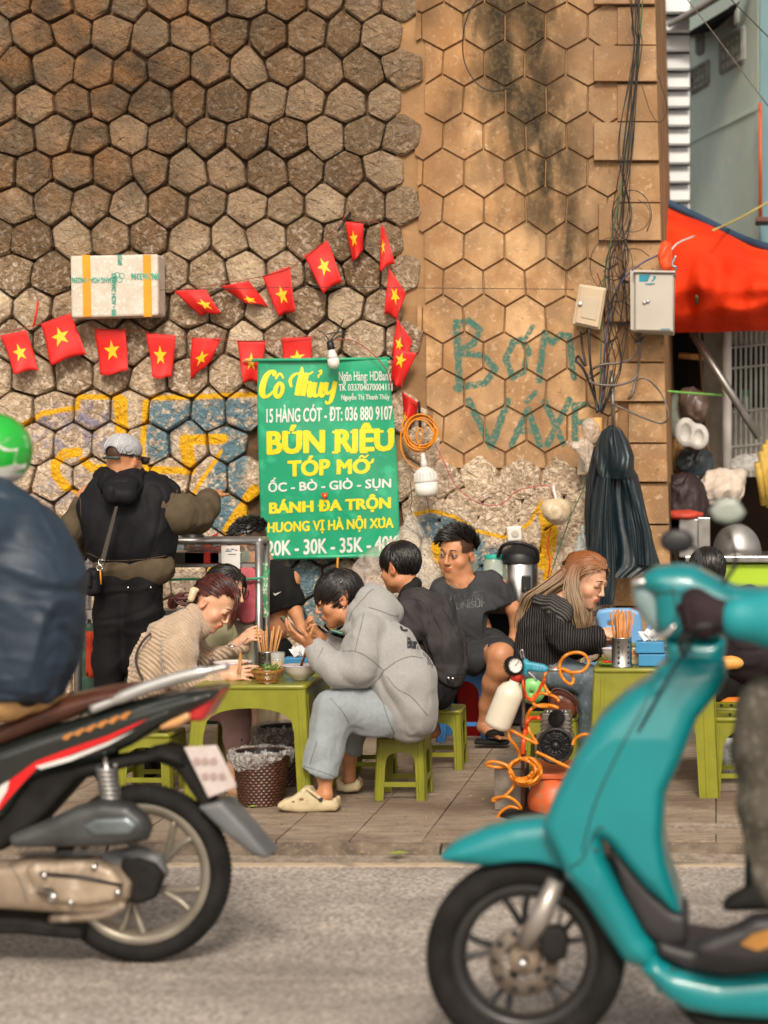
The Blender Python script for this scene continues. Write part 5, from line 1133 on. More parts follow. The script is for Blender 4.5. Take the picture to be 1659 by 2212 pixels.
rg_ = lump('cloth', P(547, 1285, D+.02), (.07, .02, .14), M('pink_cloth', (.50, .12, .14), (.4, .08, .1), 8, .8), 'dusty pink cloth hanging inside the cart corner', 'cloth', 31, .008, .012)
sheetbag('bag', [(562, 1200), (574, 1196), (582, 1215), (577, 1232), (566, 1230)], 10.5, .05, film('blue_film', (.12, .35, .62), .7, .95), 'blue plastic bag bunched at the cart corner post', 'bag', 3)
o = MB().grid(lambda a, b_: P(186+a*27, 1364+b_*(96+10*a), 9.95)+Vector((0, .012*math.sin(a*14), 0)), 10, 8).build('cloth', M('rust_red_cloth', (.42, .05, .02), (.3, .03, .015), 9, .8), None, True, solid=.006); rebase(o, P(200, 1460, 9.95)); _tag(o, 'rust red cloth hanging on the green cart side by the man', 'cloth')
o = MB().grid(lambda a, b_: P(430+a*32, 1168-b_*16*a, 10.4)+Vector((0, b_*.1, 0)), 6, 3).build('lid', m_redt, None, True, solid=.004); rebase(o, P(445, 1170, 10.4)); _tag(o, 'red plastic lid lying on top of the cart', 'lid')
hm = thing('helmet', 'small dark round lid on top of the cart behind the arm', 'pot lid', P(417, 1164, 10.22)); MB().lathe([(S(24, 10.3), 0), (S(23, 10.3), .02), (S(12, 10.3), .04), (.001, .045)], P(417, 1164, 10.22), 'z', 20).build('dome', blackm, hm, True)
# ================================================================= TABLEWARE
ZT = .55; m_por = M('porcelain', (.66, .60, .56), (.58, .52, .48), 6, .25, spec=.6); m_rim = M('lilac_glaze', (.55, .50, .62), (.5, .45, .58), 6, .2); m_soup = M('red_soup', (.42, .10, .03), (.3, .06, .02), 20, .15)
def bowl(u, D, rd, h, label, zb=ZT):
    c = (X_(u, D), D, zb); r_ = S(rd, D); o = thing('bowl', label, 'bowl', c)
    prof = [(r_*.42, 0), (r_*.44, h*.14), (r_*.66, h*.26), (r_*.88, h*.62), (r_*.985, h*.97), (r_, h), (r_*.97, h), (r_*.84, h*.6), (r_*.6, h*.3), (.001, h*.28)]
    q = MB(); n_ = 40; rings = []
    for j, (r0, z) in enumerate(prof): rings.append([(c[0]+r0*(1+(.012*math.cos(20*2*math.pi*k/n_) if 1 < j < 5 else 0))*math.cos(2*math.pi*k/n_), c[1]+r0*math.sin(2*math.pi*k/n_), c[2]+z) for k in range(n_)])
    q.loft(rings).build('bowl_body', m_por, o, True); MB().lathe([(r_*1.004, h*.95), (r_*1.012, h*1.0), (r_*.97, h*1.01)], c, 'z', 40).build('rim', m_rim, o, True)
    MB().lathe([(r_*.93, h*.82), (.001, h*.83)], c, 'z', 24).build('broth', m_soup, o); return o
bowl(649, 9.1, 39, .068, 'white fluted bowl in front of the boy in the grey hoodie'); bowl(503, 9.22, 42, .07, 'white bowl under the hand of the knit sweater woman')
def stick(a, b_, r=.0032): return MB().tube([a, b_], r, 6)
cs = thing('chopsticks', 'pair of orange chopsticks leaning in the bowl by the grey hoodie', 'chopsticks', Q('a', 1430, 1230, 9.08)); 
stick(Q('a', 1425, 1235, 9.1), Q('a', 1535, 885, 8.98), .0045).build('chopstick', wood, cs, True); stick(Q('a', 1432, 1235, 9.12), Q('a', 1545, 890, 8.99), .0045).build('chopstick', wood, cs, True)
# food basket with greens
m_wk = M('wicker', (.42, .19, .04), (.28, .12, .02), 40, .6); bk_ = thing('basket', 'small bamboo basket of green herbs on the left table', 'basket', (X_(578, 9.0), 9.0, ZT)); c = Vector((X_(578, 9.0), 9.0, ZT)); r1 = S(34, 9); h = .055
MB().lathe([(.001, .002), (r1*.6, .002), (r1*.6, .006), (.001, .006)], c, 'z', 24).build('base', m_wk, bk_, True)
for z, rr_ in ((.004, .62), (h, 1.0), (h-.006, .985)): MB().tube([c+Vector((rr_*r1*math.cos(a*math.pi/18), rr_*r1*math.sin(a*math.pi/18), z)) for a in range(37)], .0035, 6).build('hoop', m_wk, bk_, True)
q = MB()
for k in range(26):
    for sg in (-1, 1):
        a0 = k/26*2*math.pi; q.tube([c+Vector(((.62+.38*t)*r1*math.cos(a0+sg*t*.42), (.62+.38*t)*r1*math.sin(a0+sg*t*.42), .004+t*(h-.006))) for t in (0, .33, .66, 1)], .0017, 4)
lt = q.build('lattice', m_wk, bk_, True); lt['kind'] = 'stuff'
m_leaf = M('herb_green', (.10, .28, .02), (.03, .11, .01), 30, .4, c3=(.35, .5, .12)); q = MB(); rg2 = random.Random(4)
for k in range(90):
    a = rg2.uniform(0, 6.28); rr_ = r1*.85*math.sqrt(rg2.random()); p = c+Vector((rr_*math.cos(a), rr_*math.sin(a), h*.7+.03*(1-rr_/r1)+rg2.random()*.018)); d = Vector((rg2.uniform(-1, 1), rg2.uniform(-1, 1), rg2.uniform(-.3, .9))).normalized(); s_ = d.cross(Vector((0, 0, 1))).normalized()*rg2.uniform(.005, .009); L = rg2.uniform(.012, .024)
    q.add([p, p+d*L*.5+s_, p+d*L, p+d*L*.5-s_], [(0, 1, 2, 3)])
gr = q.build('herbs', m_leaf, None, False); rebase(gr, c+Vector((0, 0, h*.6))); _tag(gr, 'heap of fresh green herbs in the small bamboo basket', 'herbs', kind='stuff')
def holder(u, D, rd, h, zb, label, lab2, n_, spread, seed, cols):
    c = Vector((X_(u, D), D, zb)); r_ = S(rd, D); o = thing('chopstick_holder', label, 'chopstick holder', c)
    MB().lathe([(r_*1.12, 0), (r_*1.12, .004), (r_, .012), (r_, h-.004), (r_*1.05, h), (r_*.96, h), (r_*.95, .02), (.001, .02)], c, 'z', 28).build('steel_cup', steel, o, True)
    for k in range(5):
        for aa in (-.25, .75):
            ang = -math.pi/2+aa; p = c+Vector((r_*1.005*math.cos(ang), r_*1.005*math.sin(ang), h*(.15+.18*k))); MB().ball(p, (.0065, .003, .0065), 8, 5).build('heart_hole', blackm, o, True)
    t_ = thing('chopsticks', lab2, 'chopsticks', c+Vector((0, 0, .02))); rg = random.Random(seed)
    for k in range(n_):
        a = rg.uniform(0, 6.28); q0 = rg.random()**.5; b0 = c+Vector((r_*.55*q0*math.cos(a), r_*.55*q0*math.sin(a), .03)); tp0 = c+Vector((spread*q0*math.cos(a), spread*.6*q0*math.sin(a), rg.uniform(.20, .235)*(h/.11)**.6))
        stick(b0, tp0, .0038).build('chopstick', cols, t_, True)
    return o
holder(578, 9.35, 20.5, .105, ZT, 'steel chopstick holder on the left table', 'wooden chopsticks fanned out of the left table holder', 13, .075, 5, wood)
holder(1343, 9.25, 21.5, .135, .595, 'tall steel chopstick holder with heart holes on the right table', 'dense bunch of brown chopsticks in the right table holder', 38, .062, 6, M('dark_bamboo', (.55, .24, .07), (.4, .15, .04), 30, .5))
# beer glass, bottle, jar, tissue boxes
gl = thing('glass', 'glass of pale beer behind the herb basket', 'glass', (X_(600, 9.2), 9.2, ZT)); c = (X_(600, 9.2), 9.2, ZT); MB().lathe([(.001, 0), (.029, 0), (.033, .115), (.031, .115), (.027, .006), (.001, .006)], c, 'z', 24).build('glass_body', glass('clear_glass', (.8, .8, .76), .03, .25), gl, True); MB().lathe([(.001, .007), (.0268, .007), (.0296, .075), (.001, .075)], c, 'z', 20).build('beer', M('beer', (.55, .36, .06), (.5, .3, .04), 9, .1), gl, True)
bt = thing('bottle', 'clear glass bottle behind the spoon on left table', 'bottle', (X_(541, 9.45), 9.45, ZT)); c = (X_(541, 9.45), 9.45, ZT); MB().lathe([(.001, 0), (.026, 0), (.026, .10), (.012, .15), (.011, .19), (.013, .195)], c, 'z', 20).build('bottle_glass', glass('bottle_glass', (.6, .62, .52), .05, .4), bt, True)
jr = thing('sauce_jar', 'squat jar of brown sauce with white lid on left table', 'jar', (X_(548, 9.15), 9.15, ZT)); c = (X_(548, 9.15), 9.15, ZT); MB().lathe([(.001, 0), (.022, 0), (.022, .045)], c, 'z', 18, True).build('jar_body', M('brown_sauce', (.25, .06, .02), (.18, .04, .01), 9, .2), jr, True); MB().lathe([(.023, .045), (.023, .058), (.001, .06)], c, 'z', 18).build('lid', M('brown_white_lid', (.5, .3, .2)), jr, True)
sb_ = thing('squeeze_bottle', 'small pink squeeze bottle with pointed cap by the phone hands', 'bottle', (X_(705, 9.45), 9.45, ZT)); c = (X_(705, 9.45), 9.45, ZT); MB().lathe([(.001, 0), (.024, 0), (.024, .12), (.014, .135)], c, 'z', 18).build('bottle_body', M('pink_sauce', (.6, .25, .22), (.5, .2, .18)), sb_, True); MB().lathe([(.014, .135), (.010, .15), (.003, .178), (.001, .178)], c, 'z', 14).build('nozzle', white_pl, sb_, True)
def tissue(u, D, w_, h, zb, label, seed):
    o = thing('tissue_box', label, 'tissue box', (X_(u, D), D, zb)); c = Vector((X_(u, D), D, zb)); m = M('tissue_blue', (.04, .24, .46), (.03, .19, .38), 6, .5)
    MB().box(c+Vector((0, 0, h/2)), (w_, .10, h)).build('box_body', m, o, bevel=.004)
    q = MB(); rg = random.Random(seed)
    for k in range(9):
        p = c+Vector((rg.uniform(-.03, .03), rg.uniform(-.01, .01), h)); q.add([p, p+Vector((rg.uniform(-.04, 0), -.01, rg.uniform(.02, .05))), p+Vector((rg.uniform(-.01, .02), .01, rg.uniform(.04, .06))), p+Vector((rg.uniform(.01, .04), -.005, rg.uniform(.01, .04)))], [(0, 1, 2, 3)])
    q.build('tissue', M('tissue_paper', (.75, .76, .78)), o, True); return o
tissue(643, 9.42, .12, .07, ZT, 'blue tissue box with loose tissue on the left table', 3); tissue(1410, 9.3, .13, .055, .595, 'lower blue tissue box of the pair on the right table', 4)
o = tissue(1405, 9.3, .135, .052, .655, 'upper blue tissue box stacked on another on the right table', 5)
bx_ = thing('jar', 'square jar of pickles with red dots beside the tall chopstick holder', 'jar', (X_(1375, 9.35), 9.35, .595)); MB().box((X_(1375, 9.35), 9.35, .595+.04), (.045, .045, .08)).build('jar_body', M('pickle', (.6, .5, .3), (.55, .08, .03), 24, .3, thr=(.35, .42)), bx_, bevel=.006); MB().box((X_(1375, 9.35), 9.35, .685), (.05, .05, .018)).build('lid', M('olive_glass', (.25, .27, .10)), bx_, bevel=.004)
pl = thing('plate', 'small green plate of sliced red chilli on the right table', 'plate', (X_(1316, 9.3), 9.3, .595)); MB().lathe([(.001, 0), (.03, 0), (.055, .012), (.053, .014), (.03, .004), (.001, .004)], (X_(1316, 9.3), 9.3, .595), 'z', 24).build('dish', M('leaf_green_plastic', (.12, .32, .03)), pl, True)
q = MB(); rg2 = random.Random(3)
for k in range(26): q.ball((X_(1316, 9.3)+rg2.uniform(-.03, .03), 9.3+rg2.uniform(-.03, .03), .603+rg2.random()*.01), (.006, .006, .004), 6, 4)
o = q.build('chilli', M('chilli_red', (.75, .04, .01)), pl, True); o['kind'] = 'stuff'
bowl(1322, 9.5, 22, .06, 'small bowl behind the tall chopstick holder', .595)
# trash baskets
m_wb = M('brown_woven_plastic', (.085, .03, .017), (.05, .018, .01), 30, .3, spec=.6)
def weave_bin(u, D, r0, r1, h, label, seed):
    c = Vector((X_(u, D), D, 0)); o = thing('waste_basket', label, 'waste basket', c); NT, NR = 156, 54; rings = []
    for j in range(NR+1):
        t = j/NR; r_ = r0+(r1-r0)*t; row = j//3; ring = []
        for k in range(NT):
            a = k/NT*2*math.pi; ph = (k/NT*26+row*.5) % 1; w_ = .009*math.sin(math.pi*ph)*(1 if j % 3 == 1 else .55 if j % 3 == 2 else 0); ring.append((c.x+(r_+w_)*math.cos(a), c.y+(r_+w_)*math.sin(a), h*t))
        rings.append(ring)
    q = MB(); q.loft(rings, True, False); q.build('woven_body', m_wb, o, True)
    MB().lathe([(.001, .012), (r0*.98, .012), (r1*.96, h)], c, 'z', 32).build('inner', blackm, o, True)
    MB().tube([c+Vector((r1*math.cos(a*math.pi/20), r1*math.sin(a*math.pi/20), h)) for a in range(41)], .006, 8).build('rim', m_wb, o, True)
    rg = random.Random(seed); ph = [rg.uniform(0, 6.28) for _ in range(6)]
    def f(a, b_):
        t = a*2*math.pi; dr = .02+.05*max(0, math.sin(t*1+ph[0]))+.02*math.sin(3*t+ph[1])+.05*math.exp(-((math.atan2(math.sin(t-4.0), math.cos(t-4.0)))/.5)**2); cr = .005*math.sin(17*t+b_*6+ph[2])+.004*math.sin(31*t+ph[3]-b_*9)
        if b_ < .45: s_ = b_/.45; r_ = r1*.90+.022*s_+cr*.6; z = h-.03+.048*s_
        else: s_ = (b_-.45)/.55; r_ = r1+.014+cr+(.010*math.sin(s_*3)); z = h+.018-s_*(.03+dr)
        return c+Vector((r_*math.cos(t), r_*math.sin(t), z+.004*math.sin(9*t+ph[4])))
    MB().grid(f, 110, 14).build('bin_liner', film('liner_film', (.66, .64, .62), .10, .62, 24), o, True); return o
weave_bin(564, 9.0, .093, .122, .235, 'front brown woven waste basket with clear plastic liner', 2); weave_bin(614, 9.55, .098, .128, .27, 'rear brown woven waste basket with clear liner under the table', 5)
# ================================================================= AIR COMPRESSOR
D = 8.75; cp = thing('air_compressor', 'orange tank air compressor with black fan grille on the pavement', 'compressor', (X_(1195, D), D, 0))
m_ot = M('orange_tank_paint', (.62, .13, .035), (.50, .09, .025), 7, .45, c3=(.30, .16, .09), bump=.2, coord='Object', thr=(.3, .6)); m_cast = M('cast_metal', (.30, .27, .24), (.18, .16, .14), 14, .5, .6, bump=.4, bsc=60)
c = Q('w', 545, 1985, D); rt_ = S(54, D); MB().lathe([(.001, -.055), (rt_*.45, -.045), (rt_*.8, -.02), (rt_, .02), (rt_, .40), (rt_*.8, .44), (.001, .47)], (c.x, D, c.z), 'y', 36).build('tank', m_ot, cp, True)
MB().lathe([(rt_*1.03, .02), (rt_*1.03, .04)], (c.x, D, c.z), 'y', 36, True).build('weld_band', blackm, cp, True)
for dx in (-.09, .09):
    MB().box((c.x+dx, D+.07, (c.z-rt_*.8)/2+.02), (.03, .04, c.z-rt_*.6)).build('foot', blackm, cp)
MB().box((c.x+.02, D+.2, c.z+rt_*1.02), (.22, .42, .022)).build('mount_plate', m_ot, cp, bevel=.004)
fc = Q('w', 572, 1558, D-.02); fr_ = S(36, D)
MB().lathe([(fr_*.92, .24), (fr_*.95, .0), (fr_, -.002), (fr_, .03)], fc, 'y', 40).build('motor_housing', m_cast, cp, True); MB().lathe([(.001, .012), (fr_*.96, .012)], fc, 'y', 32).build('fan_back', blackm, cp)
q = MB()
for rr_ in (.22, .42, .58, .74, .9, 1.0): q.tube([fc+Vector((fr_*rr_*math.cos(a*math.pi/20), -.004, fr_*rr_*math.sin(a*math.pi/20))) for a in range(41)], .0028 if rr_ < 1 else .008, 6)
for k in range(12): a = k*math.pi/6+.1; q.tube([fc+Vector((fr_*.2*math.cos(a), -.005, fr_*.2*math.sin(a))), fc+Vector((fr_*math.cos(a), -.005, fr_*math.sin(a)))], .0032, 5)
q.lathe([(.001, -.012), (fr_*.24, -.010), (fr_*.24, 0)], fc, 'y', 20); q.build('fan_grille', blackm, cp, True)
hc = Q('w', 572, 1400, D+.05); MB().box(hc+Vector((0, .05, 0)), (S(60, D), .14, S(52, D))).build('cylinder_block', m_cast, cp, bevel=.006)
for k in range(5): MB().box(hc+Vector((0, .05, -S(22, D)+k*S(9, D))), (S(66, D), .15, S(3, D))).build('cooling_fin', m_cast, cp)
MB().lathe([(.001, -.03), (S(17, D), -.028), (S(18, D), .03)], Q('w', 578, 1352, D), 'y', 24).build('air_filter', blackr, cp, True)
for k in range(6): MB().tube([Q('w', 510+k*28, 1290, D+.05), Q('w', 510+k*28, 1325, D+.05)], S(2.3, D), 6).build('bolt', steel, cp, True)
MB().tube(crv([Q('w', 420, 1500, D), Q('w', 425, 1620, D), Q('w', 405, 1700, D), Q('w', 390, 1790, D)], 5), .006, 6).build('copper_tube', m_cast, cp, True)
m_hs = M('amber_hose', (.72, .24, .012), (.60, .18, .01), 16, .25, spec=.6); m_hr = M('red_orange_hose', (.72, .08, .01), (.6, .06, .01), 16, .3)
def hose(L, lb, r=.0072, m=m_hs, D0=D-.1, amp=.03, seed=1): 
    rg = random.Random(seed); cable('hose', [Q('w', x, y, D0+rg.uniform(-amp, amp)) for x, y in L], r, m, lb, 'hose', n=8, k=7)
hose([(560, 975), (620, 990), (700, 1003), (780, 990), (822, 930), (790, 868), (720, 852), (650, 875), (608, 930), (605, 1000), (640, 1062), (690, 1092), (708, 1050), (680, 1000), (610, 975), (540, 978), (492, 1020), (485, 1090), (515, 1150), (530, 1160)], 'amber hose looping twice high beside the blue air gun', seed=2)
hose([(600, 1222), (570, 1190), (500, 1165), (430, 1165), (395, 1200), (410, 1245), (470, 1262), (560, 1262), (588, 1272), (540, 1255), (450, 1252), (385, 1285), (358, 1360), (375, 1450), (435, 1545)], 'amber hose curling from the pump head down to the fan', seed=3)
hose([(435, 1545), (360, 1510), (270, 1460), (218, 1442), (222, 1500), (270, 1560), (300, 1620), (290, 1680), (220, 1715), (120, 1722), (48, 1702), (80, 1680), (160, 1690), (215, 1720), (255, 1790), (262, 1850), (200, 1930), (110, 1975), (105, 1960), (200, 1945), (270, 1980), (308, 2035), (230, 2020), (160, 2060), (130, 2120), (122, 2200)], 'long amber hose trailing left across the pavement', seed=4)
hose([(425, 1605), (500, 1640), (600, 1690), (700, 1735)], 'straight amber hose crossing below the black fan grille', seed=5); hose([(700, 1555), (720, 1510), (780, 1475), (860, 1480), (900, 1510)], 'amber hose arching right from the fan grille', seed=6)
hose([(325, 1035), (328, 1110), (350, 1180), (390, 1215), (430, 1180), (460, 1110), (492, 1050)], 'red orange hose hanging in a U under the gauge', .0075, m_hr, seed=7); hose([(450, 1350), (400, 1348), (360, 1370), (345, 1440), (330, 1530), (325, 1620)], 'thick red orange pipe dropping from the pump head', .010, m_hr, seed=8)
for k in range(5):
    a0 = k*.4; cx, cy = 310+k*9, 1735+k*5; hose([(cx+(95+k*6)*math.cos(a0+t*.6), cy+(72+k*9)*math.sin(a0+t*.6)) for t in range(13)], ['outermost', 'second', 'third', 'fourth', 'innermost'][4-k]+' turn of amber hose heaped left of the tank', .0068, seed=20+k)
# sprayer bottle, gauge, air gun, disc
D2 = 8.6; bo = thing('jerry_bottle', 'tilted milky white plastic bottle hanging below the gauge', 'bottle', Q('w', 125, 1440, D2)); a = Q('w', 272, 1045, D2); b_ = Q('w', 120, 1425, D2); dr_ = (b_-a); L = dr_.length; rot = dr_.to_track_quat('Z', 'Y').to_matrix(); rr_ = SQ('w', 103, D2)
MB().lathe([(.001, 0), (rr_*.38, 0), (rr_*.40, L*.10), (rr_*.75, L*.17), (rr_*.98, L*.28), (rr_, L*.34), (rr_, L*.90), (rr_*.93, L*.97), (rr_*.6, L), (.001, L)], a, 'z', 32, False, rot).build('bottle_body', M('milky_plastic', (.70, .64, .52), (.62, .56, .45), 5, .35, sss=.2), bo, True); MB().lathe([(rr_*.42, -.02), (rr_*.42, .012)], a, 'z', 20, True, rot).build('cap', m_redt, bo, True)
ga = thing('pressure_gauge', 'round pressure gauge in black toothed rubber ring', 'gauge', Q('w', 270, 1010, D2)); gc = Q('w', 268, 950, D2-.03); gr_ = SQ('w', 64, D2); rot = Matrix.Rotation(R(25), 3, 'Z') @ Matrix.Rotation(R(-10), 3, 'X')
MB().lathe([(gr_*.95, .04), (gr_*1.02, .03), (gr_*1.05, -.002), (gr_*.88, -.008), (gr_*.84, .004)], gc, 'y', 32, False, rot).build('rubber_ring', blackr, ga, True); MB().lathe([(.001, .002), (gr_*.86, .002)], gc, 'y', 28, False, rot).build('dial_face', white_pl, ga)
q = MB()
for k in range(22): a_ = k/22*2*math.pi; q.box(gc+rot @ Vector((gr_*1.08*math.cos(a_), .02, gr_*1.08*math.sin(a_))), (.007, .03, .007), rot @ Matrix.Rotation(-a_, 3, 'Y'))
o = q.build('teeth', blackr, ga); o['kind'] = 'stuff'
for a_, l_ in [(k*math.pi/5-.3, .7) for k in range(8)]: MB().box(gc+rot @ Vector((gr_*l_*math.cos(a_), -.001, gr_*l_*math.sin(a_))), (.006, .001, .0015), rot @ Matrix.Rotation(-a_, 3, 'Y')).build('tick', blackm, ga)
MB().box(gc+rot @ Vector((gr_*.2, -.002, gr_*.2)), (gr_*.8, .001, .002), rot @ Matrix.Rotation(R(-45), 3, 'Y')).build('needle', blackm, ga)
ag = thing('air_gun', 'light blue air gun with steel nozzle beside the gauge', 'air gun', Q('w', 400, 1010, D2)); m_ag = M('gun_blue', (.03, .30, .40), (.02, .24, .33), 9, .4)
F_ = Field(.005); F_.poly([Q('w', x, y, D2) for x, y in ((335, 930), (380, 922), (480, 940), (520, 962), (512, 1000), (440, 1000), (370, 985), (340, 1000))], D2, .018, .008, .005); F_.cap(Q('w', 345, 920, D2), Q('w', 345, 1010, D2), .013, .012, .01); fobj('gun_body', F_, m_ag, ag)
MB().tube([Q('w', 512, 978, D2), Q('w', 570, 985, D2), Q('w', 600, 985, D2)], [.012, .008, .010], 8).build('nozzle', steel, ag, True); MB().tube(crv([Q('w', 365, 1000, D2-.02), Q('w', 400, 1030, D2-.02), Q('w', 428, 1070, D2-.02)], 4), .005, 6).build('trigger', alu, ag, True); MB().tube(crv([Q('w', 318, 900, D2), Q('w', 305, 850, D2), Q('w', 322, 835, D2), Q('w', 330, 880, D2), Q('w', 345, 930, D2)], 5), .004, 6).build('hang_wire', steel, ag, True)
for k in range(4): MB().box(Q('w', 410+k*25, 968+k*2, D2-.019), (.007, .002, .012)).build('grip_mark', m_lblue, ag)
dc = thing('plastic_scoop', 'round light green plastic lid behind the white bottle', 'lid', Q('w', 395, 1290, 9.0)); MB().lathe([(.001, 0), (SQ('w', 50, 9), -.004), (SQ('w', 96, 9), .012), (SQ('w', 100, 9), .02)], Q('w', 390, 1155, 9.0), 'y', 32, False, Matrix.Rotation(R(12), 3, 'X')).build('disc', M('mint_green', (.22, .58, .18), (.19, .5, .15), 5, .3), dc, True, solid=.003)
MB().lathe([(.001, -.012), (.006, -.01), (.008, 0)], Q('w', 396, 1138, 9.0), 'y', 10).build('knob', M('mint_dark', (.1, .3, .1)), dc, True)
po = thing('stand_post', 'thin dark pole with clamps carrying bottle, gauge and hoses', 'stand', (Q('w', 325, 1600, 8.72).x, 8.72, 0)); px_ = Q('w', 322, 1600, 8.72).x; MB().tube([(px_, 8.72, 0), (px_+.006, 8.72, Q('w', 0, 1000, 8.72).z)], .008, 8).build('pole', M('rusty_pole', (.12, .05, .03)), po, True)
for y in (1420, 1620): MB().lathe([(.012, -.015), (.014, .015)], (px_+.003, 8.72, Q('w', 0, y, 8.72).z), 'z', 10, True).build('clamp', blackm, po, True)
MB().lathe([(.001, .0), (.10, .0), (.10, .012), (.02, .02)], (px_, 8.72, 0), 'z', 20, True).build('base', blackm, po, True)
cb = thing('concrete_block', 'grey concrete block under the heap of amber hose', 'block', Q('w', 220, 2010, 8.85)); bz = Q('w', 0, 1735, 8.8).z; MB().box((Q('w', 225, 0, 8.85).x, 8.95, bz/2), (SQ('w', 230, 8.85), .22, bz)).build('block_body', M('stained_concrete', (.26, .22, .18), (.13, .10, .08), 9, .9, bump=.5, coord='World'), cb, bevel=.006); MB().box((Q('w', 225, 0, 8.85).x, 8.95, bz+.008), (SQ('w', 250, 8.85), .24, .022)).build('top_slab', m_cabk, cb, bevel=.003)
bgx = thing('shoulder_bag', 'brown leather shoulder bag resting on the olive stool', 'bag', Q('w', 620, 1330, 9.7)); F_ = Field(.008); F_.poly([Q('w', x, y, 9.7) for x, y in ((520, 1180), (560, 1150), (640, 1150), (720, 1200), (740, 1250), (735, 1330), (520, 1335))], 9.7, .06, .03, .01); fobj('bag_body', F_, M('brown_leather', (.15, .04, .018), (.09, .022, .01), 14, .35), bgx, wr=[(.006, .08, None, 0)]); MB().tube(crv([Q('w', x, y, 9.62) for x, y in ((530, 1190), (560, 1130), (640, 1140), (710, 1190), (745, 1240), (730, 1280), (745, 1310))], 5), .007, 6).build('strap', M('dark_leather', (.06, .02, .012)), bgx, True)
# leaves and litter on the ground
m_lf = M('fallen_leaf', (.30, .38, .04), (.2, .25, .02), 30, .6)
for u, v, s_, lb in ((860, 1829, .045, 'yellow green leaf lying on the kerb edge'), (545, 1746, .02, 'green leaf scrap by the front waste basket'), (795, 1642, .015, 'tiny green scrap by the grey trouser stool')):
    D_ = 4980*1.59/(v*KK-1130); p = Vector((X_(u, D_), D_, .004 if v < 1800 else -.03)); q = MB(); q.add([p+Vector((-s_, 0, .002)), p+Vector((0, -s_*.5, .006)), p+Vector((s_, .01, .003)), p+Vector((0, s_*.5, .008))], [(0, 1, 2, 3)]); _tag(rebase(q.build('leaf', m_lf, None, False, solid=.001), p), lb, 'leaf')
rg2 = random.Random(12); q = MB()
for k in range(150):
    y = rg2.uniform(7.6, 10.5); x = rg2.uniform(-3.2, .6); s_ = rg2.uniform(.002, .006); z = (.003 if y > 8.15 else ZR+.004 if y < 7.9 else -.03); q.box((x, y, z), (s_*2, s_, s_), Matrix.Rotation(rg2.random()*3, 3, 'Z'))
o = q.build('litter_crumbs', M('crumbs', (.5, .38, .2), (.15, .12, .05), 3, .9, coord='World')); _tag(o, 'scattered crumbs and grit on the pavement', 'litter', kind='stuff')
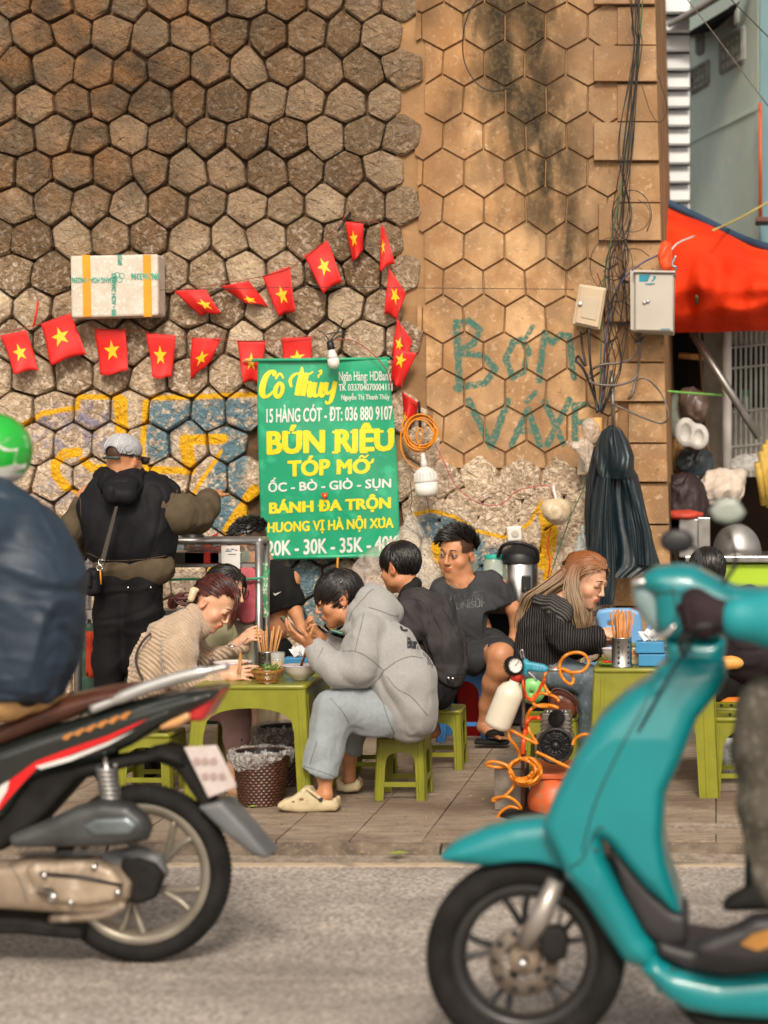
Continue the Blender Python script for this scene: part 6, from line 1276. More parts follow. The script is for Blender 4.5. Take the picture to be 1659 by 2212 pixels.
# ================================================================= PEOPLE
def nrm(v): v = np.array(v, float); return v/np.linalg.norm(v)
class Head:
    """local frame: x right of face, f forward, u up; origin at skull centre"""
    lip = (.95, .60, .55)
    def __init__(s, origin, face, up=(0, 0, 1), k=1.0):
        s.o = np.array(origin, float); s.f = nrm(face); r = np.cross(s.f, nrm(up)); s.r = nrm(r); s.u = np.cross(s.r, s.f); s.k = k; s.M = np.stack([s.r, s.f, s.u], 1)
    def p(s, x, f, u): return s.o+s.k*(s.r*x+s.f*f+s.u*u)
    def loc(s, V): return ((V-s.o) @ s.M)/s.k
    def build(s, F, jaw=1.0, cheek=1.0):
        k = s.k; E = lambda x, f, u, a, b, c, kk=.02, m='+': F.ell(s.p(x, f, u), (a*k, b*k, c*k), s.M, kk, m)
        E(0, -.008, .030, .074, .094, .082); E(0, .030, -.035, .062*cheek, .060, .072); E(0, .045, -.075, .044*jaw, .045, .036); E(0, .068, -.100, .022, .019, .014)
        for x in (-1, 1):
            E(x*.045*jaw, .010, -.068, .020, .036, .024); E(x*.040, .060, -.030, .022*cheek, .020, .024, .018); E(x*.032, .094, .006, .014, .011, .010, .010, '-')
            E(x*.030, .080, .008, .0125, .0125, .0115, .006); E(x*.077, -.008, -.012, .008, .018, .030, .008); E(x*.081, -.004, -.010, .004, .009, .015, .006, '-')
        F.cap(s.p(-.030, .088, .026), s.p(.030, .088, .026), .007*k, .007*k, .014)
        F.cap(s.p(0, .092, .018), s.p(0, .108, -.022), .006*k, .009*k, .010); E(0, .110, -.027, .011, .010, .009, .006)
        for x in (-1, 1): E(x*.012, .101, -.030, .008, .009, .007, .006)
        E(0, .092, -.052, .022, .010, .006, .008); E(0, .0905, -.064, .019, .009, .0065, .008); E(0, .104, -.0585, .016, .006, .0016, .003, '-')
    def tint(s, V, stub=None):
        L = s.loc(V); t = np.ones((len(V), 4)); 
        def blob(x, f, u, a, b, c): return ((L[:, 0]-x)/a)**2+((L[:, 1]-f)/b)**2+((L[:, 2]-u)/c)**2 < 1
        m = blob(0, .098, -.0585, .021, .022, .0115); t[m, :3] = s.lip
        for x in (-1, 1):
            m = ((L[:, 0]-x*.042)/.03)**2+((L[:, 1]-.06)/.05)**2+((L[:, 2]+.03)/.028)**2; w = np.clip(1-m, 0, 1)[:, None]; t[:, :3] = t[:, :3]*(1-w*.35)+np.array([1, .78, .75])*w*.35
            m = ((L[:, 0]-x*.078)/.012)**2+((L[:, 1]+.008)/.03)**2+((L[:, 2]+.012)/.035)**2 < 1; t[m, :3] *= np.array([1, .85, .82])
        if stub is not None:
            m = stub(L); t[m, :3] = (.12, .12, .13)
        return t
    def details(s, parent, hair=None, down=True, lashes=True, brow=True):
        hair = hair or hair_k; k = s.k
        for x in (-1, 1):
            if brow: MB().tube([s.p(x*a, f, u) for a, f, u in ((.012, .0995, .0300), (.024, .0985, .0345), (.036, .090, .0335), (.046, .078, .028))], [.0014*k, .0026*k, .0022*k, .0008*k], 6).build('eyebrow', hair, parent, True)
            if down: MB().tube([s.p(x*a, f, u) for a, f, u in ((.017, .0925, .002), (.024, .0955, -.0005), (.032, .0955, -.0015), (.040, .090, .000), (.046, .084, .003))], .0016*k, 5).build('eyelash', hair, parent, True)
            else:
                MB().ball(s.p(x*.030, .0865, .0070), (.0105*k,)*3, 14, 10).build('eyeball', M('eye_white', (.6, .56, .52)), parent, True); MB().ball(s.p(x*.030-.000, .0945, .0070), (.0055*k,)*3, 12, 8).build('iris', M('dark_iris', (.02, .01, .008), None, 8, .15), parent, True)
                MB().tube([s.p(x*a, f, u) for a, f, u in ((.016, .0925, .008), (.023, .0975, .0135), (.032, .0975, .0145), (.040, .092, .012), (.047, .084, .007))], .0013*k, 5).build('eyelid', hair, parent, True)
def hair(name, H, mat, parent, n=520, region=None, comb=None, length=(.04, .07), lift=.25, grav=.2, wid=.0035, seed=1, cap=1.06, steps=5, jit=.25, rad=(.078, .100, .088), cen=(0, -.010, .032), push=1.03, free=None):
    """scalp cap + combed locks; everything in the head's local frame"""
    rg = random.Random(seed); q = MB(); k = H.k; c = np.array(cen); rad = np.array(rad)
    def onsc(d, f=1.0): return c+d*rad*f
    NU, NV = 44, 26; ids = {}; vs = []; fs = []
    for j in range(NV+1):
        th = math.pi*j/NV
        for i in range(NU):
            a = 2*math.pi*i/NU; d = np.array([math.sin(th)*math.sin(a), math.sin(th)*math.cos(a), math.cos(th)])
            if region(d): ids[i, j] = len(vs); vs.append(H.p(*onsc(d, cap+.012*math.sin(a*9+j)*0+rg.uniform(-.008, .008))))
    for j in range(NV):
        for i in range(NU):
            kk = [(i, j), ((i+1) % NU, j), ((i+1) % NU, j+1), (i, j+1)]
            if all(x in ids for x in kk): fs.append(tuple(ids[x] for x in kk))
    q.add(vs, fs); made = 0; tries = 0
    while made < n and tries < n*30:
        tries += 1; d = np.array([rg.gauss(0, 1) for _ in range(3)]); d /= np.linalg.norm(d)
        if not region(d): continue
        made += 1; p = onsc(d, cap-.01); t = np.array(comb(d), float); t = t-d*(t @ d); t = t/(np.linalg.norm(t)+1e-6)+d*lift+np.array([rg.gauss(0, jit) for _ in range(3)]); L = rg.uniform(*length)*(free(d) if free else 1); pts = [p]; gl_ = np.array([0, 0, -1.0]) @ H.M
        for s_ in range(steps):
            if lift < .2: e = (p-c)/rad; e = e/np.linalg.norm(e); t = t-e*max(0, t @ e)*.8
            t = t/np.linalg.norm(t)+gl_*grav; t /= np.linalg.norm(t); p = p+t*L/steps; e = (p-c)/rad; ne = np.linalg.norm(e)
            if ne < push: p = c+(e/ne)*rad*push
            pts.append(p)
        w = [wid*k*x for x in ([.7]+[1]*(steps-2)+[.75, .1])][:len(pts)]
        q.tube([H.p(*x) for x in pts], w, 4, False)
    return q.build(name, mat, parent, True)
def hand(F, wrist, dirv, palm, k=1.0, curl=(.5, .6, .6, .7), spread=.12, thumb=1, thumb_curl=.5, side=1):
    """palm plus five tapered bent fingers; side=+1/-1 puts the thumb on either edge"""
    w = np.array(wrist, float); d = nrm(dirv); pn = np.array(palm, float); pn = nrm(pn-d*(pn @ d)); s_ = np.cross(d, pn)*side; Mx = np.stack([s_, d, pn], 1)
    F.cap(w-d*.02*k, w+d*.02*k, .024*k, .026*k, .015); F.ell(w+d*.050*k, (.040*k, .045*k, .015*k), Mx, .014); F.ell(w+d*.04*k-s_*.02*k, (.02*k, .03*k, .017*k), Mx, .012)
    Ls = (.038, .044, .041, .032); rs = (.0086, .0088, .0085, .0076)
    for i, off in enumerate((-.030, -.010, .010, .029)):
        b = w+d*(.084-(.004 if i in (0, 3) else 0))*k+s_*off*k; a = spread*(off/.03); ang = 0; p = b-d*.012*k; dd = nrm(d+s_*a)
        prev = b; F.cap(p, b, rs[i]*k*1.1, rs[i]*k, .006)
        for j, fr in enumerate((1, .68, .5)):
            ang += curl[i]*(1.0 if j else .8); dr = dd*math.cos(ang)+pn*math.sin(ang); nx = prev+dr*Ls[i]*fr*k; F.cap(prev, nx, rs[i]*k*(1-.07*j), rs[i]*k*(.92-.07*j), .004); prev = nx
    if thumb:
        b = w+d*.022*k-s_*.026*k; d1 = nrm(-s_*.8+d*.7+pn*.35*thumb_curl); m = b+d1*.040*k; F.cap(b, m, .013*k, .0105*k, .010); d2 = nrm(d1*.6+d*.7+pn*.6*thumb_curl); e = m+d2*.028*k; F.cap(m, e, .0102*k, .0092*k, .004); F.cap(e, e+nrm(d2+d*.3+pn*.4*thumb_curl)*.022*k, .0092*k, .0075*k, .004)
def chain(F, t, L, D0, k=.03, both=0):
    """L: (x,y,dD,r) in crop units; both=half-width spread in depth"""
    for a, b in zip(L[:-1], L[1:]):
        for off in ((-both, both) if both else (0,)):
            F.cap(Q(t, a[0], a[1], D0+a[2]+off), Q(t, b[0], b[1], D0+b[2]+off), SQ(t, a[3], D0), SQ(t, b[3], D0), k)
def cutp(F, t, pt, pt2, D0, rng=.35, side=1, keep='up'):
    """cut everything past the line pt-pt2 (plane along depth)"""
    a = np.array(Q(t, pt[0], pt[1], D0)); b = np.array(Q(t, pt2[0], pt2[1], D0)); d = b-a; n_ = np.array([d[2], 0, -d[0]])*side; c = (a+b)/2
    h = np.array([np.linalg.norm(d)/2+.03, rng, np.linalg.norm(d)/2+.03]); lo = c-h; hi = c+h
    nn = nrm(n_); lo = np.minimum(lo, lo+nn*.2); hi = np.maximum(hi, hi+nn*.2)
    F.plane(c, n_, lo, hi)
m_grey = M('grey_fleece', (.33, .325, .315), (.30, .295, .288), 90, .9, bump=.35, bsc=300, bdist=.002, sheen=.2); m_grey2 = M('grey_jersey', (.285, .315, .335), (.25, .28, .30), 60, .9, bump=.35, bsc=280, bdist=.002, sheen=.2)
m_ink = M('dark_print', (.03, .03, .04)); m_clog = M('cream_foam', (.60, .50, .32), (.50, .41, .25), 14, .65, bump=.2, bsc=50, c3=(.42, .33, .2))
SK = []
def person(label, base, group=None): return thing('person', label, 'person', base, group)
def scalp(front=.35, side=-.05, back=-.55, temple=.45):
    """hair region on unit sphere: d=(x,f,u)"""
    def f(d):
        if d[1] > .25: return d[2] > front+(abs(d[0])*.25 if d[1] > .5 else -.0)+(.0 if abs(d[0]) < .7 else -.15)
        if d[1] > -.15: return d[2] > side
        return d[2] > back
    return f
# ------------------------------------------------------------- 1 boy in grey hoodie
D = 9.1; pr = person('boy in grey hoodie and grey trousers hunched on a stool looking at his phone', (Q('h', 900, 2000, D).x, D, 0))
H = Head(Q('h', 612, 372, D), (-.92, -.22, -.34), (-.1, 0, 1), 1.06)
F = Field(.0058); H.build(F); F.cap(H.p(0, -.03, -.06), Q('h', 770, 560, D), .055, .060, .03)
chain(F, 'h', [(770, 560, 0, 110), (950, 900, 0, 150), (1180, 1330, 0, 170)], D, both=.05)
chain(F, 'h', [(830, 640, -.17, 80), (740, 1000, -.2, 60), (420, 800, -.17, 46)], D); chain(F, 'h', [(800, 600, .17, 80), (700, 900, .15, 60), (490, 720, .1, 42)], D)
hand(F, Q('h', 395, 760, D-.17), Q('h', 255, 690, D-.19)-Q('h', 395, 760, D-.17), (.45, .55, .7), 1.0, (.35, .4, .45, .5), .1, side=1)
hand(F, Q('h', 475, 700, D+.08), Q('h', 330, 640, D+.0)-Q('h', 475, 700, D+.08), (-.1, -.75, .6), 1.0, (.7, .7, .8, .8), .1, side=-1)
chain(F, 'h', [(1180, 1340, -.1, 130), (570, 1260, -.18, 90), (495, 1800, -.26, 62), (500, 1960, -.27, 50)], D); chain(F, 'h', [(1150, 1340, .12, 130), (720, 1350, .14, 85), (695, 1650, .18, 55), (695, 1850, .18, 52)], D)
chain(F, 'h', [(500, 1985, -.27, 46), (330, 2010, -.28, 42), (210, 2040, -.28, 34)], D); 
fobj('body', F, skin_c, pr, sm=1, tint=H.tint); H.details(pr)
hair('hair', H, hair_k, pr, 1500, scalp(.28, -.02, -.62), lambda d: (d[0]*.35+.1, .9 if d[1] > -.3 else -.1, -.15 if d[1] < .2 else -.3), (.05, .09), .10, .14, .0034, 3, jit=.13)
F = Field(.0085)
chain(F, 'h', [(850, 620, 0, 140), (1010, 810, 0, 206), (1130, 1050, 0, 248), (1175, 1290, 0, 216), (1190, 1360, 0, 185)], D, .05, both=.085)
for sg in (-1, 1):
    chain(F, 'h', [(700, 610, sg*.09, 50), (740, 480, sg*.10, 44), (830, 350, sg*.085, 44), (890, 320, sg*.05, 42)], D, .05)
    chain(F, 'h', [(880, 340, sg*.03, 50), (960, 410, sg*.05, 62), (1050, 480, sg*.02, 44)], D, .05); chain(F, 'h', [(830, 420, sg*.08, 60), (960, 490, sg*.08, 70), (1040, 500, 0, 50)], D, .05); chain(F, 'h', [(720, 620, sg*.06, 60), (850, 520, sg*.08, 80)], D, .05)
chain(F, 'h', [(840, 640, -.17, 130), (790, 830, -.19, 140), (770, 960, -.20, 138), (620, 970, -.21, 118), (500, 885, -.19, 92), (432, 800, -.17, 74)], D, .03)
chain(F, 'h', [(820, 600, .17, 110), (760, 820, .18, 110), (620, 800, .14, 76), (520, 735, .10, 62)], D, .03)
F.cap(Q('h', 400, 765, D-.17), Q('h', 428, 798, D-.17), SQ('h', 62, D), SQ('h', 66, D), .01)
F.cap(Q('h', 640, 480, D), Q('h', 745, 520, D), .07, .06, .01, '-'); cutp(F, 'h', (335, 800), (440, 712), D-.17, .1, -1)
ho = fobj('hoodie', F, m_grey, pr, wr=[(.014, .17, (-.6, 0, .7), .75), (.006, .07, (-.3, 0, 1), .75)])
m_sm = M('seam_shadow', (.13, .13, .13)); 
for L in ([(812, 500), (790, 600), (760, 720), (740, 806)], [(640, 806), (740, 808), (850, 860), (975, 965)], [(975, 965), (930, 1030), (850, 1100), (770, 1125)], [(975, 965), (1080, 890), (1190, 850), (1290, 862)], [(690, 560), (720, 480), (790, 400), (850, 330), (890, 300)], [(850, 450), (950, 480), (1040, 515), (1090, 520)], [(1000, 1010), (1080, 1110), (1200, 1180), (1330, 1330)], [(440, 860), (470, 800), (480, 780)]): seam(ho, 'h', L, pr, m_sm, .0016)
for tx, (x0, y0, x1, y1), sl_ in (('Burner', (1165, 690, 1330, 780), 20), ('MONTE', (1296, 800, 1350, 845), 12), ('SEE', (1322, 845, 1358, 870), 8), ('HONO', (1330, 872, 1376, 915), 10), ('LOS', (1362, 915, 1388, 940), 4), ('C', (1105, 565, 1170, 640), 10)):
    text('print', tx, (x0, y0, x1, y1), lambda u, v: onto(ho, 'h', min(u, 1378), v, .0) or Q('h', 1300, 800, D), m_ink, pr, .002 if y1-y0 < 60 else .006, 0, .003, sl_)
F = Field(.0085)
chain(F, 'h', [(1180, 1340, -.08, 158), (900, 1305, -.12, 186), (700, 1265, -.16, 160), (575, 1265, -.18, 146)], D, .04); chain(F, 'h', [(575, 1275, -.18, 142), (540, 1420, -.19, 140), (490, 1620, -.22, 142), (450, 1800, -.25, 146)], D, .03)
chain(F, 'h', [(1180, 1340, .10, 150), (900, 1330, .14, 150), (745, 1370, .14, 110), (720, 1480, .16, 82), (708, 1640, .18, 70)], D, .04); chain(F, 'h', [(1180, 1340, -.06, 160), (1180, 1340, .08, 160)], D)
cutp(F, 'h', (270, 1742), (610, 1848), D-.25, .16, 1); cutp(F, 'h', (630, 1650), (790, 1650), D+.18, .12, 1)
tr_ = fobj('trousers', F, m_grey2, pr, wr=[(.011, .13, (.2, 0, 1), .7), (.004, .045, (.2, 0, 1), .7)])
for L in ([(432, 1540), (400, 1640), (372, 1728)], [(300, 1735), (400, 1765), (500, 1800), (585, 1832)], [(960, 1200), (1000, 1330), (1060, 1480)], [(540, 1190), (640, 1300), (695, 1400)], [(1110, 1180), (1160, 1300), (1240, 1470)]): seam(tr_, 'h', L, pr, m_sm, .0014)
def clog(name, t, L, D_, w, cav, btn):
    F = Field(.005); F.poly([Q(t, x, y, D_) for x, y in L], D_, w, .022, .01)
    F.cap(Q(t, cav[0], cav[1], D_), Q(t, cav[2], cav[3], D_), w*.78, w*.7, .008, '-')
    o = fobj(name, F, m_clog, pr, sm=2)
    if btn:
        MB().tube(crv([Q(t, 345, 1925, D_-w*.9), Q(t, 400, 1960, D_-w*1.02), Q(t, 462, 2008, D_-w*1.05)], 5), .008, 8).build('heel_strap', m_clog, o, True); MB().lathe([(.001, -.012), (.008, -.010), (.009, 0)], Q(t, 463, 2010, D_-w*1.0), 'y', 14).build('rivet', M('navy_rivet', (.03, .04, .06)), o, True)
        for x, y, r_ in ((305, 2010, .009), (240, 2030, .006)): MB().ball(Q(t, x, y, D_-w*.97), (r_*1.4, .004, r_*.8), 8, 5).build('vent_hole', M('vent_shade', (.25, .12, .06)), o, True)
    return o
clog('clog', 'h', [(118, 2070), (125, 2035), (160, 2010), (220, 1995), (290, 1945), (330, 1905), (385, 1905), (420, 1960), (500, 2005), (560, 2010), (590, 1985), (612, 1995), (620, 2060), (600, 2095), (300, 2112), (170, 2095)], D-.28, .052, (470, 1935, 545, 1960), True)
clog('clog', 'h', [(590, 1840), (620, 1830), (660, 1880), (740, 1860), (765, 1830), (790, 1850), (802, 1900), (780, 1935), (680, 1948), (600, 1930)], D+.18, .05, (690, 1820, 720, 1840), False)
MB().ball(H.p(-.0795, .0, -.042), (.0035,)*3, 8, 6).build('ear_stud', chrome, pr, True); MB().ball(H.p(-.012, .104, -.026), (.0022,)*3, 6, 5).build('nose_stud', chrome, pr, True)
ph = thing('phone', 'dark smartphone held up by the boy in the grey hoodie', 'phone', Q('h', 240, 620, D-.1)); d_ = (Q('h', 290, 670, D-.08)-Q('h', 185, 565, D-.08)).normalized(); rot = Matrix((d_, Vector((0, 1, 0)), d_.cross(Vector((0, 1, 0))))).transposed()
MB().box(Q('h', 240, 622, D-.09), (.15, .072, .009), rot).build('phone_body', M('phone_dark', (.02, .022, .024), None, 5, .2), ph, bevel=.003); MB().box(Q('h', 240, 622, D-.09)+rot @ Vector((0, 0, -.0052)), (.142, .066, .0006), rot).build('screen', M('screen_green', (.05, .09, .07), None, 5, .1), ph)
# ------------------------------------------------------------- 2 dark jacket
D = 9.95; pr = person('man in charcoal jacket seen from behind beside the grey hoodie boy', (Q('t', 700, 1800, D).x, D, 0))
H = Head(Q('t', 285, 490, D), (-.86, .42, -.22), (0, 0, 1), 1.04); F = Field(.0065); H.build(F); F.cap(H.p(0, -.02, -.06), Q('t', 400, 740, D), .052, .06, .03)
chain(F, 't', [(420, 800, 0, 120), (560, 1050, 0, 150), (680, 1500, 0, 150)], D, both=.06); chain(F, 't', [(640, 1520, .1, 90), (560, 1600, .12, 60), (600, 1960, .15, 40), (540, 2010, .15, 30)], D)
fobj('body', F, skin_c, pr, tint=H.tint); H.details(pr)
hair('hair', H, hair_k, pr, 1000, scalp(.2, -.12, -.62), lambda d: (d[0]*.2, .5 if d[1] > 0 else -.2, -.75 if d[1] < .3 else -.2), (.045, .07), .06, .03, .0032, 4, jit=.14)
m_jk = M('charcoal_twill', (.050, .046, .047), (.034, .031, .032), 12, .7, bump=.3, bsc=200, bdist=.002); F = Field(.0085)
chain(F, 't', [(430, 790, 0, 120), (560, 950, 0, 190), (650, 1180, 0, 205), (720, 1370, 0, 152), (715, 1420, 0, 140)], D, .05, both=.10); chain(F, 't', [(390, 850, -.17, 110), (380, 1050, -.2, 110), (300, 1150, -.2, 80)], D); cutp(F, 't', (600, 1490), (840, 1545), D, .35, 1)
jk_ = fobj('jacket', F, m_jk, pr, wr=[(.017, .15, (-.5, 0, .8), .6), (.007, .06, (-.4, 0, 1), .6)])
F = Field(.0065); chain(F, 't', [(310, 790, -.03, 55), (360, 720, -.03, 60), (420, 640, 0, 62)], D, both=.03); fobj('collar', F, blackr, pr)
for L in ([(400, 780), (480, 800), (540, 900), (540, 1050), (500, 1120)], [(430, 690), (560, 760), (690, 900), (800, 1100)], [(640, 1420), (740, 1450), (850, 1450)], [(560, 850), (600, 960), (650, 1060), (660, 1180)]): seam(jk_, 't', L, pr, blackm, .0018)
for x, y in ((716, 1483), (755, 1487)): MB().lathe([(.001, -.006), (.008, -.005), (.009, 0)], Q('t', x, y, D-.21), 'y', 12).build('button', steel, pr, True)
F = Field(.0085); chain(F, 't', [(700, 1500, 0, 130), (640, 1640, -.03, 105), (520, 1650, -.1, 100)], D, both=.09); fobj('trousers', F, M('black_denim', (.014, .013, .014), (.008, .008, .009), 12, .7), pr, wr=[(.008, .1, None, 0)])
F = Field(.0065); hw = Q('h', 655, 735, D-.1); hand(F, hw, Q('h', 560, 700, D-.1)-hw, (0, -.8, .5), 1.0, (.4, .45, .5, .6)); chain(F, 'h', [(655, 735, -.1, 42), (800, 800, -.05, 50)], D); 
fobj('forearm', F, skin_c, pr); ph = thing('phone', 'small green cased phone beside the grey hoodie front', 'phone', Q('h', 600, 655, D-.14)); MB().box(Q('h', 600, 650, D-.13), (.065, .06, .012), Matrix.Rotation(R(16), 3, 'Y')).build('phone_body', M('dark_green_case', (.02, .10, .07), None, 4, .3), ph, bevel=.003)
# ------------------------------------------------------------- 3 man in grey tee
D = 11.05; pr = person('man in grey tee and shorts leaning back on blue stool, looking left', (Q('t', 1000, 2050, 10.8).x, 10.9, 0))
H = Head(Q('t', 792, 372, D), (-.34, -.92, -.12), (.06, 0, 1), 1.18); F = Field(.0065); H.build(F, 1.18, 1.12); F.cap(H.p(0, -.02, -.07), Q('t', 825, 620, D), .066, .078, .03)
chain(F, 't', [(700, 680, 0, 90), (1080, 660, 0, 90)], D); chain(F, 't', [(880, 760, 0, 120), (960, 1050, 0, 130), (1010, 1200, 0, 130)], D)
chain(F, 't', [(1170, 660, 0, 74), (1290, 860, .03, 62), (1320, 960, .05, 54), (1295, 1130, .05, 38)], D); F.cap(Q('t', 1295, 1130, D+.05), Q('t', 1290, 1190, D+.05), .03, .03, .01)
chain(F, 't', [(650, 700, 0, 70), (690, 1000, -.05, 55), (800, 1180, -.18, 36)], D); hw = Q('t', 790, 1160, D-.18); hand(F, hw, Q('t', 880, 1240, D-.22)-hw, (0, .6, -.6), 1.05, (.2, .25, .3, .35), .18, side=-1)
chain(F, 't', [(1020, 1250, -.05, 150), (1185, 1290, -.40, 112), (1170, 1400, -.40, 98), (1120, 1520, -.36, 92), (1060, 1720, -.30, 62), (1030, 1890, -.27, 48)], D, .03)
chain(F, 't', [(1020, 1920, -.27, 50), (1080, 1950, -.31, 50), (1160, 1995, -.35, 38)], D, .02)
for i in range(5): F.cap(Q('t', 1150+i*17, 2005+i*3, D-.38+i*.012), Q('t', 1180+i*15, 2022-i*0, D-.42+i*.02), .011-.0008*i, .010-.0008*i, .004)
fobj('body', F, skin_c, pr, tint=lambda V, H=H: H.tint(V, lambda L: (np.abs(L[:, 0]) > .045) & (L[:, 2] > .012) & (L[:, 1] < .055) & (np.linalg.norm(L, axis=1) < .13))); H.details(pr, down=False)
hair('hair', H, hair_k, pr, 1100, lambda d: d[2] > (.50 if d[1] > .3 else .35 if d[1] > -.3 else -.2) , lambda d: (.8, .45, .2), (.035, .055), .34, .0, .0038, 8, jit=.10, push=1.07)
m_tee = M('slate_tee', (.050, .051, .055), (.038, .039, .043), 10, .85, bump=.25, bsc=220, bdist=.002); F = Field(.0085)
chain(F, 't', [(640, 680, 0, 92), (850, 625, 0, 80), (1090, 625, 0, 92)], D, .05); chain(F, 't', [(770, 760, 0, 170), (840, 980, -.03, 190), (930, 1090, -.02, 170)], D, .06); chain(F, 't', [(980, 740, 0, 175), (1000, 950, -.04, 185), (1040, 1120, -.02, 165)], D, .06)
chain(F, 't', [(1110, 640, 0, 98), (1190, 740, .02, 98), (1240, 800, .03, 92)], D, .04); cutp(F, 't', (1170, 850), (1330, 800), D, .2, 1); cutp(F, 't', (760, 1190), (1240, 1160), D, .3, 1)
F.cap(Q('t', 820, 480, D-.02), Q('t', 825, 570, D-.03), .078, .083, .012, '-')
te_ = fobj('tee_shirt', F, m_tee, pr, wr=[(.012, .17, (-.5, 0, .8), .6), (.005, .06, (-.6, 0, .6), .65)])
m_emb = M('embossed_print', (.030, .031, .034), None, 8, .5)
for tx, bx__ in (('ANNDISED', (722, 715, 1050, 795)), ('AUNISUM', (730, 795, 1062, 862))): text('raised_lettering', tx, bx__, lambda u, v: onto(te_, 't', u, v-(u-722)*.12+22, 0) or Q('t', u, v, D-.2), m_emb, pr, .003, 0, .002)
for L in ([(700, 560), (760, 610), (830, 625), (900, 590), (930, 500)], [(1150, 500), (1190, 600), (1170, 700), (1165, 760)], [(1010, 1140), (1100, 1140), (1210, 1130)]): seam(te_, 't', L, pr, m_emb, .0016)
F = Field(.0085); chain(F, 't', [(940, 1200, 0, 165), (1060, 1210, -.04, 165), (1185, 1265, -.33, 128)], D, .05); chain(F, 't', [(900, 1200, 0, 150), (960, 1330, -.30, 130)], D, .04); chain(F, 't', [(1060, 1230, -.05, 160), (1230, 1200, -.15, 90)], D)
cutp(F, 't', (1065, 1400), (1330, 1250), D-.33, .3, 1); fobj('shorts', F, M('dark_shorts', (.040, .041, .045), (.028, .029, .032), 12, .8), pr, wr=[(.010, .12, (1, 0, 0), .6)])
for zz_ in (0,):
    D_ = D-.34; F = Field(.0065); F.poly([Q('t', x, y, D_) for x, y in ((955, 2020), (1000, 2030), (1250, 2040), (1268, 2060), (1240, 2072), (955, 2066))], D_, .048, .012, .01); F.ell(Q('t', 1130, 1990, D_), (.052, .058, .034), None, .01); F.ell(Q('t', 1130, 1998, D_), (.045, .06, .026), None, .005, '-'); fobj('slide_sandal', F, blackr, pr)
MB().tube(crv([Q('t', 712, 600, D-.10), Q('t', 722, 630, D-.125), Q('t', 750, 650, D-.14), Q('t', 800, 662, D-.15)], 5), .003, 6).build('neck_chain', chrome, pr, True)
# ------------------------------------------------------------- 4 woman with long ombre hair
D = 9.95; pr = person('young woman with long orange to blond hair in ribbed grey top eating', (Q('w', 500, 1500, D).x, D, 0))
H = Head(Q('w', 800, 300, D), (.76, -.46, -.36), (.1, 0, 1), 1.12); H.lip = (.95, .42, .40); F = Field(.006); H.build(F, .9, 1.02); F.cap(H.p(0, -.02, -.06), Q('w', 610, 480, D), .046, .06, .03)
chain(F, 'w', [(500, 520, 0, 110), (470, 700, 0, 130), (450, 950, 0, 150)], D, both=.06); chain(F, 'w', [(560, 500, -.16, 75), (620, 770, -.2, 55), (800, 740, -.2, 44), (900, 710, -.2, 34)], D); chain(F, 'w', [(560, 520, .15, 75), (640, 800, .15, 55), (930, 770, .05, 36)], D)
hw = Q('w', 905, 706, D-.2); hand(F, hw, Q('w', 1000, 690, D-.16)-hw, (.2, .5, -.7), .95, (.6, .7, .7, .7), side=1); hw = Q('w', 940, 770, D+.05); hand(F, hw, Q('w', 1020, 760, D)-hw, (0, .3, .9), .95)
chain(F, 'w', [(450, 960, -.08, 120), (800, 1060, -.1, 90), (790, 1400, -.1, 55)], D)
fobj('body', F, skin_b, pr, tint=H.tint)
m_omb, n, l, b = newmat('ombre_hair'); ps = n.new('ShaderNodeNewGeometry').outputs['Position']; sp = n.new('ShaderNodeSeparateXYZ'); l.new(ps, sp.inputs[0]); zt_, zb_ = Q('w', 0, 110, D).z, Q('w', 0, 330, D).z
nn = noi(n, l, ps, 90, 3, 0, (1, 1, .2)); l.new(mix(n, l, rmp(n, l, mth(n, l, 'ADD', sp.outputs[2], rmp(n, l, nn, .3, .7, -.03, .03)), zt_, zb_), (.27, .085, .024), mix(n, l, nn, (.13, .075, .04), (.40, .28, .17))), b.inputs['Base Color']); b.inputs['Roughness'].default_value = .38
H.details(pr, hair=M('brown_brow', (.06, .025, .012)))
def lreg(d): return d[2] > (.52-.2*abs(d[0]) if d[1] > .35 else -.1 if d[1] > -.25 else -.75)
hair('hair', H, m_omb, pr, 700, lreg, lambda d: (d[0]*.5, -.9, -.35), (.09, .15), .03, .16, .0036, 5, steps=8, jit=.05, cap=1.08)
def locks(name, mat, parent, starts, path, n_, w, seed, t='w', D_=D, jx=26, jD=.05):
    rg = random.Random(seed); q = MB()
    for k in range(n_):
        a = rg.gauss(0, 1); b_ = rg.gauss(0, 1); stop = rg.uniform(.75, 1); ps_ = []
        for i, (x, y, dd, sp_) in enumerate(path[:max(3, int(len(path)*stop+.5))]):
            ps_.append(Q(t, x+a*sp_+rg.gauss(0, 2.5), y+rg.gauss(0, 3), D_+dd+b_*sp_*.0006))
        c_ = crv(ps_, 4); q.tube(c_, [w*min(1, .5+i*.2)*(1 if i < len(c_)-4 else (len(c_)-1-i)*.25+.05) for i in range(len(c_))], 4, False)
    return q.build(name, mat, parent, True)
locks('back_hair', m_omb, pr, None, [(690, 190, .0, 14), (600, 300, -.02, 30), (500, 370, -.04, 30), (420, 430, -.03, 34), (370, 520, 0, 28), (330, 610, 0, 24), (305, 690, 0, 14)], 260, .0042, 2)
locks('front_hair', m_omb, pr, None, [(735, 190, -.10, 12), (705, 290, -.13, 16), (705, 400, -.15, 20), (730, 500, -.16, 24), (745, 600, -.16, 27), (765, 690, -.16, 22)], 190, .0040, 3); locks('front_hair', m_omb, pr, None, [(790, 470, .0, 10), (810, 540, .0, 18), (800, 620, 0, 22), (800, 680, 0, 16)], 70, .0040, 4)
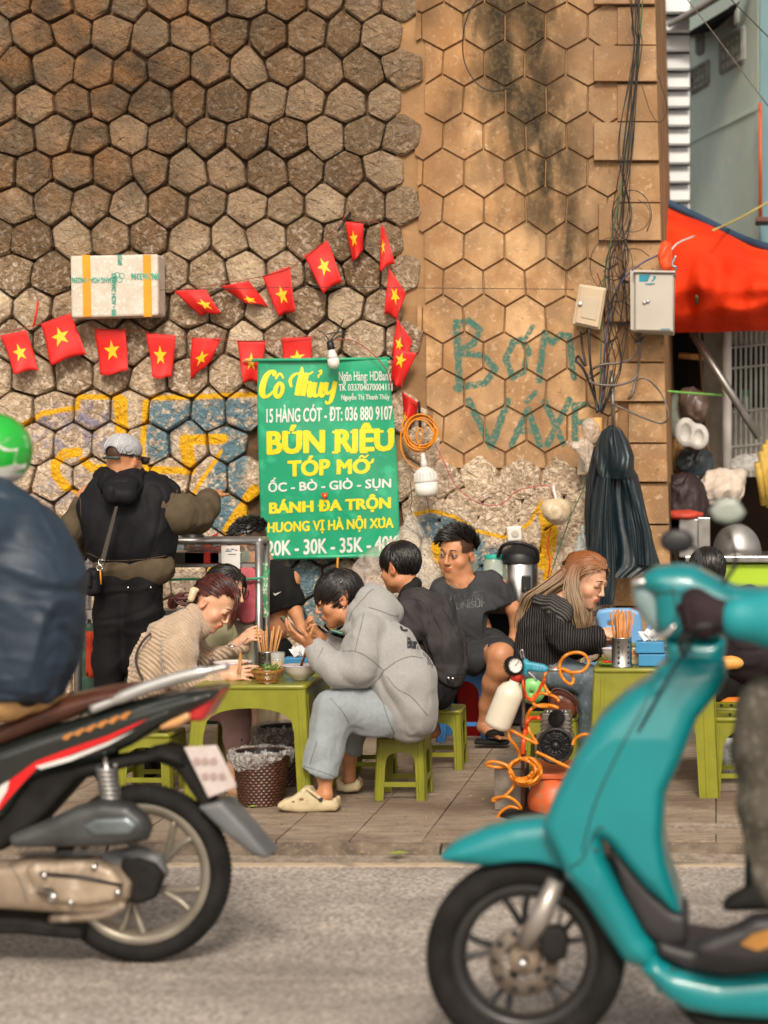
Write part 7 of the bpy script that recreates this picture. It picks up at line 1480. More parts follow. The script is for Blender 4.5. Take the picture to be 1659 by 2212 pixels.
m_rib = M('ribbed_dark_knit', (.075, .068, .068), (.05, .045, .045), 14, .8, rib=('X', 26, 1.0, 2.5, (.012, .011, .011))); F = Field(.0075)
chain(F, 'w', [(520, 540, 0, 130), (470, 700, 0, 168), (440, 860, 0, 165), (470, 920, 0, 160)], D, .05, both=.07); chain(F, 'w', [(590, 540, -.16, 92), (600, 690, -.20, 96), (640, 770, -.21, 84), (780, 760, -.21, 72), (880, 740, -.21, 82)], D, .03); chain(F, 'w', [(600, 540, .13, 90), (700, 820, .13, 80), (900, 800, .08, 60)], D, .03); chain(F, 'w', [(870, 750, -.21, 76), (915, 830, -.21, 34)], D, .02)
F.cap(Q('w', 560, 380, D), Q('w', 590, 470, D-.02), .075, .065, .02, '-'); cutp(F, 'w', (270, 930), (700, 990), D, .4, 1); fobj('knit_top', F, m_rib, pr, wr=[(.006, .12, None, 0)])
F = Field(.0065); cr_ = [(430, 450, -.10), (540, 445, -.17), (640, 500, -.20), (690, 570, -.20), (640, 600, -.22), (560, 560, -.23), (470, 500, -.19), (430, 450, -.10)]
for a, b_ in zip([(440, 440, -.05), (540, 440, -.13), (630, 480, -.18), (660, 540, -.2)], [(430, 460, -.10), (540, 540, -.2), (610, 560, -.22), (650, 590, -.22)]): F.cap(Q('w', *a[:2], D+a[2]), Q('w', *b_[:2], D+b_[2]), .018, .02, .03)
for a, b_ in (((440, 450, -.08), (560, 490, -.18)), ((560, 490, -.18), (650, 560, -.21)), ((450, 470, -.12), (640, 590, -.22)), ((560, 450, -.15), (660, 520, -.19))): F.cap(Q('w', *a[:2], D+a[2]), Q('w', *b_[:2], D+b_[2]), .026, .026, .03)
fobj('wide_collar', F, M('ribbed_collar', (.13, .12, .115), (.09, .085, .08), 14, .8, rib=('DIAGONAL', 26, 1.0, 2, (.03, .028, .028))), pr)
m_jean = M('faded_jeans', (.13, .165, .185), (.09, .12, .14), 10, .8, bump=.3, bsc=200, bdist=.002, c3=(.19, .22, .235)); F = Field(.0085); chain(F, 'w', [(440, 980, -.08, 140), (640, 1020, -.1, 120), (850, 1080, -.12, 110), (840, 1250, -.12, 88), (820, 1500, -.12, 80), (815, 1560, -.1, 76)], D, .03); chain(F, 'w', [(440, 980, .1, 140), (820, 1060, .14, 100), (800, 1500, .14, 76)], D); fobj('jeans', F, m_jean, pr, wr=[(.008, .1, (.3, 0, 1), .5)])
# ------------------------------------------------------------- 5 beige knit woman
D = 9.35; pr = person('woman in beige ribbed sweater with clipped red brown hair bent over her bowl', (Q('a', 250, 1900, D).x, D, 0))
H = Head(Q('a', 712, 690, D), (.76, -.26, -.60), (.5, 0, .8), 1.04); H.lip = (.95, .42, .40); F = Field(.0056); H.build(F, .88, 1.0); F.cap(H.p(0, -.025, -.055), Q('a', 540, 880, D), .046, .055, .03)
chain(F, 'a', [(480, 920, 0, 110), (330, 1080, 0, 130), (200, 1300, 0, 150)], D, both=.06)
chain(F, 'a', [(440, 940, -.16, 80), (430, 1270, -.24, 60), (800, 1300, -.22, 42)], D); chain(F, 'a', [(480, 940, .15, 80), (650, 1150, .12, 55), (930, 1040, .02, 38)], D)
hw = Q('a', 815, 1290, D-.22); hand(F, hw, Q('a', 960, 1265, D-.24)-hw, (-.1, .75, -.5), .95, (.3, .4, .5, .6), .1, side=-1); hw = Q('a', 925, 1010, D+.02); hand(F, hw, Q('a', 1040, 950, D)-hw, (.2, .7, -.7), .92, (.8, .9, .9, .9), side=-1)
chain(F, 'g', [(-150, 250, -.1, 90), (330, 170, -.12, 90), (360, 420, -.12, 70), (345, 700, -.12, 44), (345, 880, -.12, 36)], D); F.cap(Q('g', 345, 900, D-.12), Q('g', 400, 930, D-.14), .035, .03, .02)
fobj('body', F, skin_b, pr, tint=H.tint); H.details(pr)
hair('hair', H, hair_r, pr, 900, lambda d: d[2] > (.50 if d[1] > .45 else .22 if d[1] > .1 else -.1 if d[1] > -.3 else -.45), lambda d: (d[0]*-.2, -1, -.25), (.06, .10), .04, .0, .0034, 6, jit=.05, cap=1.05)
locks('ponytail', hair_r, pr, None, [(590, 640, 0, 20), (530, 640, 0, 18), (470, 650, 0, 24), (420, 650, 0, 26), (385, 690, 0, 20), (370, 740, 0, 12)], 170, .0036, 7, 'a', D); locks('bun', hair_r, pr, None, [(580, 650, -.02, 16), (530, 700, -.02, 14), (480, 705, -.02, 14), (420, 670, -.02, 16), (440, 620, -.02, 14), (500, 600, -.02, 12)], 120, .0036, 8, 'a', D); locks('fringe', hair_r, pr, None, [(860, 560, -.03, 8), (905, 620, -.05, 10), (915, 700, -.06, 12), (890, 790, -.06, 16), (850, 880, -.05, 14), (835, 920, -.05, 10)], 34, .0022, 9, 'a', D)
F = Field(.005); F.cap(Q('a', 545, 575, D-.06), Q('a', 520, 650, D-.075), .012, .012, .01); F.cap(Q('a', 530, 580, D-.06), Q('a', 575, 582, D-.06), .010, .010, .01); F.cap(Q('a', 545, 600, D-.07), Q('a', 525, 655, D-.075), .017, .015, .01); fobj('hair_clip', F, M('cream_clip', (.72, .58, .38), None, 8, .3), pr)
m_knit = M('beige_rib_knit', (.50, .37, .265), (.40, .29, .20), 16, .9, bump=.35, bsc=120, bdist=.004, rib=('DIAGONAL', 24, .55, 1.2), sheen=.3); F = Field(.0085)
chain(F, 'a', [(500, 860, 0, 90), (430, 930, 0, 150), (320, 1060, 0, 195), (250, 1230, 0, 205), (200, 1360, 0, 180)], D, .05, both=.09)
chain(F, 'a', [(450, 950, -.16, 120), (430, 1130, -.22, 140), (440, 1270, -.24, 115), (560, 1320, -.24, 90), (680, 1315, -.23, 72), (805, 1305, -.22, 62)], D, .03); chain(F, 'a', [(500, 950, .15, 110), (620, 1150, .14, 90), (780, 1130, .08, 74), (920, 1060, .03, 66), (955, 1045, .03, 70)], D, .03)
fobj('sweater', F, m_knit, pr, wr=[(.015, .16, (-.6, 0, .8), .6), (.006, .06, (-.6, 0, .8), .6)])
F = Field(.007); 
for i in range(7):
    t_ = i/6; a = Q('a', 520+t_*60, 740+t_*0+120*t_*1.1, D); F.cap(Q('a', 530+75*t_, 745+150*t_, D-.075+.02*t_), Q('a', 545+75*t_, 760+150*t_, D-.07+.02*t_), .030, .030, .02); F.cap(Q('a', 530+75*t_, 745+150*t_, D+.04), Q('a', 545+75*t_, 760+150*t_, D+.04), .034, .034, .02)
F.cap(Q('a', 540, 840, D-.02), Q('a', 590, 900, D-.03), .062, .055, .02); fobj('roll_collar', F, m_knit, pr, wr=[(.004, .03, (.5, 0, -1), .7)])
m_pink = M('pink_striped_cotton', (.36, .19, .17), (.31, .15, .14), 14, .8, rib=('X', 60, .4, 1, (.46, .32, .30))); F = Field(.008); chain(F, 'g', [(-200, 230, -.1, 150), (200, 180, -.12, 135), (340, 180, -.13, 128), (375, 330, -.13, 110), (370, 480, -.13, 96), (350, 640, -.12, 60)], D, .03); fobj('trousers', F, m_pink, pr, wr=[(.007, .09, None, 0)])
for x, y, m_ in ((250, 262, m_ink), (300, 295, m_ink), (338, 413, m_flag), (413, 497, m_ink), (308, 588, m_flag), (300, 355, m_flag)): MB().ball(Q('g', x, y, D-.13-SQ('g', 106, D)+(abs(x-370)/130)**2*.03), (.0055, .003, .0055), 8, 5).build('dot', m_, pr, True)
F = Field(.0065); F.poly([Q('g', x, y, D-.13) for x, y in ((275, 975), (285, 940), (330, 925), (400, 930), (440, 960), (440, 990), (280, 990))], D-.13, .042, .02, .01); fobj('slipper', F, M('tan_suede', (.35, .2, .09)), pr)
cable('bag_strap', [Q('a', x, y, D-.2) for x, y in ((190, 940), (120, 1010), (75, 1100), (68, 1180), (95, 1270), (125, 1325))], .006, M('dark_strap', (.05, .03, .025)), parent=pr)
spn = thing('spoon', 'steel soup spoon in the raised hand of the knit sweater woman', 'spoon', Q('a', 850, 1045, D)); MB().tube(crv([Q('a', x, y, D-.06) for x, y in ((1005, 970), (975, 1000), (940, 1030), (910, 1045), (885, 1048))], 5), .0035, 6).build('handle', chrome, spn, True); MB().ball(Q('a', 862, 1046, D-.06), (.020, .015, .006), 12, 8).build('spoon_bowl', chrome, spn, True)
cs = thing('chopsticks', 'pair of orange chopsticks in the lower hand over her bowl', 'chopsticks', Q('a', 920, 1270, D-.24)); 
for dx in (0, 22): MB().tube([Q('a', 905+dx, 1275, D-.29), Q('a', 930+dx*.4, 1105, D-.22)], .0035, 6).build('chopstick', wood, cs, True)
# ------------------------------------------------------------- 6 woman with glasses
D = 9.95; pr = person('woman with round glasses and olive jacket sitting behind the sweater woman', (Q('a', 780, 1900, D).x, D, 0))
H = Head(Q('a', 805, 580, D), (.86, -.36, -.24), (0, 0, 1), 1.02); F = Field(.0065); H.build(F, .9); F.cap(H.p(0, -.02, -.06), Q('a', 760, 850, D), .048, .06, .03); chain(F, 'a', [(740, 920, 0, 120), (740, 1200, 0, 140)], D, both=.06); chain(F, 'a', [(740, 1400, 0, 120), (1000, 1500, -.1, 80), (1020, 1700, -.1, 60)], D); fobj('body', F, skin_b, pr, tint=H.tint); H.details(pr)
hair('hair', H, hair_k, pr, 800, lambda d: d[2] > (.42 if d[1] > .35 else -.1 if d[1] > -.2 else -.6), lambda d: (d[0]*.3, -.6, -.5), (.07, .12), .04, .15, .0036, 10, jit=.06)
gq = MB()
for x in (-1, 1):
    gq.tube([H.p(x*.033+.024*math.cos(a*math.pi/10), .108-.012*abs(math.cos(a*math.pi/10))*.6, .004+.021*math.sin(a*math.pi/10)) for a in range(21)], .0022, 6); gq.tube([H.p(x*.057, .10, .008), H.p(x*.076, .04, .006), H.p(x*.078, -.01, .0)], .0018, 5)
gq.tube([H.p(-.010, .112, .006), H.p(.010, .112, .006)], .0018, 5); gq.build('glasses', blackm, pr, True)
m_olv = M('sage_cotton', (.30, .28, .17), (.22, .205, .12), 12, .85, bump=.2, bsc=120); F = Field(.0085); chain(F, 'a', [(760, 900, 0, 105), (740, 1020, 0, 175), (720, 1200, 0, 190)], D, .05, both=.08); chain(F, 'a', [(820, 980, -.15, 90), (900, 1180, -.18, 75), (1000, 1220, -.15, 60)], D); fobj('jacket', F, m_olv, pr, wr=[(.014, .12, (.3, 0, 1), .6)])
m_bt = M('beige_trousers', (.46, .36, .24), (.38, .29, .19), 10, .85); F = Field(.0085); chain(F, 'g', [(300, 150, 0, 110), (590, 160, -.05, 110), (600, 330, -.05, 95), (590, 560, -.05, 80)], D, .03); chain(F, 'g', [(500, 150, .1, 110), (760, 170, .1, 90), (765, 330, .1, 85), (755, 600, .1, 75)], D, .03); fobj('trousers', F, m_bt, pr, wr=[(.009, .09, (0, 0, 1), .7)])
# ------------------------------------------------------------- 7 man in black tee behind the cart
D = 10.95; pr = person('man in black tee standing behind the food cart, head bowed', (Q('a', 1200, 1900, D).x, D, 0))
H = Head(Q('a', 1010, 190, D), (-.72, -.55, -.42), (0, 0, 1), 1.1); F = Field(.0065); H.build(F, 1.1, 1.1); F.cap(H.p(0, -.02, -.06), Q('a', 1110, 400, D), .062, .075, .03); chain(F, 'a', [(1060, 470, 0, 90), (1340, 500, 0, 90)], D); chain(F, 'a', [(1190, 560, 0, 110), (1210, 900, 0, 110)], D, both=.02); chain(F, 'a', [(1340, 560, 0, 66), (1385, 760, -.05, 52), (1440, 900, -.15, 40), (1430, 960, -.2, 30)], D); chain(F, 'a', [(1200, 950, .05, 110), (1200, 1900, .05, 70)], D)
fobj('body', F, skin_c, pr, tint=lambda V, H=H: H.tint(V, lambda L: (L[:, 1] < .04) & (L[:, 2] > -.02) & (np.linalg.norm(L, axis=1) < .14))); H.details(pr); hair('hair', H, hair_k, pr, 500, lambda d: d[2] > (.45 if d[1] > .3 else .3 if d[1] > -.2 else .1), lambda d: (0, .8, .2), (.015, .03), .5, 0, .0034, 11)
m_blk = M('black_jersey', (.014, .013, .013), (.009, .009, .009), 9, .8); F = Field(.0085); chain(F, 'a', [(1100, 460, 0, 100), (1200, 440, 0, 90), (1300, 490, 0, 100)], D, .05); chain(F, 'a', [(1190, 600, 0, 170), (1210, 900, 0, 160), (1210, 1100, 0, 150)], D, .05, both=.04); chain(F, 'a', [(1310, 520, 0, 100), (1360, 660, -.03, 84), (1372, 700, -.03, 80)], D, .04); cutp(F, 'a', (1290, 745), (1460, 690), D, .2, 1); fobj('tee_shirt', F, m_blk, pr, wr=[(.010, .13, (-.3, 0, 1), .5)])
q = MB(); sw = [(1207, 598), (1206, 612), (1214, 626), (1232, 622), (1274, 594), (1236, 606), (1220, 612), (1210, 608)]; q.loft([[Q('a', x, y, D-.232) for x, y in sw], [Q('a', x, y, D-.228) for x, y in sw]]).build('chest_mark', white_pl, pr)
F = Field(.0085); chain(F, 'a', [(1200, 1100, .02, 150), (1160, 1900, .02, 90)], D); chain(F, 'a', [(1240, 1100, .02, 130), (1280, 1900, .02, 90)], D); fobj('trousers', F, m_blk, pr)
F = Field(.006); F.ell(H.p(0, .075, -.06), (.062, .055, .05), H.M, .01); fobj('face_mask', F, M('mask_blue', (.14, .33, .50)), pr)
# ------------------------------------------------------------- 8 standing man in black
D = 9.7; pr = person('standing man in black sleeveless hoodie and backwards cap, seen from behind', (Q('l', 810, 2400, D).x, D, 0))
H = Head(Q('l', 800, 378, D), (.30, .94, -.10), (0, 0, 1), 1.0); F = Field(.0065); H.build(F, 1.1, 1.1); F.cap(H.p(0, -.01, -.05), Q('l', 800, 540, D), .062, .075, .03)
chain(F, 'l', [(620, 620, 0, 90), (1000, 620, 0, 90)], D); chain(F, 'l', [(820, 720, 0, 90), (830, 1050, 0, 90)], D); chain(F, 'l', [(560, 640, 0, 70), (450, 880, .05, 55), (520, 1000, .2, 40)], D); chain(F, 'l', [(1080, 650, 0, 70), (1300, 740, .1, 56), (1370, 640, .35, 42)], D); hand(F, Q('l', 1375, 630, D+.36), (-.1, .8, .3), (0, 0, -1)); chain(F, 'l', [(730, 1200, 0, 90), (700, 1700, 0, 70), (700, 2330, 0, 50)], D); chain(F, 'l', [(930, 1200, 0, 90), (930, 1700, 0, 70), (940, 2330, 0, 50)], D)
fobj('body', F, skin_c, pr, tint=lambda V, H=H: H.tint(V, lambda L: (L[:, 2] > -.0) & (L[:, 1] < .05) & (np.linalg.norm(L, axis=1) < .13)))
cp_m = M('light_mesh_cap', (.42, .42, .44), (.34, .34, .37), 40, .7, bump=.5, bsc=260, bdist=.002); F = Field(.005); F.ell(H.p(0, -.008, .040), (.086, .106, .082), H.M, .01); F.box(H.p(0, 0, -.052), (.2, .2, .060), H.M, .005, .008, '-'); F.ell(H.p(0, -.115, .012), (.036, .05, .034), H.M, .008, '-'); F.ell(H.p(0, -.008, .036), (.080, .100, .078), H.M, .004, '-'); fobj('cap', F, cp_m, pr)
MB().tube([H.p(x, -.107+abs(x)*.3, -.008) for x in (-.045, -.02, 0, .02, .045)], .007, 6).build('cap_strap', M('cap_strap_teal', (.02, .06, .07)), pr, True)
for x in (-.035, .035): MB().tube([H.p(x*math.cos(a)*1.0, -.112*math.cos(a)*.98, .035+.088*math.sin(a)) for a in [i*.18 for i in range(0, 8)]], .0022, 5).build('cap_seam', white_pl, pr, True)
F = Field(.005); F.ell(H.p(0, .12, .012), (.068, .052, .010), H.M, .01); fobj('cap_brim', F, M('brim_dark', (.05, .02, .03)), pr)
gq = MB(); gq.tube([H.p(.078, .0, -.004), H.p(.080, .05, .0), H.p(.074, .095, .002)], .003, 6); gq.ball(H.p(.052, .10, -.004), (.026, .012, .018), 10, 7); gq.build('sunglasses', blackm, pr, True)
m_vest = M('black_nylon_vest', (.013, .013, .015), (.008, .008, .010), 9, .62, bump=.25, bsc=26, bdist=.01); m_oh = M('olive_fleece', (.105, .080, .050), (.08, .06, .038), 14, .9, bump=.2, bsc=200, bdist=.002)
F = Field(.0085); chain(F, 'l', [(600, 690, 0, 110), (700, 590, 0, 110), (960, 590, 0, 110), (1060, 640, 0, 118)], D, .06)
for y, a, b_, r_ in ((720, 680, 980, 150), (850, 700, 980, 160), (970, 705, 985, 140)): F.cap(Q('l', a, y, D), Q('l', b_, y, D), SQ('l', r_, D), SQ('l', r_, D), .06)
cutp(F, 'l', (500, 720), (520, 1000), D, .3, 1); ve_ = fobj('vest', F, m_vest, pr, wr=[(.012, .20, (.3, 0, 1), .8), (.006, .07, (.2, 0, 1), .8)])
for L in ([(500, 560), (520, 650), (525, 760)], [(1150, 580), (1130, 680), (1110, 790)], [(560, 990), (700, 1040), (900, 1035), (1080, 1010)]): seam(ve_, 'l', L, pr, m_oh, .002)
F = Field(.0075); 
for a, b_ in (((650, 500, .03), (740, 610, -.17)), ((740, 610, -.17), (830, 620, -.17)), ((830, 620, -.17), (910, 510, .0)), ((680, 470, .06), (700, 540, -.06)), ((890, 480, .06), (880, 540, -.06)), ((720, 490, -.05), (860, 490, -.05)), ((740, 550, -.13), (850, 550, -.13))): F.cap(Q('l', a[0], a[1], D+a[2]), Q('l', b_[0], b_[1], D+b_[2]), SQ('l', 44, D), SQ('l', 44, D), .05)
fobj('hood', F, m_vest, pr, wr=[(.012, .07, (.2, 0, 1), .7)])
F = Field(.0085); chain(F, 'l', [(560, 690, .0, 92), (480, 830, .03, 92), (450, 900, .06, 84), (500, 1000, .15, 70)], D, .04); chain(F, 'l', [(1060, 690, 0, 128), (1160, 740, .03, 126), (1270, 750, .10, 104), (1340, 690, .20, 82), (1350, 640, .32, 66)], D, .04); F.cap(Q('l', 735, 1080, D), Q('l', 1005, 1080, D), SQ('l', 128, D), SQ('l', 128, D), .04); F.cap(Q('l', 720, 900, D), Q('l', 960, 900, D), SQ('l', 140, D), SQ('l', 140, D), .04)
fobj('hoodie', F, m_oh, pr, wr=[(.009, .15, (.9, 0, .3), .75), (.005, .06, (.5, 0, 1), .7)])
F = Field(.0085); chain(F, 'l', [(740, 1180, 0, 125), (730, 1400, 0, 118), (710, 1700, 0, 98), (700, 2100, 0, 84), (700, 2380, 0, 78)], D, .04); chain(F, 'l', [(930, 1180, 0, 125), (930, 1400, 0, 118), (925, 1700, 0, 98), (940, 2100, 0, 84), (940, 2380, 0, 78)], D, .04); fobj('trousers', F, M('black_jeans', (.011, .010, .011), (.006, .006, .007), 14, .75, bump=.3, bsc=150), pr, wr=[(.008, .12, (1, 0, .2), .6)])
for x in (830, 977): MB().ball(Q('l', x, 1216, D-.11), (.006, .004, .006), 8, 5).build('rivet', chrome, pr, True)
for x in (690, 950): F = Field(.008); F.cap((Q('l', x, 0, D).x, D-.06, .045), (Q('l', x, 0, D).x, D+.12, .035), .045, .038, .01); fobj('shoe', F, blackr, pr)
cbg = thing('shoulder_bag', 'small black cross-body bag at the standing man hip', 'bag', Q('l', 585, 1270, D-.2)); F = Field(.007); F.poly([Q('l', x, y, D-.18) for x, y in ((545, 1110), (600, 1090), (655, 1100), (660, 1250), (600, 1272), (550, 1255))], D-.18, .05, .03, .01); fobj('bag_body', F, m_vest, cbg, wr=[(.005, .06, None, 0)])
F = Field(.006); F.poly([Q('l', x, y, D-.22) for x, y in ((550, 1120), (600, 1115), (605, 1215), (555, 1215))], D-.23, .018, .012, .01); fobj('front_pocket', F, m_vest, cbg)
MB().loft([[Q('l', x, y, D-.235) for x, y in ((745, 690), (765, 690), (680, 1040), (650, 1035))], [Q('l', x, y, D-.22) for x, y in ((745, 690), (765, 690), (680, 1040), (650, 1035))]]).build('strap', M('strap_olive', (.05, .04, .028)), cbg)
MB().tube([Q('l', 640, 1035, D-.24), Q('l', 680, 1040, D-.24), Q('l', 676, 1070, D-.24), Q('l', 640, 1066, D-.24), Q('l', 640, 1035, D-.24)], .003, 6).build('buckle', chrome, cbg, True); MB().tube([Q('l', 645+18*math.cos(a), 1088+18*math.sin(a), D-.24) for a in [i*.42 for i in range(16)]], .003, 6).build('ring', chrome, cbg, True); MB().tube([Q('l', 650, 1100, D-.24), Q('l', 655, 1195, D-.24)], .004, 6).build('pull_cord', m_oc, cbg, True); MB().tube([Q('l', 556, 1125, D-.26), Q('l', 562, 1165, D-.26)], .002, 5).build('zip_pull', chrome, cbg, True)
# ------------------------------------------------------------- person behind the scooter, right
D = 10.3; pr = person('dark haired person in dark clothes sitting behind the teal scooter handlebar', (Q('r', 1250, 2000, D).x, D, 0)); H = Head(Q('r', 1085, 1270, D), (-.5, .75, -.25), (0, 0, 1), 1.05); F = Field(.008); H.build(F); F.cap(H.p(0, 0, -.06), Q('r', 1150, 1480, D), .055, .06, .03); chain(F, 'r', [(1180, 1550, 0, 120), (1250, 1900, 0, 140)], D, both=.08); fobj('body', F, skin_c, pr, tint=H.tint); hair('hair', H, hair_k, pr, 500, scalp(.1, -.3, -.7), lambda d: (0, .2, -.8), (.05, .08), .15, .2, .004, 15)
m_dkc = M('dark_plum_cloth', (.035, .026, .030), (.02, .015, .018), 9, .75); F = Field(.0095); chain(F, 'r', [(1160, 1520, 0, 120), (1300, 1640, 0, 220), (1400, 1850, 0, 260)], D, .05, both=.09); chain(F, 'r', [(1250, 1450, -.1, 60), (1400, 1430, -.1, 60), (1600, 1500, -.1, 70)], D); fobj('jacket', F, m_dkc, pr, wr=[(.015, .14, None, 0)])
F = Field(.0095); chain(F, 's', [(1600, 560, 0, 90), (1450, 620, -.1, 70), (1400, 700, -.1, 60), (1410, 930, -.1, 44)], D, .04); chain(F, 's', [(1600, 600, .15, 90), (1480, 700, .1, 60), (1500, 930, .1, 44)], D, .04); fobj('trousers', F, m_blk, pr, wr=[(.01, .1, None, 0)])
_tag(lump('box', Q('s', 1465, 745, 10.1), (.085, .05, .07), M('orange_paper', (.75, .22, .02), (.6, .16, .02), 8, .5), 'small orange packet under the seated dark figure at right', 'packet', 41, .01, .006))
_tag(lump('bag', Q('s', 1455, 960, 9.7), (.07, .05, .09), film('clear_film_b', (.75, .78, .8), .25, .9), 'clear plastic bag hanging inside the right stool', 'bag', 42, .01, .012))
_tag(lump('bun', Q('s', 1440, 520, 9.4), (.075, .03, .025), M('fried_bread', (.75, .36, .08), (.6, .25, .05), 14, .5), 'golden fried bread stick behind the scooter stem', 'bread', 43, .008, .006))
# ================================================================= MOTORBIKES
def ring(q, c, R0, r, n=72, m=12, prof=None, yw=1.0):
    rings = []
    for k in range(n):
        a = 2*math.pi*k/n; rings.append([(c[0]+(R0+r*math.cos(b_*2*math.pi/m))*math.cos(a), c[1]+r*yw*math.sin(b_*2*math.pi/m), c[2]+(R0+r*math.cos(b_*2*math.pi/m))*math.sin(a)) for b_ in range(m)])
    rings.append(rings[0]); q.loft(rings, True, False); return q
def wheel(parent, c, Ro, tyre, ty_w, rim_m, ns, spoke_w, name_s='spoke', curve=.25, hubr=.05, double=True, hub_m=None):
    w = MB(); ring(w, c, Ro-tyre, tyre, yw=ty_w); ty = w.build('tyre', blackr, parent, True)
    q = MB(); rng_ = random.Random(2)
    for k in range(96):
        a = 2*math.pi*k/96; rot = Matrix.Rotation(-a, 3, 'Y')
        for sg in (-1, 1): q.box(Vector(c)+rot @ Vector((Ro-tyre*.16, sg*tyre*ty_w*.42, 0)), (tyre*.16, tyre*.5, Ro*.022), rot @ Matrix.Rotation(sg*.5, 3, 'X'))
    tr = q.build('tread_blocks', blackr, parent); tr['kind'] = 'stuff'
    q = MB(); ri = Ro-tyre*2; q.lathe([(ri+.012, -.030), (ri-.004, -.034), (ri-.020, -.020), (ri-.022, .02), (ri-.004, .034), (ri+.012, .030)], c, 'y', 64); q.build('rim', rim_m, parent, True)
    for k in range(ns):
        a = 2*math.pi*k/ns+.35
        for sg in ((-.5, .5) if double else (0,)):
            pts = []
            for t in (0, .25, .5, .75, 1):
                rr_ = hubr*.8+(ri-.015-hubr*.8)*t; aa = a+curve*math.sin(t*1.6)+sg*.34*(t**1.3 if double else 0)+sg*.05; pts.append((c[0]+rr_*math.cos(aa), c[1]+.012*math.cos(t*3), c[2]+rr_*math.sin(aa)))
            MB().tube(crv(pts, 4), spoke_w, 8).build(name_s, rim_m, parent, True)
    MB().lathe([(.001, -.055), (hubr, -.05), (hubr*1.15, -.01), (hubr*1.15, .02), (hubr, .05), (.001, .055)], c, 'y', 24).build('hub', hub_m or rim_m, parent, True)
def panel(name, t, pts, D, w, mat, parent, r=.02, h=.007, yo=0, wr=None, taper=None, sm=2):
    F = Field(h); F.poly([Q(t, x, y, D) for x, y in pts], D+yo, w, r, .01, '+', taper); return fobj(name, F, mat, parent, wr, sm)
m_bk = M('glossy_black_paint', (.012, .016, .014), (.009, .012, .010), 5, .22, coat=.5); m_rimg = M('cast_wheel_grey', (.30, .27, .22), (.20, .175, .14), 9, .4, .5); m_eng = M('dusty_engine_metal', (.40, .31, .225), (.14, .10, .07), 5, .55, .3, bump=.3, bsc=24, coord='World', c3=(.50, .42, .34)); m_exh = M('grey_exhaust_cover', (.10, .105, .105), (.03, .032, .033), 5, .4, .4)
m_seat = M('brown_vinyl', (.085, .030, .018), (.06, .02, .012), 9, .34, bump=.3, bsc=120); m_mud = M('grey_black_mudguard', (.13, .135, .14), (.09, .095, .10), 8, .5); m_redp = M('red_decal', (.62, .01, .012), None, 8, .3); m_whp = M('white_decal', (.66, .64, .62), None, 8, .35)
D = 6.45; Y0 = D
mo = thing('motorbike', 'black motorbike with red and white stripe and silver grab rail passing at left', 'motorbike', (Q('m', 845, 1800, D).x, D, ZR))
c = Q('m', 842, 1275, D); Ro = SQ('m', 528, D); c.z = ZR+Ro
wheel(mo, c, Ro, .037, 1.15, m_rimg, 5, .0125, curve=.45, hubr=.055, hub_m=m_eng)
cL = Vector((c.x-1.25, D, ZR+Ro)); wheel(mo, cL, Ro, .042, .95, m_rimg, 5, .0095, curve=.45)
ec_ = panel('engine_case', 'm', [(-700, 1180), (-200, 1210), (80, 1215), (180, 1195), (600, 1195), (720, 1240), (800, 1330), (790, 1420), (700, 1500), (540, 1515), (300, 1500), (0, 1480), (-300, 1560), (-700, 1500)], D-.06, .07, m_eng, mo, .035)
panel('crankcase_cover', 'm', [(150, 1250), (240, 1215), (580, 1210), (680, 1260), (740, 1350), (690, 1450), (520, 1480), (330, 1455), (220, 1400)], D-.125, .03, m_eng, mo, .022)
MB().tube([Q('m', 240, 1290, D-.155), Q('m', 480, 1310, D-.16), Q('m', 720, 1360, D-.15)], .006, 8).build('case_seam', blackm, mo, True)
for x, y in ((265, 1300), (560, 1250), (700, 1400), (420, 1460), (300, 1430)): MB().lathe([(.001, -.010), (.010, -.008), (.011, .01)], Q('m', x, y, D-.155), 'y', 12).build('bolt', chrome, mo, True)
MB().tube(crv([Q('m', 240, 1390, D-.16), Q('m', 300, 1395, D-.2), Q('m', 320, 1430, D-.22), Q('m', 300, 1450, D-.21)], 4), .012, 8).build('kick_lever', chrome, mo, True)
panel('centre_stand', 'm', [(-400, 1500), (200, 1520), (540, 1580), (545, 1640), (480, 1640), (200, 1610), (-400, 1600)], D, .10, blackr, mo, .01)
panel('exhaust_cover', 'm', [(60, 1060), (300, 960), (470, 880), (620, 848), (780, 865), (880, 950), (905, 1020), (880, 1090), (700, 1120), (300, 1130), (80, 1130)], D-.13, .045, m_exh, mo, .04)
panel('heat_guard', 'm', [(480, 1010), (560, 960), (760, 950), (820, 1000), (780, 1060), (560, 1070)], D-.172, .012, M('guard_blue_grey', (.20, .24, .25), (.12, .14, .15), 9, .3, .5), mo, .01)
panel('swing_arm', 'm', [(600, 1160), (840, 1120), (960, 1180), (1000, 1290), (950, 1360), (840, 1380), (700, 1300), (600, 1260)], D-.04, .03, m_mud, mo, .02)
panel('drive_housing', 'm', [(720, 1200), (830, 1190), (930, 1220), (980, 1290), (930, 1430), (830, 1470), (740, 1440)], D-.06, .03, blackr, mo, .02)
q = MB(); pts = [Q('m', 560+70*0, 620, D-.10), Q('m', 640, 870, D-.10)]; q.tube([Q('m', 622, 600, D-.10), Q('m', 665, 870, D-.10)], .012, 8); q.build('shock_rod', chrome, mo, True)
cc = [Q('m', 628+30*t/1.0, 650+t*190, D-.10)+Vector((.030*math.cos(t*2*math.pi*7), .030*math.sin(t*2*math.pi*7), 0)) for t in [i/70 for i in range(71)]]; MB().tube(cc, .007, 6).build('shock_spring', alu, mo, True)
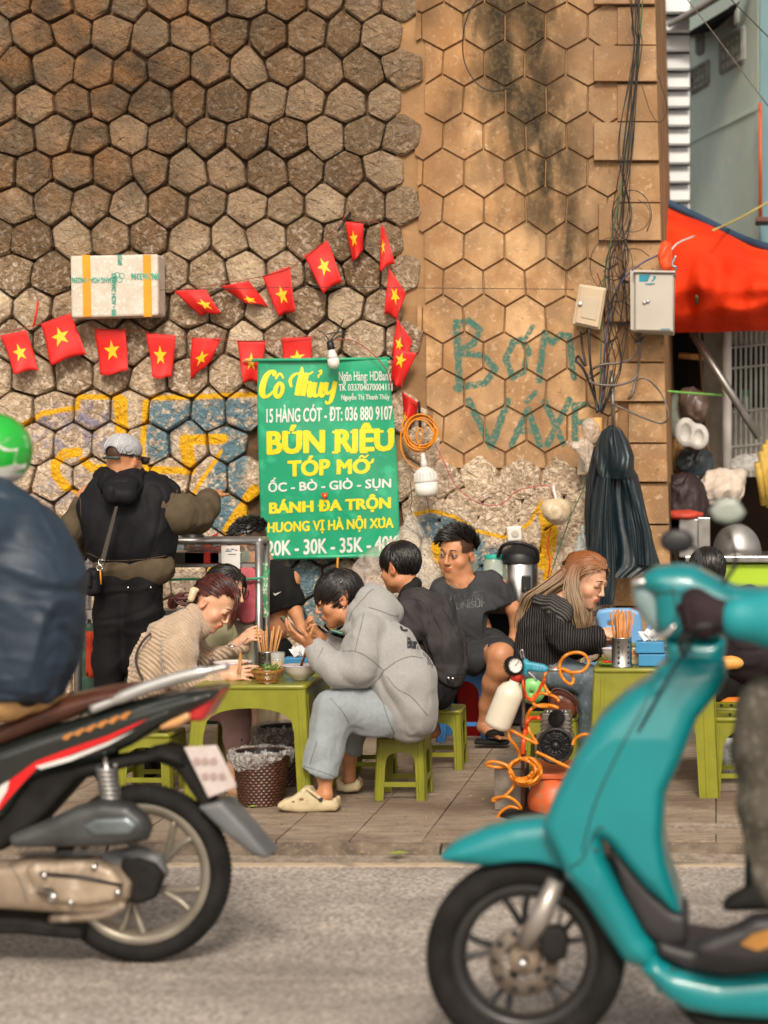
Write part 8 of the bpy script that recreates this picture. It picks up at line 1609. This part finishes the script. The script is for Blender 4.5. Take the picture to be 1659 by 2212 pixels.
body = [(-800, 560), (-400, 620), (0, 520), (250, 430), (600, 320), (900, 240), (1120, 195), (1345, 175), (1310, 235), (1120, 340), (960, 420), (820, 510), (620, 600), (400, 650), (240, 720), (120, 900), (-60, 1060), (-400, 1120), (-800, 1080)]
tb_ = panel('tail_body', 'm', body, D, .125, m_bk, mo, .05)
panel('under_fairing', 'm', [(-500, 900), (60, 760), (300, 640), (620, 600), (900, 560), (980, 520), (1110, 560), (1130, 640), (1000, 600), (800, 640), (500, 720), (250, 1000), (60, 1130), (-500, 1180)], D, .09, blackr, mo, .03)
panel('seat', 'm', [(-900, 330), (-300, 470), (0, 410), (200, 320), (390, 235), (620, 185), (860, 160), (960, 165), (900, 215), (640, 285), (400, 375), (200, 450), (0, 530), (-300, 590), (-900, 520)], D, .135, m_seat, mo, .045)
for yo in (-.12, .12):
    MB().tube(crv([Q('m', x, y, D+yo*(1-.35*i/5)) for i, (x, y) in enumerate(((540, 318), (680, 262), (860, 190), (1060, 128), (1230, 88), (1350, 62)))], 5), [.016]*6+[.021]*14+[.012]*6, 10).build('grab_rail', M('silver_rail', (.52, .52, .51), (.42, .42, .41), 5, .32, .6), mo, True)
panel('tail_light', 'm', [(1095, 262), (1180, 225), (1345, 190), (1300, 270), (1235, 372), (1150, 375), (1130, 320)], D, .085, M('red_lens', (.60, .03, .03), (.48, .02, .02), 6, .15, coat=.6), mo, .03)
panel('indicator', 'm', [(945, 405), (1010, 355), (1130, 320), (1140, 370), (1060, 420), (960, 440)], D-.07, .03, M('amber_lens', (.68, .38, .16), (.6, .3, .12), 6, .2), mo, .018)
def strip(name, L1, D_, off, mat, par):
    q = MB(); q.loft([[Q('m', x, y, D_-off) for x, y in L1], [Q('m', x, y, D_-off+.006) for x, y in L1]]); return q.build(name, mat, par)
strip('stripe', [(-40, 960), (-10, 800), (60, 735), (210, 625), (420, 545), (640, 470), (870, 372), (840, 395), (640, 505), (420, 585), (230, 655), (120, 770), (40, 860)], D, .130, m_redp, mo); strip('stripe', [(210, 655), (420, 592), (640, 510), (800, 440), (640, 530), (420, 622), (240, 672)], D, .1335, m_whp, mo); strip('stripe', [(-60, 900), (0, 770), (55, 738), (40, 800), (-20, 900)], D, .1335, m_whp, mo)
m_go = M('orange_badge', (.62, .25, .06), None, 5, .3, .3)
for k in range(6): strip('badge_stroke', [(365+k*68, 492-k*24), (385+k*68, 470-k*25), (425+k*68, 452-k*25), (438+k*68, 462-k*25), (415+k*68, 480-k*24), (400+k*68, 498-k*24)], D, .131, m_go, mo)
panel('rear_fender', 'm', [(880, 540), (1000, 520), (1120, 570), (1200, 720), (1300, 880), (1345, 990), (1300, 1010), (1180, 840), (1060, 660), (900, 600)], D, .055, blackr, mo, .02)
q = MB(); pts = [(1088, 540), (1285, 528), (1405, 775), (1235, 842)]; q.loft([[Q('m', x, y, D-.075) for x, y in pts], [Q('m', x, y, D-.062) for x, y in pts]]); npl = q.build('number_plate', M('dirty_plate_white', (.56, .50, .47), (.46, .38, .36), 20, .6), mo, bevel=.004)
for a_, b_ in (((1140, 600), (1290, 590)), ((1190, 690), (1340, 670))): 
    for k in range(3): x = a_[0]+k*50; MB().box(Q('m', x+25, a_[1]+25, D-.078), (.020, .002, .022), Matrix.Rotation(R(-25), 3, 'Y')).build('faint_character', M('faded_ink', (.42, .30, .28)), npl)
panel('mudguard', 'm', [(1200, 870), (1340, 840), (1400, 900), (1500, 1010), (1630, 1165), (1600, 1180), (1520, 1150), (1400, 1060), (1290, 960)], D, .075, m_mud, mo, .012)
panel('front_shield', 'm', [(-1400, 200), (-1250, 150), (-1150, 400), (-900, 900), (-700, 1150), (-900, 1200), (-1200, 1000), (-1350, 600)], D, .16, m_bk, mo, .04)
MB().tube([Q('m', -1330, -150, D), Q('m', -1280, 500, D), cL], .025, 8).build('fork', m_eng, mo, True); MB().tube([Q('m', -1250, 20, D-.3), Q('m', -1330, -30, D), Q('m', -1250, 20, D+.3)], .014, 8).build('handlebar', blackm, mo, True); MB().tube([Q('m', -400, 1250, D), Q('m', -700, 1350, D)], .05, 8).build('footboard', blackr, mo, True)
# rider of the black motorbike
D = 6.42; pr = person('motorbike rider in navy padded jacket and bright green helmet at picture edge', (Q('l', 0, 2300, D).x, D, .5))
H = Head(Q('l', -72, 340, D), (-1, -.05, -.1), (0, 0, 1), 1.0); F = Field(.008); H.build(F); F.cap(H.p(0, 0, -.06), Q('l', -40, 640, D), .06, .07, .03); chain(F, 'l', [(0, 800, 0, 180), (140, 1300, 0, 220), (160, 1750, 0, 220)], D, both=.04); chain(F, 'l', [(150, 1850, -.12, 150), (-700, 1900, -.2, 110), (-650, 2500, -.2, 80)], D); chain(F, 'l', [(-120, 800, -.2, 100), (-420, 1200, -.25, 80), (-900, 1150, -.28, 60)], D); fobj('body', F, skin_c, pr)
m_hel = M('bright_green_shell', (.015, .42, .04), (.012, .36, .03), 4, .18, coat=.6); F = Field(.007); F.ell(Q('l', -62, 330, D), (.132, .125, .125), None, .01); F.box(Q('l', -60, 620, D), (.25, .25, SQ('l', 115, D)), None, .01, .01, '-'); fobj('helmet', F, m_hel, pr)
F = Field(.007); F.ell(Q('l', -62, 330, D), (.1345, .1275, .1275), None, .01); F.box(Q('l', -60, 640, D), (.25, .25, SQ('l', 112, D)), None, .01, .004, '-'); F.box(Q('l', -60, 200, D), (.25, .25, SQ('l', 270, D)), None, .01, .004, '-'); fobj('helmet_rim', F, white_pl, pr)
for pts in ([(118, 250), (178, 232), (196, 300), (180, 440), (120, 470), (60, 476), (60, 440), (140, 420), (158, 330), (100, 330), (60, 300)],): 
    q = MB(); cx_, cy_ = -62, 330; Rr_ = SQ('l', 258, D)
    def onh(x, y, o_=.003): dx = SQ('l', x-cx_, D); dz = SQ('l', cy_-y, D); k = min(.985, math.hypot(dx/.132, dz/.125)); return (Q('l', cx_, cy_, D).x+dx, D-.125*math.sqrt(max(0, 1-k*k))-o_, Q('l', cx_, cy_, D).z+dz)
    q.add([onh(*p) for p in pts], [tuple(range(len(pts)))]); q.build('helmet_mark', white_pl, pr, False, solid=.003)
m_puf = M('navy_padded_nylon', (.018, .036, .062), (.011, .024, .044), 7, .55, bump=.3, bsc=18, bdist=.01); F = Field(.010)
chain(F, 'l', [(-60, 640, 0, 120), (0, 760, 0, 210), (100, 960, 0, 300), (175, 1200, 0, 340), (165, 1500, 0, 325), (130, 1720, 0, 300), (120, 1830, 0, 270)], D, .06, both=.09); chain(F, 'l', [(-80, 850, -.22, 150), (-380, 1180, -.26, 120), (-850, 1150, -.28, 90)], D, .04); F.box(Q('l', 100, 2080, D), (.5, .5, SQ('l', 165, D)), None, .01, .03, '-')
fobj('padded_jacket', F, m_puf, pr, wr=[(.012, .16, (1, 0, -.2), .75), (.005, .06, (1, 0, -.2), .7)])
F = Field(.010); chain(F, 'l', [(330, 1930, -.05, 90), (60, 1925, -.12, 125), (-600, 1900, -.2, 140), (-650, 2500, -.2, 110)], D, .04); chain(F, 'l', [(330, 1930, .05, 90), (60, 1925, .12, 125), (-600, 1900, .2, 140)], D, .04); fobj('trousers', F, M('sand_trousers', (.55, .33, .15), (.45, .26, .11), 8, .8), pr, wr=[(.01, .1, (1, 0, 0), .6)])
# ------------------------------------------------------------- teal electric scooter
D = 5.45; sc_ = thing('scooter', 'turquoise scooter with cast front wheel crossing in the foreground at right', 'scooter', (Q('s', 500, 2380, D).x, D, ZR))
m_tq = M('turquoise_paint', (.003, .215, .235), (.002, .185, .205), 3, .32, coat=.3); m_dkp = M('matt_black_trim', (.025, .022, .024), (.016, .014, .016), 8, .5)
m_blks = M('black_cast_rim', (.035, .033, .033), (.02, .02, .02), 8, .35, .3); c = Q('s', 496, 1838, D); Ro = SQ('s', 468, D); c.z = ZR+Ro
wheel(sc_, c, Ro, .044, 1.1, m_blks, 5, .0095, curve=.12, hubr=.042, double=True, hub_m=M('hub_tan_metal', (.42, .33, .25), (.3, .22, .16), 9, .4, .4))
q = MB(); q.lathe([(.055, -.062), (.096, -.062), (.096, -.057), (.055, -.057)], c, 'y', 48); q.build('brake_disc', M('disc_metal', (.22, .18, .145), (.14, .11, .09), 30, .4, .5), sc_, True)
for k in range(10): a = k*math.pi/5; MB().ball((c.x+.078*math.cos(a), D-.063, c.z+.078*math.sin(a)), (.010, .004, .010), 8, 5).build('disc_hole', blackm, sc_, True)
panel('brake_caliper', 's', [(560, 1760), (660, 1740), (700, 1800), (690, 1900), (600, 1930), (560, 1860)], D-.07, .028, blackr, sc_, .015)
for yo in (-.085, .085): MB().tube([Q('s', 640, 1540, D+yo), Q('s', 560, 1720, D+yo), Q('s', 490, 1840, D+yo*.9)], [.024, .030, .026], 12).build('fork_leg', M('satin_fork', (.40, .36, .33), (.32, .28, .25), 8, .35, .6), sc_, True)
MB().tube([c+Vector((0, -.1, 0)), c+Vector((0, .1, 0))], .014, 10).build('axle', chrome, sc_, True)
fend = [(100, 1432), (108, 1400), (170, 1350), (300, 1290), (440, 1250), (600, 1232), (700, 1240), (760, 1350), (740, 1500), (690, 1560), (640, 1580), (560, 1568), (500, 1520), (420, 1480), (300, 1462), (180, 1450)]
F = Field(.007); F.poly([Q('s', x, y, D) for x, y in fend], D, .078, .05, .02); F.cap(c-Vector((0, .065, 0)), c+Vector((0, .065, 0)), Ro*.985, Ro*.985, .01, '-'); F.box(c+Vector((0, 0, -.1)), (.4, .055, Ro+.08), None, .02, .01, '-'); fobj('front_fender', F, m_tq, sc_, sm=2)
ls_ = panel('leg_shield', 's', [(1128, 520), (1200, 480), (1420, 470), (1440, 560), (1400, 640), (1300, 760), (1220, 960), (1155, 1100), (1145, 1300), (1165, 1430), (1215, 1580), (1235, 1660), (1190, 1650), (1060, 1530), (900, 1330), (860, 1300), (880, 1400), (960, 1560), (1060, 1740), (1110, 1800), (1130, 1880), (1130, 2060), (1060, 1920), (960, 1880), (860, 1720), (760, 1560), (700, 1480), (590, 1250), (640, 1120), (740, 930), (850, 760), (980, 640), (1080, 580)], D, .15, m_tq, sc_, .06, taper=lambda x, z: np.clip(.55+.75*(1.0-np.abs(z-.62)/.75), .45, 1.15))
panel('inner_panel', 's', [(880, 1300), (960, 1400), (1100, 1560), (1190, 1640), (1250, 1660), (1262, 1720), (1250, 1800), (1140, 1810), (1060, 1740), (960, 1560)], D, .12, m_dkp, sc_, .02)
panel('shield_ridge', 's', [(1090, 600), (1150, 560), (1180, 600), (1080, 760), (960, 950), (860, 1120), (800, 1180), (790, 1120), (880, 950), (990, 760)], D-.10, .055, m_tq, sc_, .045)
sk_ = panel('side_skirt', 's', [(1100, 1830), (1200, 1890), (1400, 1930), (1700, 1905), (2200, 1900), (2200, 2130), (1700, 2135), (1400, 2115), (1250, 2085), (1160, 2030), (1040, 1900)], D, .17, m_tq, sc_, .05)
panel('footboard', 's', [(1120, 1760), (1260, 1800), (1500, 1830), (2200, 1820), (2200, 1890), (1700, 1900), (1450, 1925), (1250, 1890), (1130, 1830)], D, .16, m_dkp, sc_, .02); panel('underbody', 's', [(1180, 2060), (1400, 2110), (2200, 2130), (2200, 2290), (1700, 2300), (1400, 2250), (1270, 2160)], D, .12, blackr, sc_, .04)
hc_ = panel('handlebar_cover', 's', [(1040, 110), (1100, 65), (1200, 55), (1290, 62), (1380, 110), (1480, 160), (1900, 175), (1900, 245), (1500, 250), (1430, 330), (1400, 400), (1150, 395), (1110, 330), (1100, 200), (1050, 160)], D, .13, m_tq, sc_, .06)
panel('stem_cover', 's', [(1140, 390), (1440, 395), (1430, 480), (1400, 590), (1340, 620), (1250, 600), (1160, 520)], D, .085, m_tq, sc_, .05); panel('stem_gap', 's', [(1150, 500), (1200, 530), (1300, 590), (1380, 612), (1370, 628), (1290, 612), (1190, 555), (1150, 520)], D-.09, .012, m_dkp, sc_, .005)
panel('headlight', 's', [(992, 160), (1040, 130), (1110, 120), (1180, 150), (1170, 300), (1120, 390), (1060, 330), (1005, 240)], D, .085, M('headlamp_lens', (.30, .40, .40), (.22, .33, .34), 6, .08, coat=.8), sc_, .05)
panel('headlight_rim', 's', [(985, 130), (1030, 112), (1160, 115), (1220, 135), (1160, 150), (1000, 152)], D, .10, chrome, sc_, .012)
MB().tube([Q('s', 1260, 400, D-.13), Q('s', 1400, 300, D-.32)], .016, 8).build('handlebar', blackm, sc_, True); MB().tube([Q('s', 1270, 395, D+.1), Q('s', 1360, 300, D+.32)], .016, 8).build('handlebar', blackm, sc_, True)
MB().tube(crv([Q('s', 1200, 340, D-.30), Q('s', 1150, 388, D-.30), Q('s', 1080, 400, D-.28)], 4), .008, 8).build('brake_lever', chrome, sc_, True)
MB().tube(crv([Q('s', 1330, 120, D+.22), Q('s', 1290, -20, D+.24), Q('r', 880, 1090, D+.26), Q('r', 870, 1060, D+.26)], 5), .006, 8).build('mirror_stem', blackm, sc_, True); F = Field(.006); F.ell(Q('r', 862, 1040, D+.26), (.050, .016, .036), None, .01); fobj('mirror', F, m_dkp, sc_)
MB().tube(crv([Q('s', 1420, 150, D-.25), Q('s', 1480, 40, D-.25), Q('r', 1235, 960, D-.26)], 5), .006, 8).build('mirror_stem', blackm, sc_, True); F = Field(.006); F.poly([Q('r', x, y, D-.26) for x, y in ((1095, 820), (1160, 730), (1300, 720), (1370, 830), (1330, 890), (1235, 915), (1140, 890))], D-.26, .016, .014, .006); fobj('mirror', F, M('mirror_back_grey', (.30, .33, .29), (.24, .27, .24), 5, .25), sc_)
panel('seat', 's', [(1750, 800), (2200, 760), (2700, 780), (2700, 900), (1800, 920)], D, .14, m_dkp, sc_, .05); panel('rear_body', 's', [(1850, 900), (2700, 880), (2800, 1300), (2600, 1700), (2100, 1880), (1900, 1600)], D, .15, m_tq, sc_, .06)
cR = Vector((c.x+1.30, D, ZR+Ro)); wheel(sc_, cR, Ro, .052, .95, m_blks, 5, .0085, curve=.12)
pr = person('scooter rider in turquoise jacket, grey brown jeans and black shoes, cut by picture edge', (Q('s', 1900, 1850, D).x, D, .35)); m_rj = M('faded_grey_jeans', (.105, .095, .075), (.06, .054, .043), 10, .8, bump=.3, bsc=120, c3=(.16, .14, .12))
F = Field(.009); H = Head(Q('s', 2350, -560, D), (-1, 0, 0), (0, 0, 1), 1.0); H.build(F); F.cap(H.p(0, 0, -.06), Q('s', 2380, -300, D), .06, .07, .03); chain(F, 's', [(2380, -150, 0, 170), (2420, 300, 0, 170), (2420, 760, 0, 170)], D, both=.05); chain(F, 's', [(2380, -80, -.2, 80), (2050, 330, -.32, 60), (1500, 330, -.32, 44)], D); chain(F, 's', [(2380, 780, -.12, 130), (1640, 700, -.18, 90), (1580, 1560, -.14, 60)], D); hand(F, Q('s', 1440, 330, D-.32), (-.9, -.1, -.1), (0, 0, -1), 1.05, (.7, .8, .8, .8)); fobj('body', F, skin_c, pr)
F = Field(.009); chain(F, 's', [(2380, 780, -.12, 170), (1900, 700, -.16, 155), (1655, 745, -.18, 142), (1610, 950, -.17, 120), (1610, 1200, -.16, 108), (1650, 1400, -.15, 100), (1660, 1560, -.15, 100)], D, .04); chain(F, 's', [(2380, 780, .12, 170), (1800, 720, .16, 140), (1760, 1100, .15, 115), (1760, 1500, .15, 100)], D, .04); fobj('jeans', F, m_rj, pr, wr=[(.012, .13, (.2, 0, 1), .6), (.005, .05, (.3, 0, 1), .6)])
F = Field(.007); F.poly([Q('s', x, y, D-.15) for x, y in ((1415, 1650), (1440, 1620), (1540, 1560), (1600, 1500), (1720, 1480), (1760, 1600), (1750, 1670), (1420, 1675))], D-.15, .05, .03, .01); fobj('shoe', F, blackr, pr)
F = Field(.007); F.poly([Q('s', x, y, D-.24) for x, y in ((1300, 1870), (1290, 1830), (1360, 1790), (1500, 1740), (1560, 1700), (1700, 1690), (1900, 1800), (1900, 1880), (1500, 1930), (1360, 1900))], D-.24, .05, .03, .01); fobj('shoe', F, m_dkp, pr)
strip2 = MB(); strip2.loft([[Q('s', x, y, D-.296) for x, y in ((1500, 1840), (1560, 1790), (1631, 1770), (1700, 1770), (1700, 1830), (1580, 1870))], [Q('s', x, y, D-.286) for x, y in ((1500, 1840), (1560, 1790), (1631, 1770), (1700, 1770), (1700, 1830), (1580, 1870))]]); strip2.build('shoe_stripe', M('amber_stripe', (.38, .17, .03)), pr)
F = Field(.009); chain(F, 's', [(1500, 318, -.32, 88), (1700, 320, -.32, 118), (2050, 320, -.30, 130), (2380, -60, -.18, 150)], D, .04); chain(F, 's', [(2380, -100, 0, 210), (2440, 300, 0, 220), (2420, 740, 0, 210)], D, .05, both=.08); fobj('jacket', F, M('turquoise_nylon', (.008, .26, .29), (.006, .22, .25), 6, .5), pr, wr=[(.012, .12, (1, 0, 0), .6)])
F = Field(.007); F.cap(Q('s', 1285, 230, D-.31), Q('s', 1330, 330, D-.32), .036, .045, .02); F.cap(Q('s', 1310, 260, D-.32), Q('s', 1470, 320, D-.32), .042, .038, .02)
for i in range(4): F.cap(Q('s', 1250+i*6, 245+i*36, D-.37+i*.0), Q('s', 1215+i*10, 262+i*34, D-.33), .012, .011, .006)
fobj('glove', F, M('black_glove', (.035, .022, .026), (.02, .013, .015), 9, .7), pr); F = Field(.008); F.ell(Q('s', 2340, -600, D), (.14, .13, .13)); fobj('helmet', F, m_tq, pr)

for o_, L in ((ls_, [(700, 1480), (760, 1440), (830, 1300), (862, 1296)]), (ls_, [(1130, 560), (1050, 720), (930, 940), (820, 1180), (760, 1400)]), (ls_, [(1000, 1640), (1080, 1760), (1120, 1900)]), (sk_, [(1200, 1960), (1400, 2000), (1600, 2000)]), (hc_, [(1060, 200), (1160, 190), (1300, 200), (1420, 230)]), (hc_, [(1150, 380), (1200, 300), (1180, 160)])): seam(o_, 's', L, sc_, m_dkp, .0022, name='panel_gap')
for x, y in ((1040, 1690), (1180, 1960), (1500, 1985), (820, 1400)):
    p = onto(ls_ if y < 1900 else sk_, 's', x, y, -.001)
    if p is not None: MB().lathe([(.001, -.003), (.007, -.002), (.008, .002)], p, 'y', 12).build('screw', m_dkp, sc_, True)
MB().tube(crv([Q('s', 1290, 380, D-.14), Q('s', 1240, 470, D-.16), Q('s', 1100, 700, D-.17), Q('s', 700, 1480, D-.10), Q('s', 660, 1700, D-.10), Q('s', 640, 1800, D-.08)], 5), .004, 6).build('brake_hose', blackm, sc_, True)
for o_, L in ((tb_, [(0, 610), (300, 500), (600, 400), (900, 290), (1100, 240)]), (tb_, [(300, 640), (500, 560), (760, 430), (1000, 330)]), (ec_, [(60, 1240), (120, 1340), (160, 1460)])): seam(o_, 'm', L, mo, m_mud, .002, name='panel_gap')
MB().tube(crv([Q('m', 120, 1180, D-.12), Q('m', 400, 1170, D-.15), Q('m', 700, 1180, D-.12), Q('m', 860, 1260, D-.08)], 5), .006, 6).build('cable', blackm, mo, True); MB().tube(crv([Q('m', 740, 1470, D-.1), Q('m', 600, 1540, D-.1), Q('m', 300, 1560, D-.1)], 5), .010, 6).build('brake_rod', m_eng, mo, True)
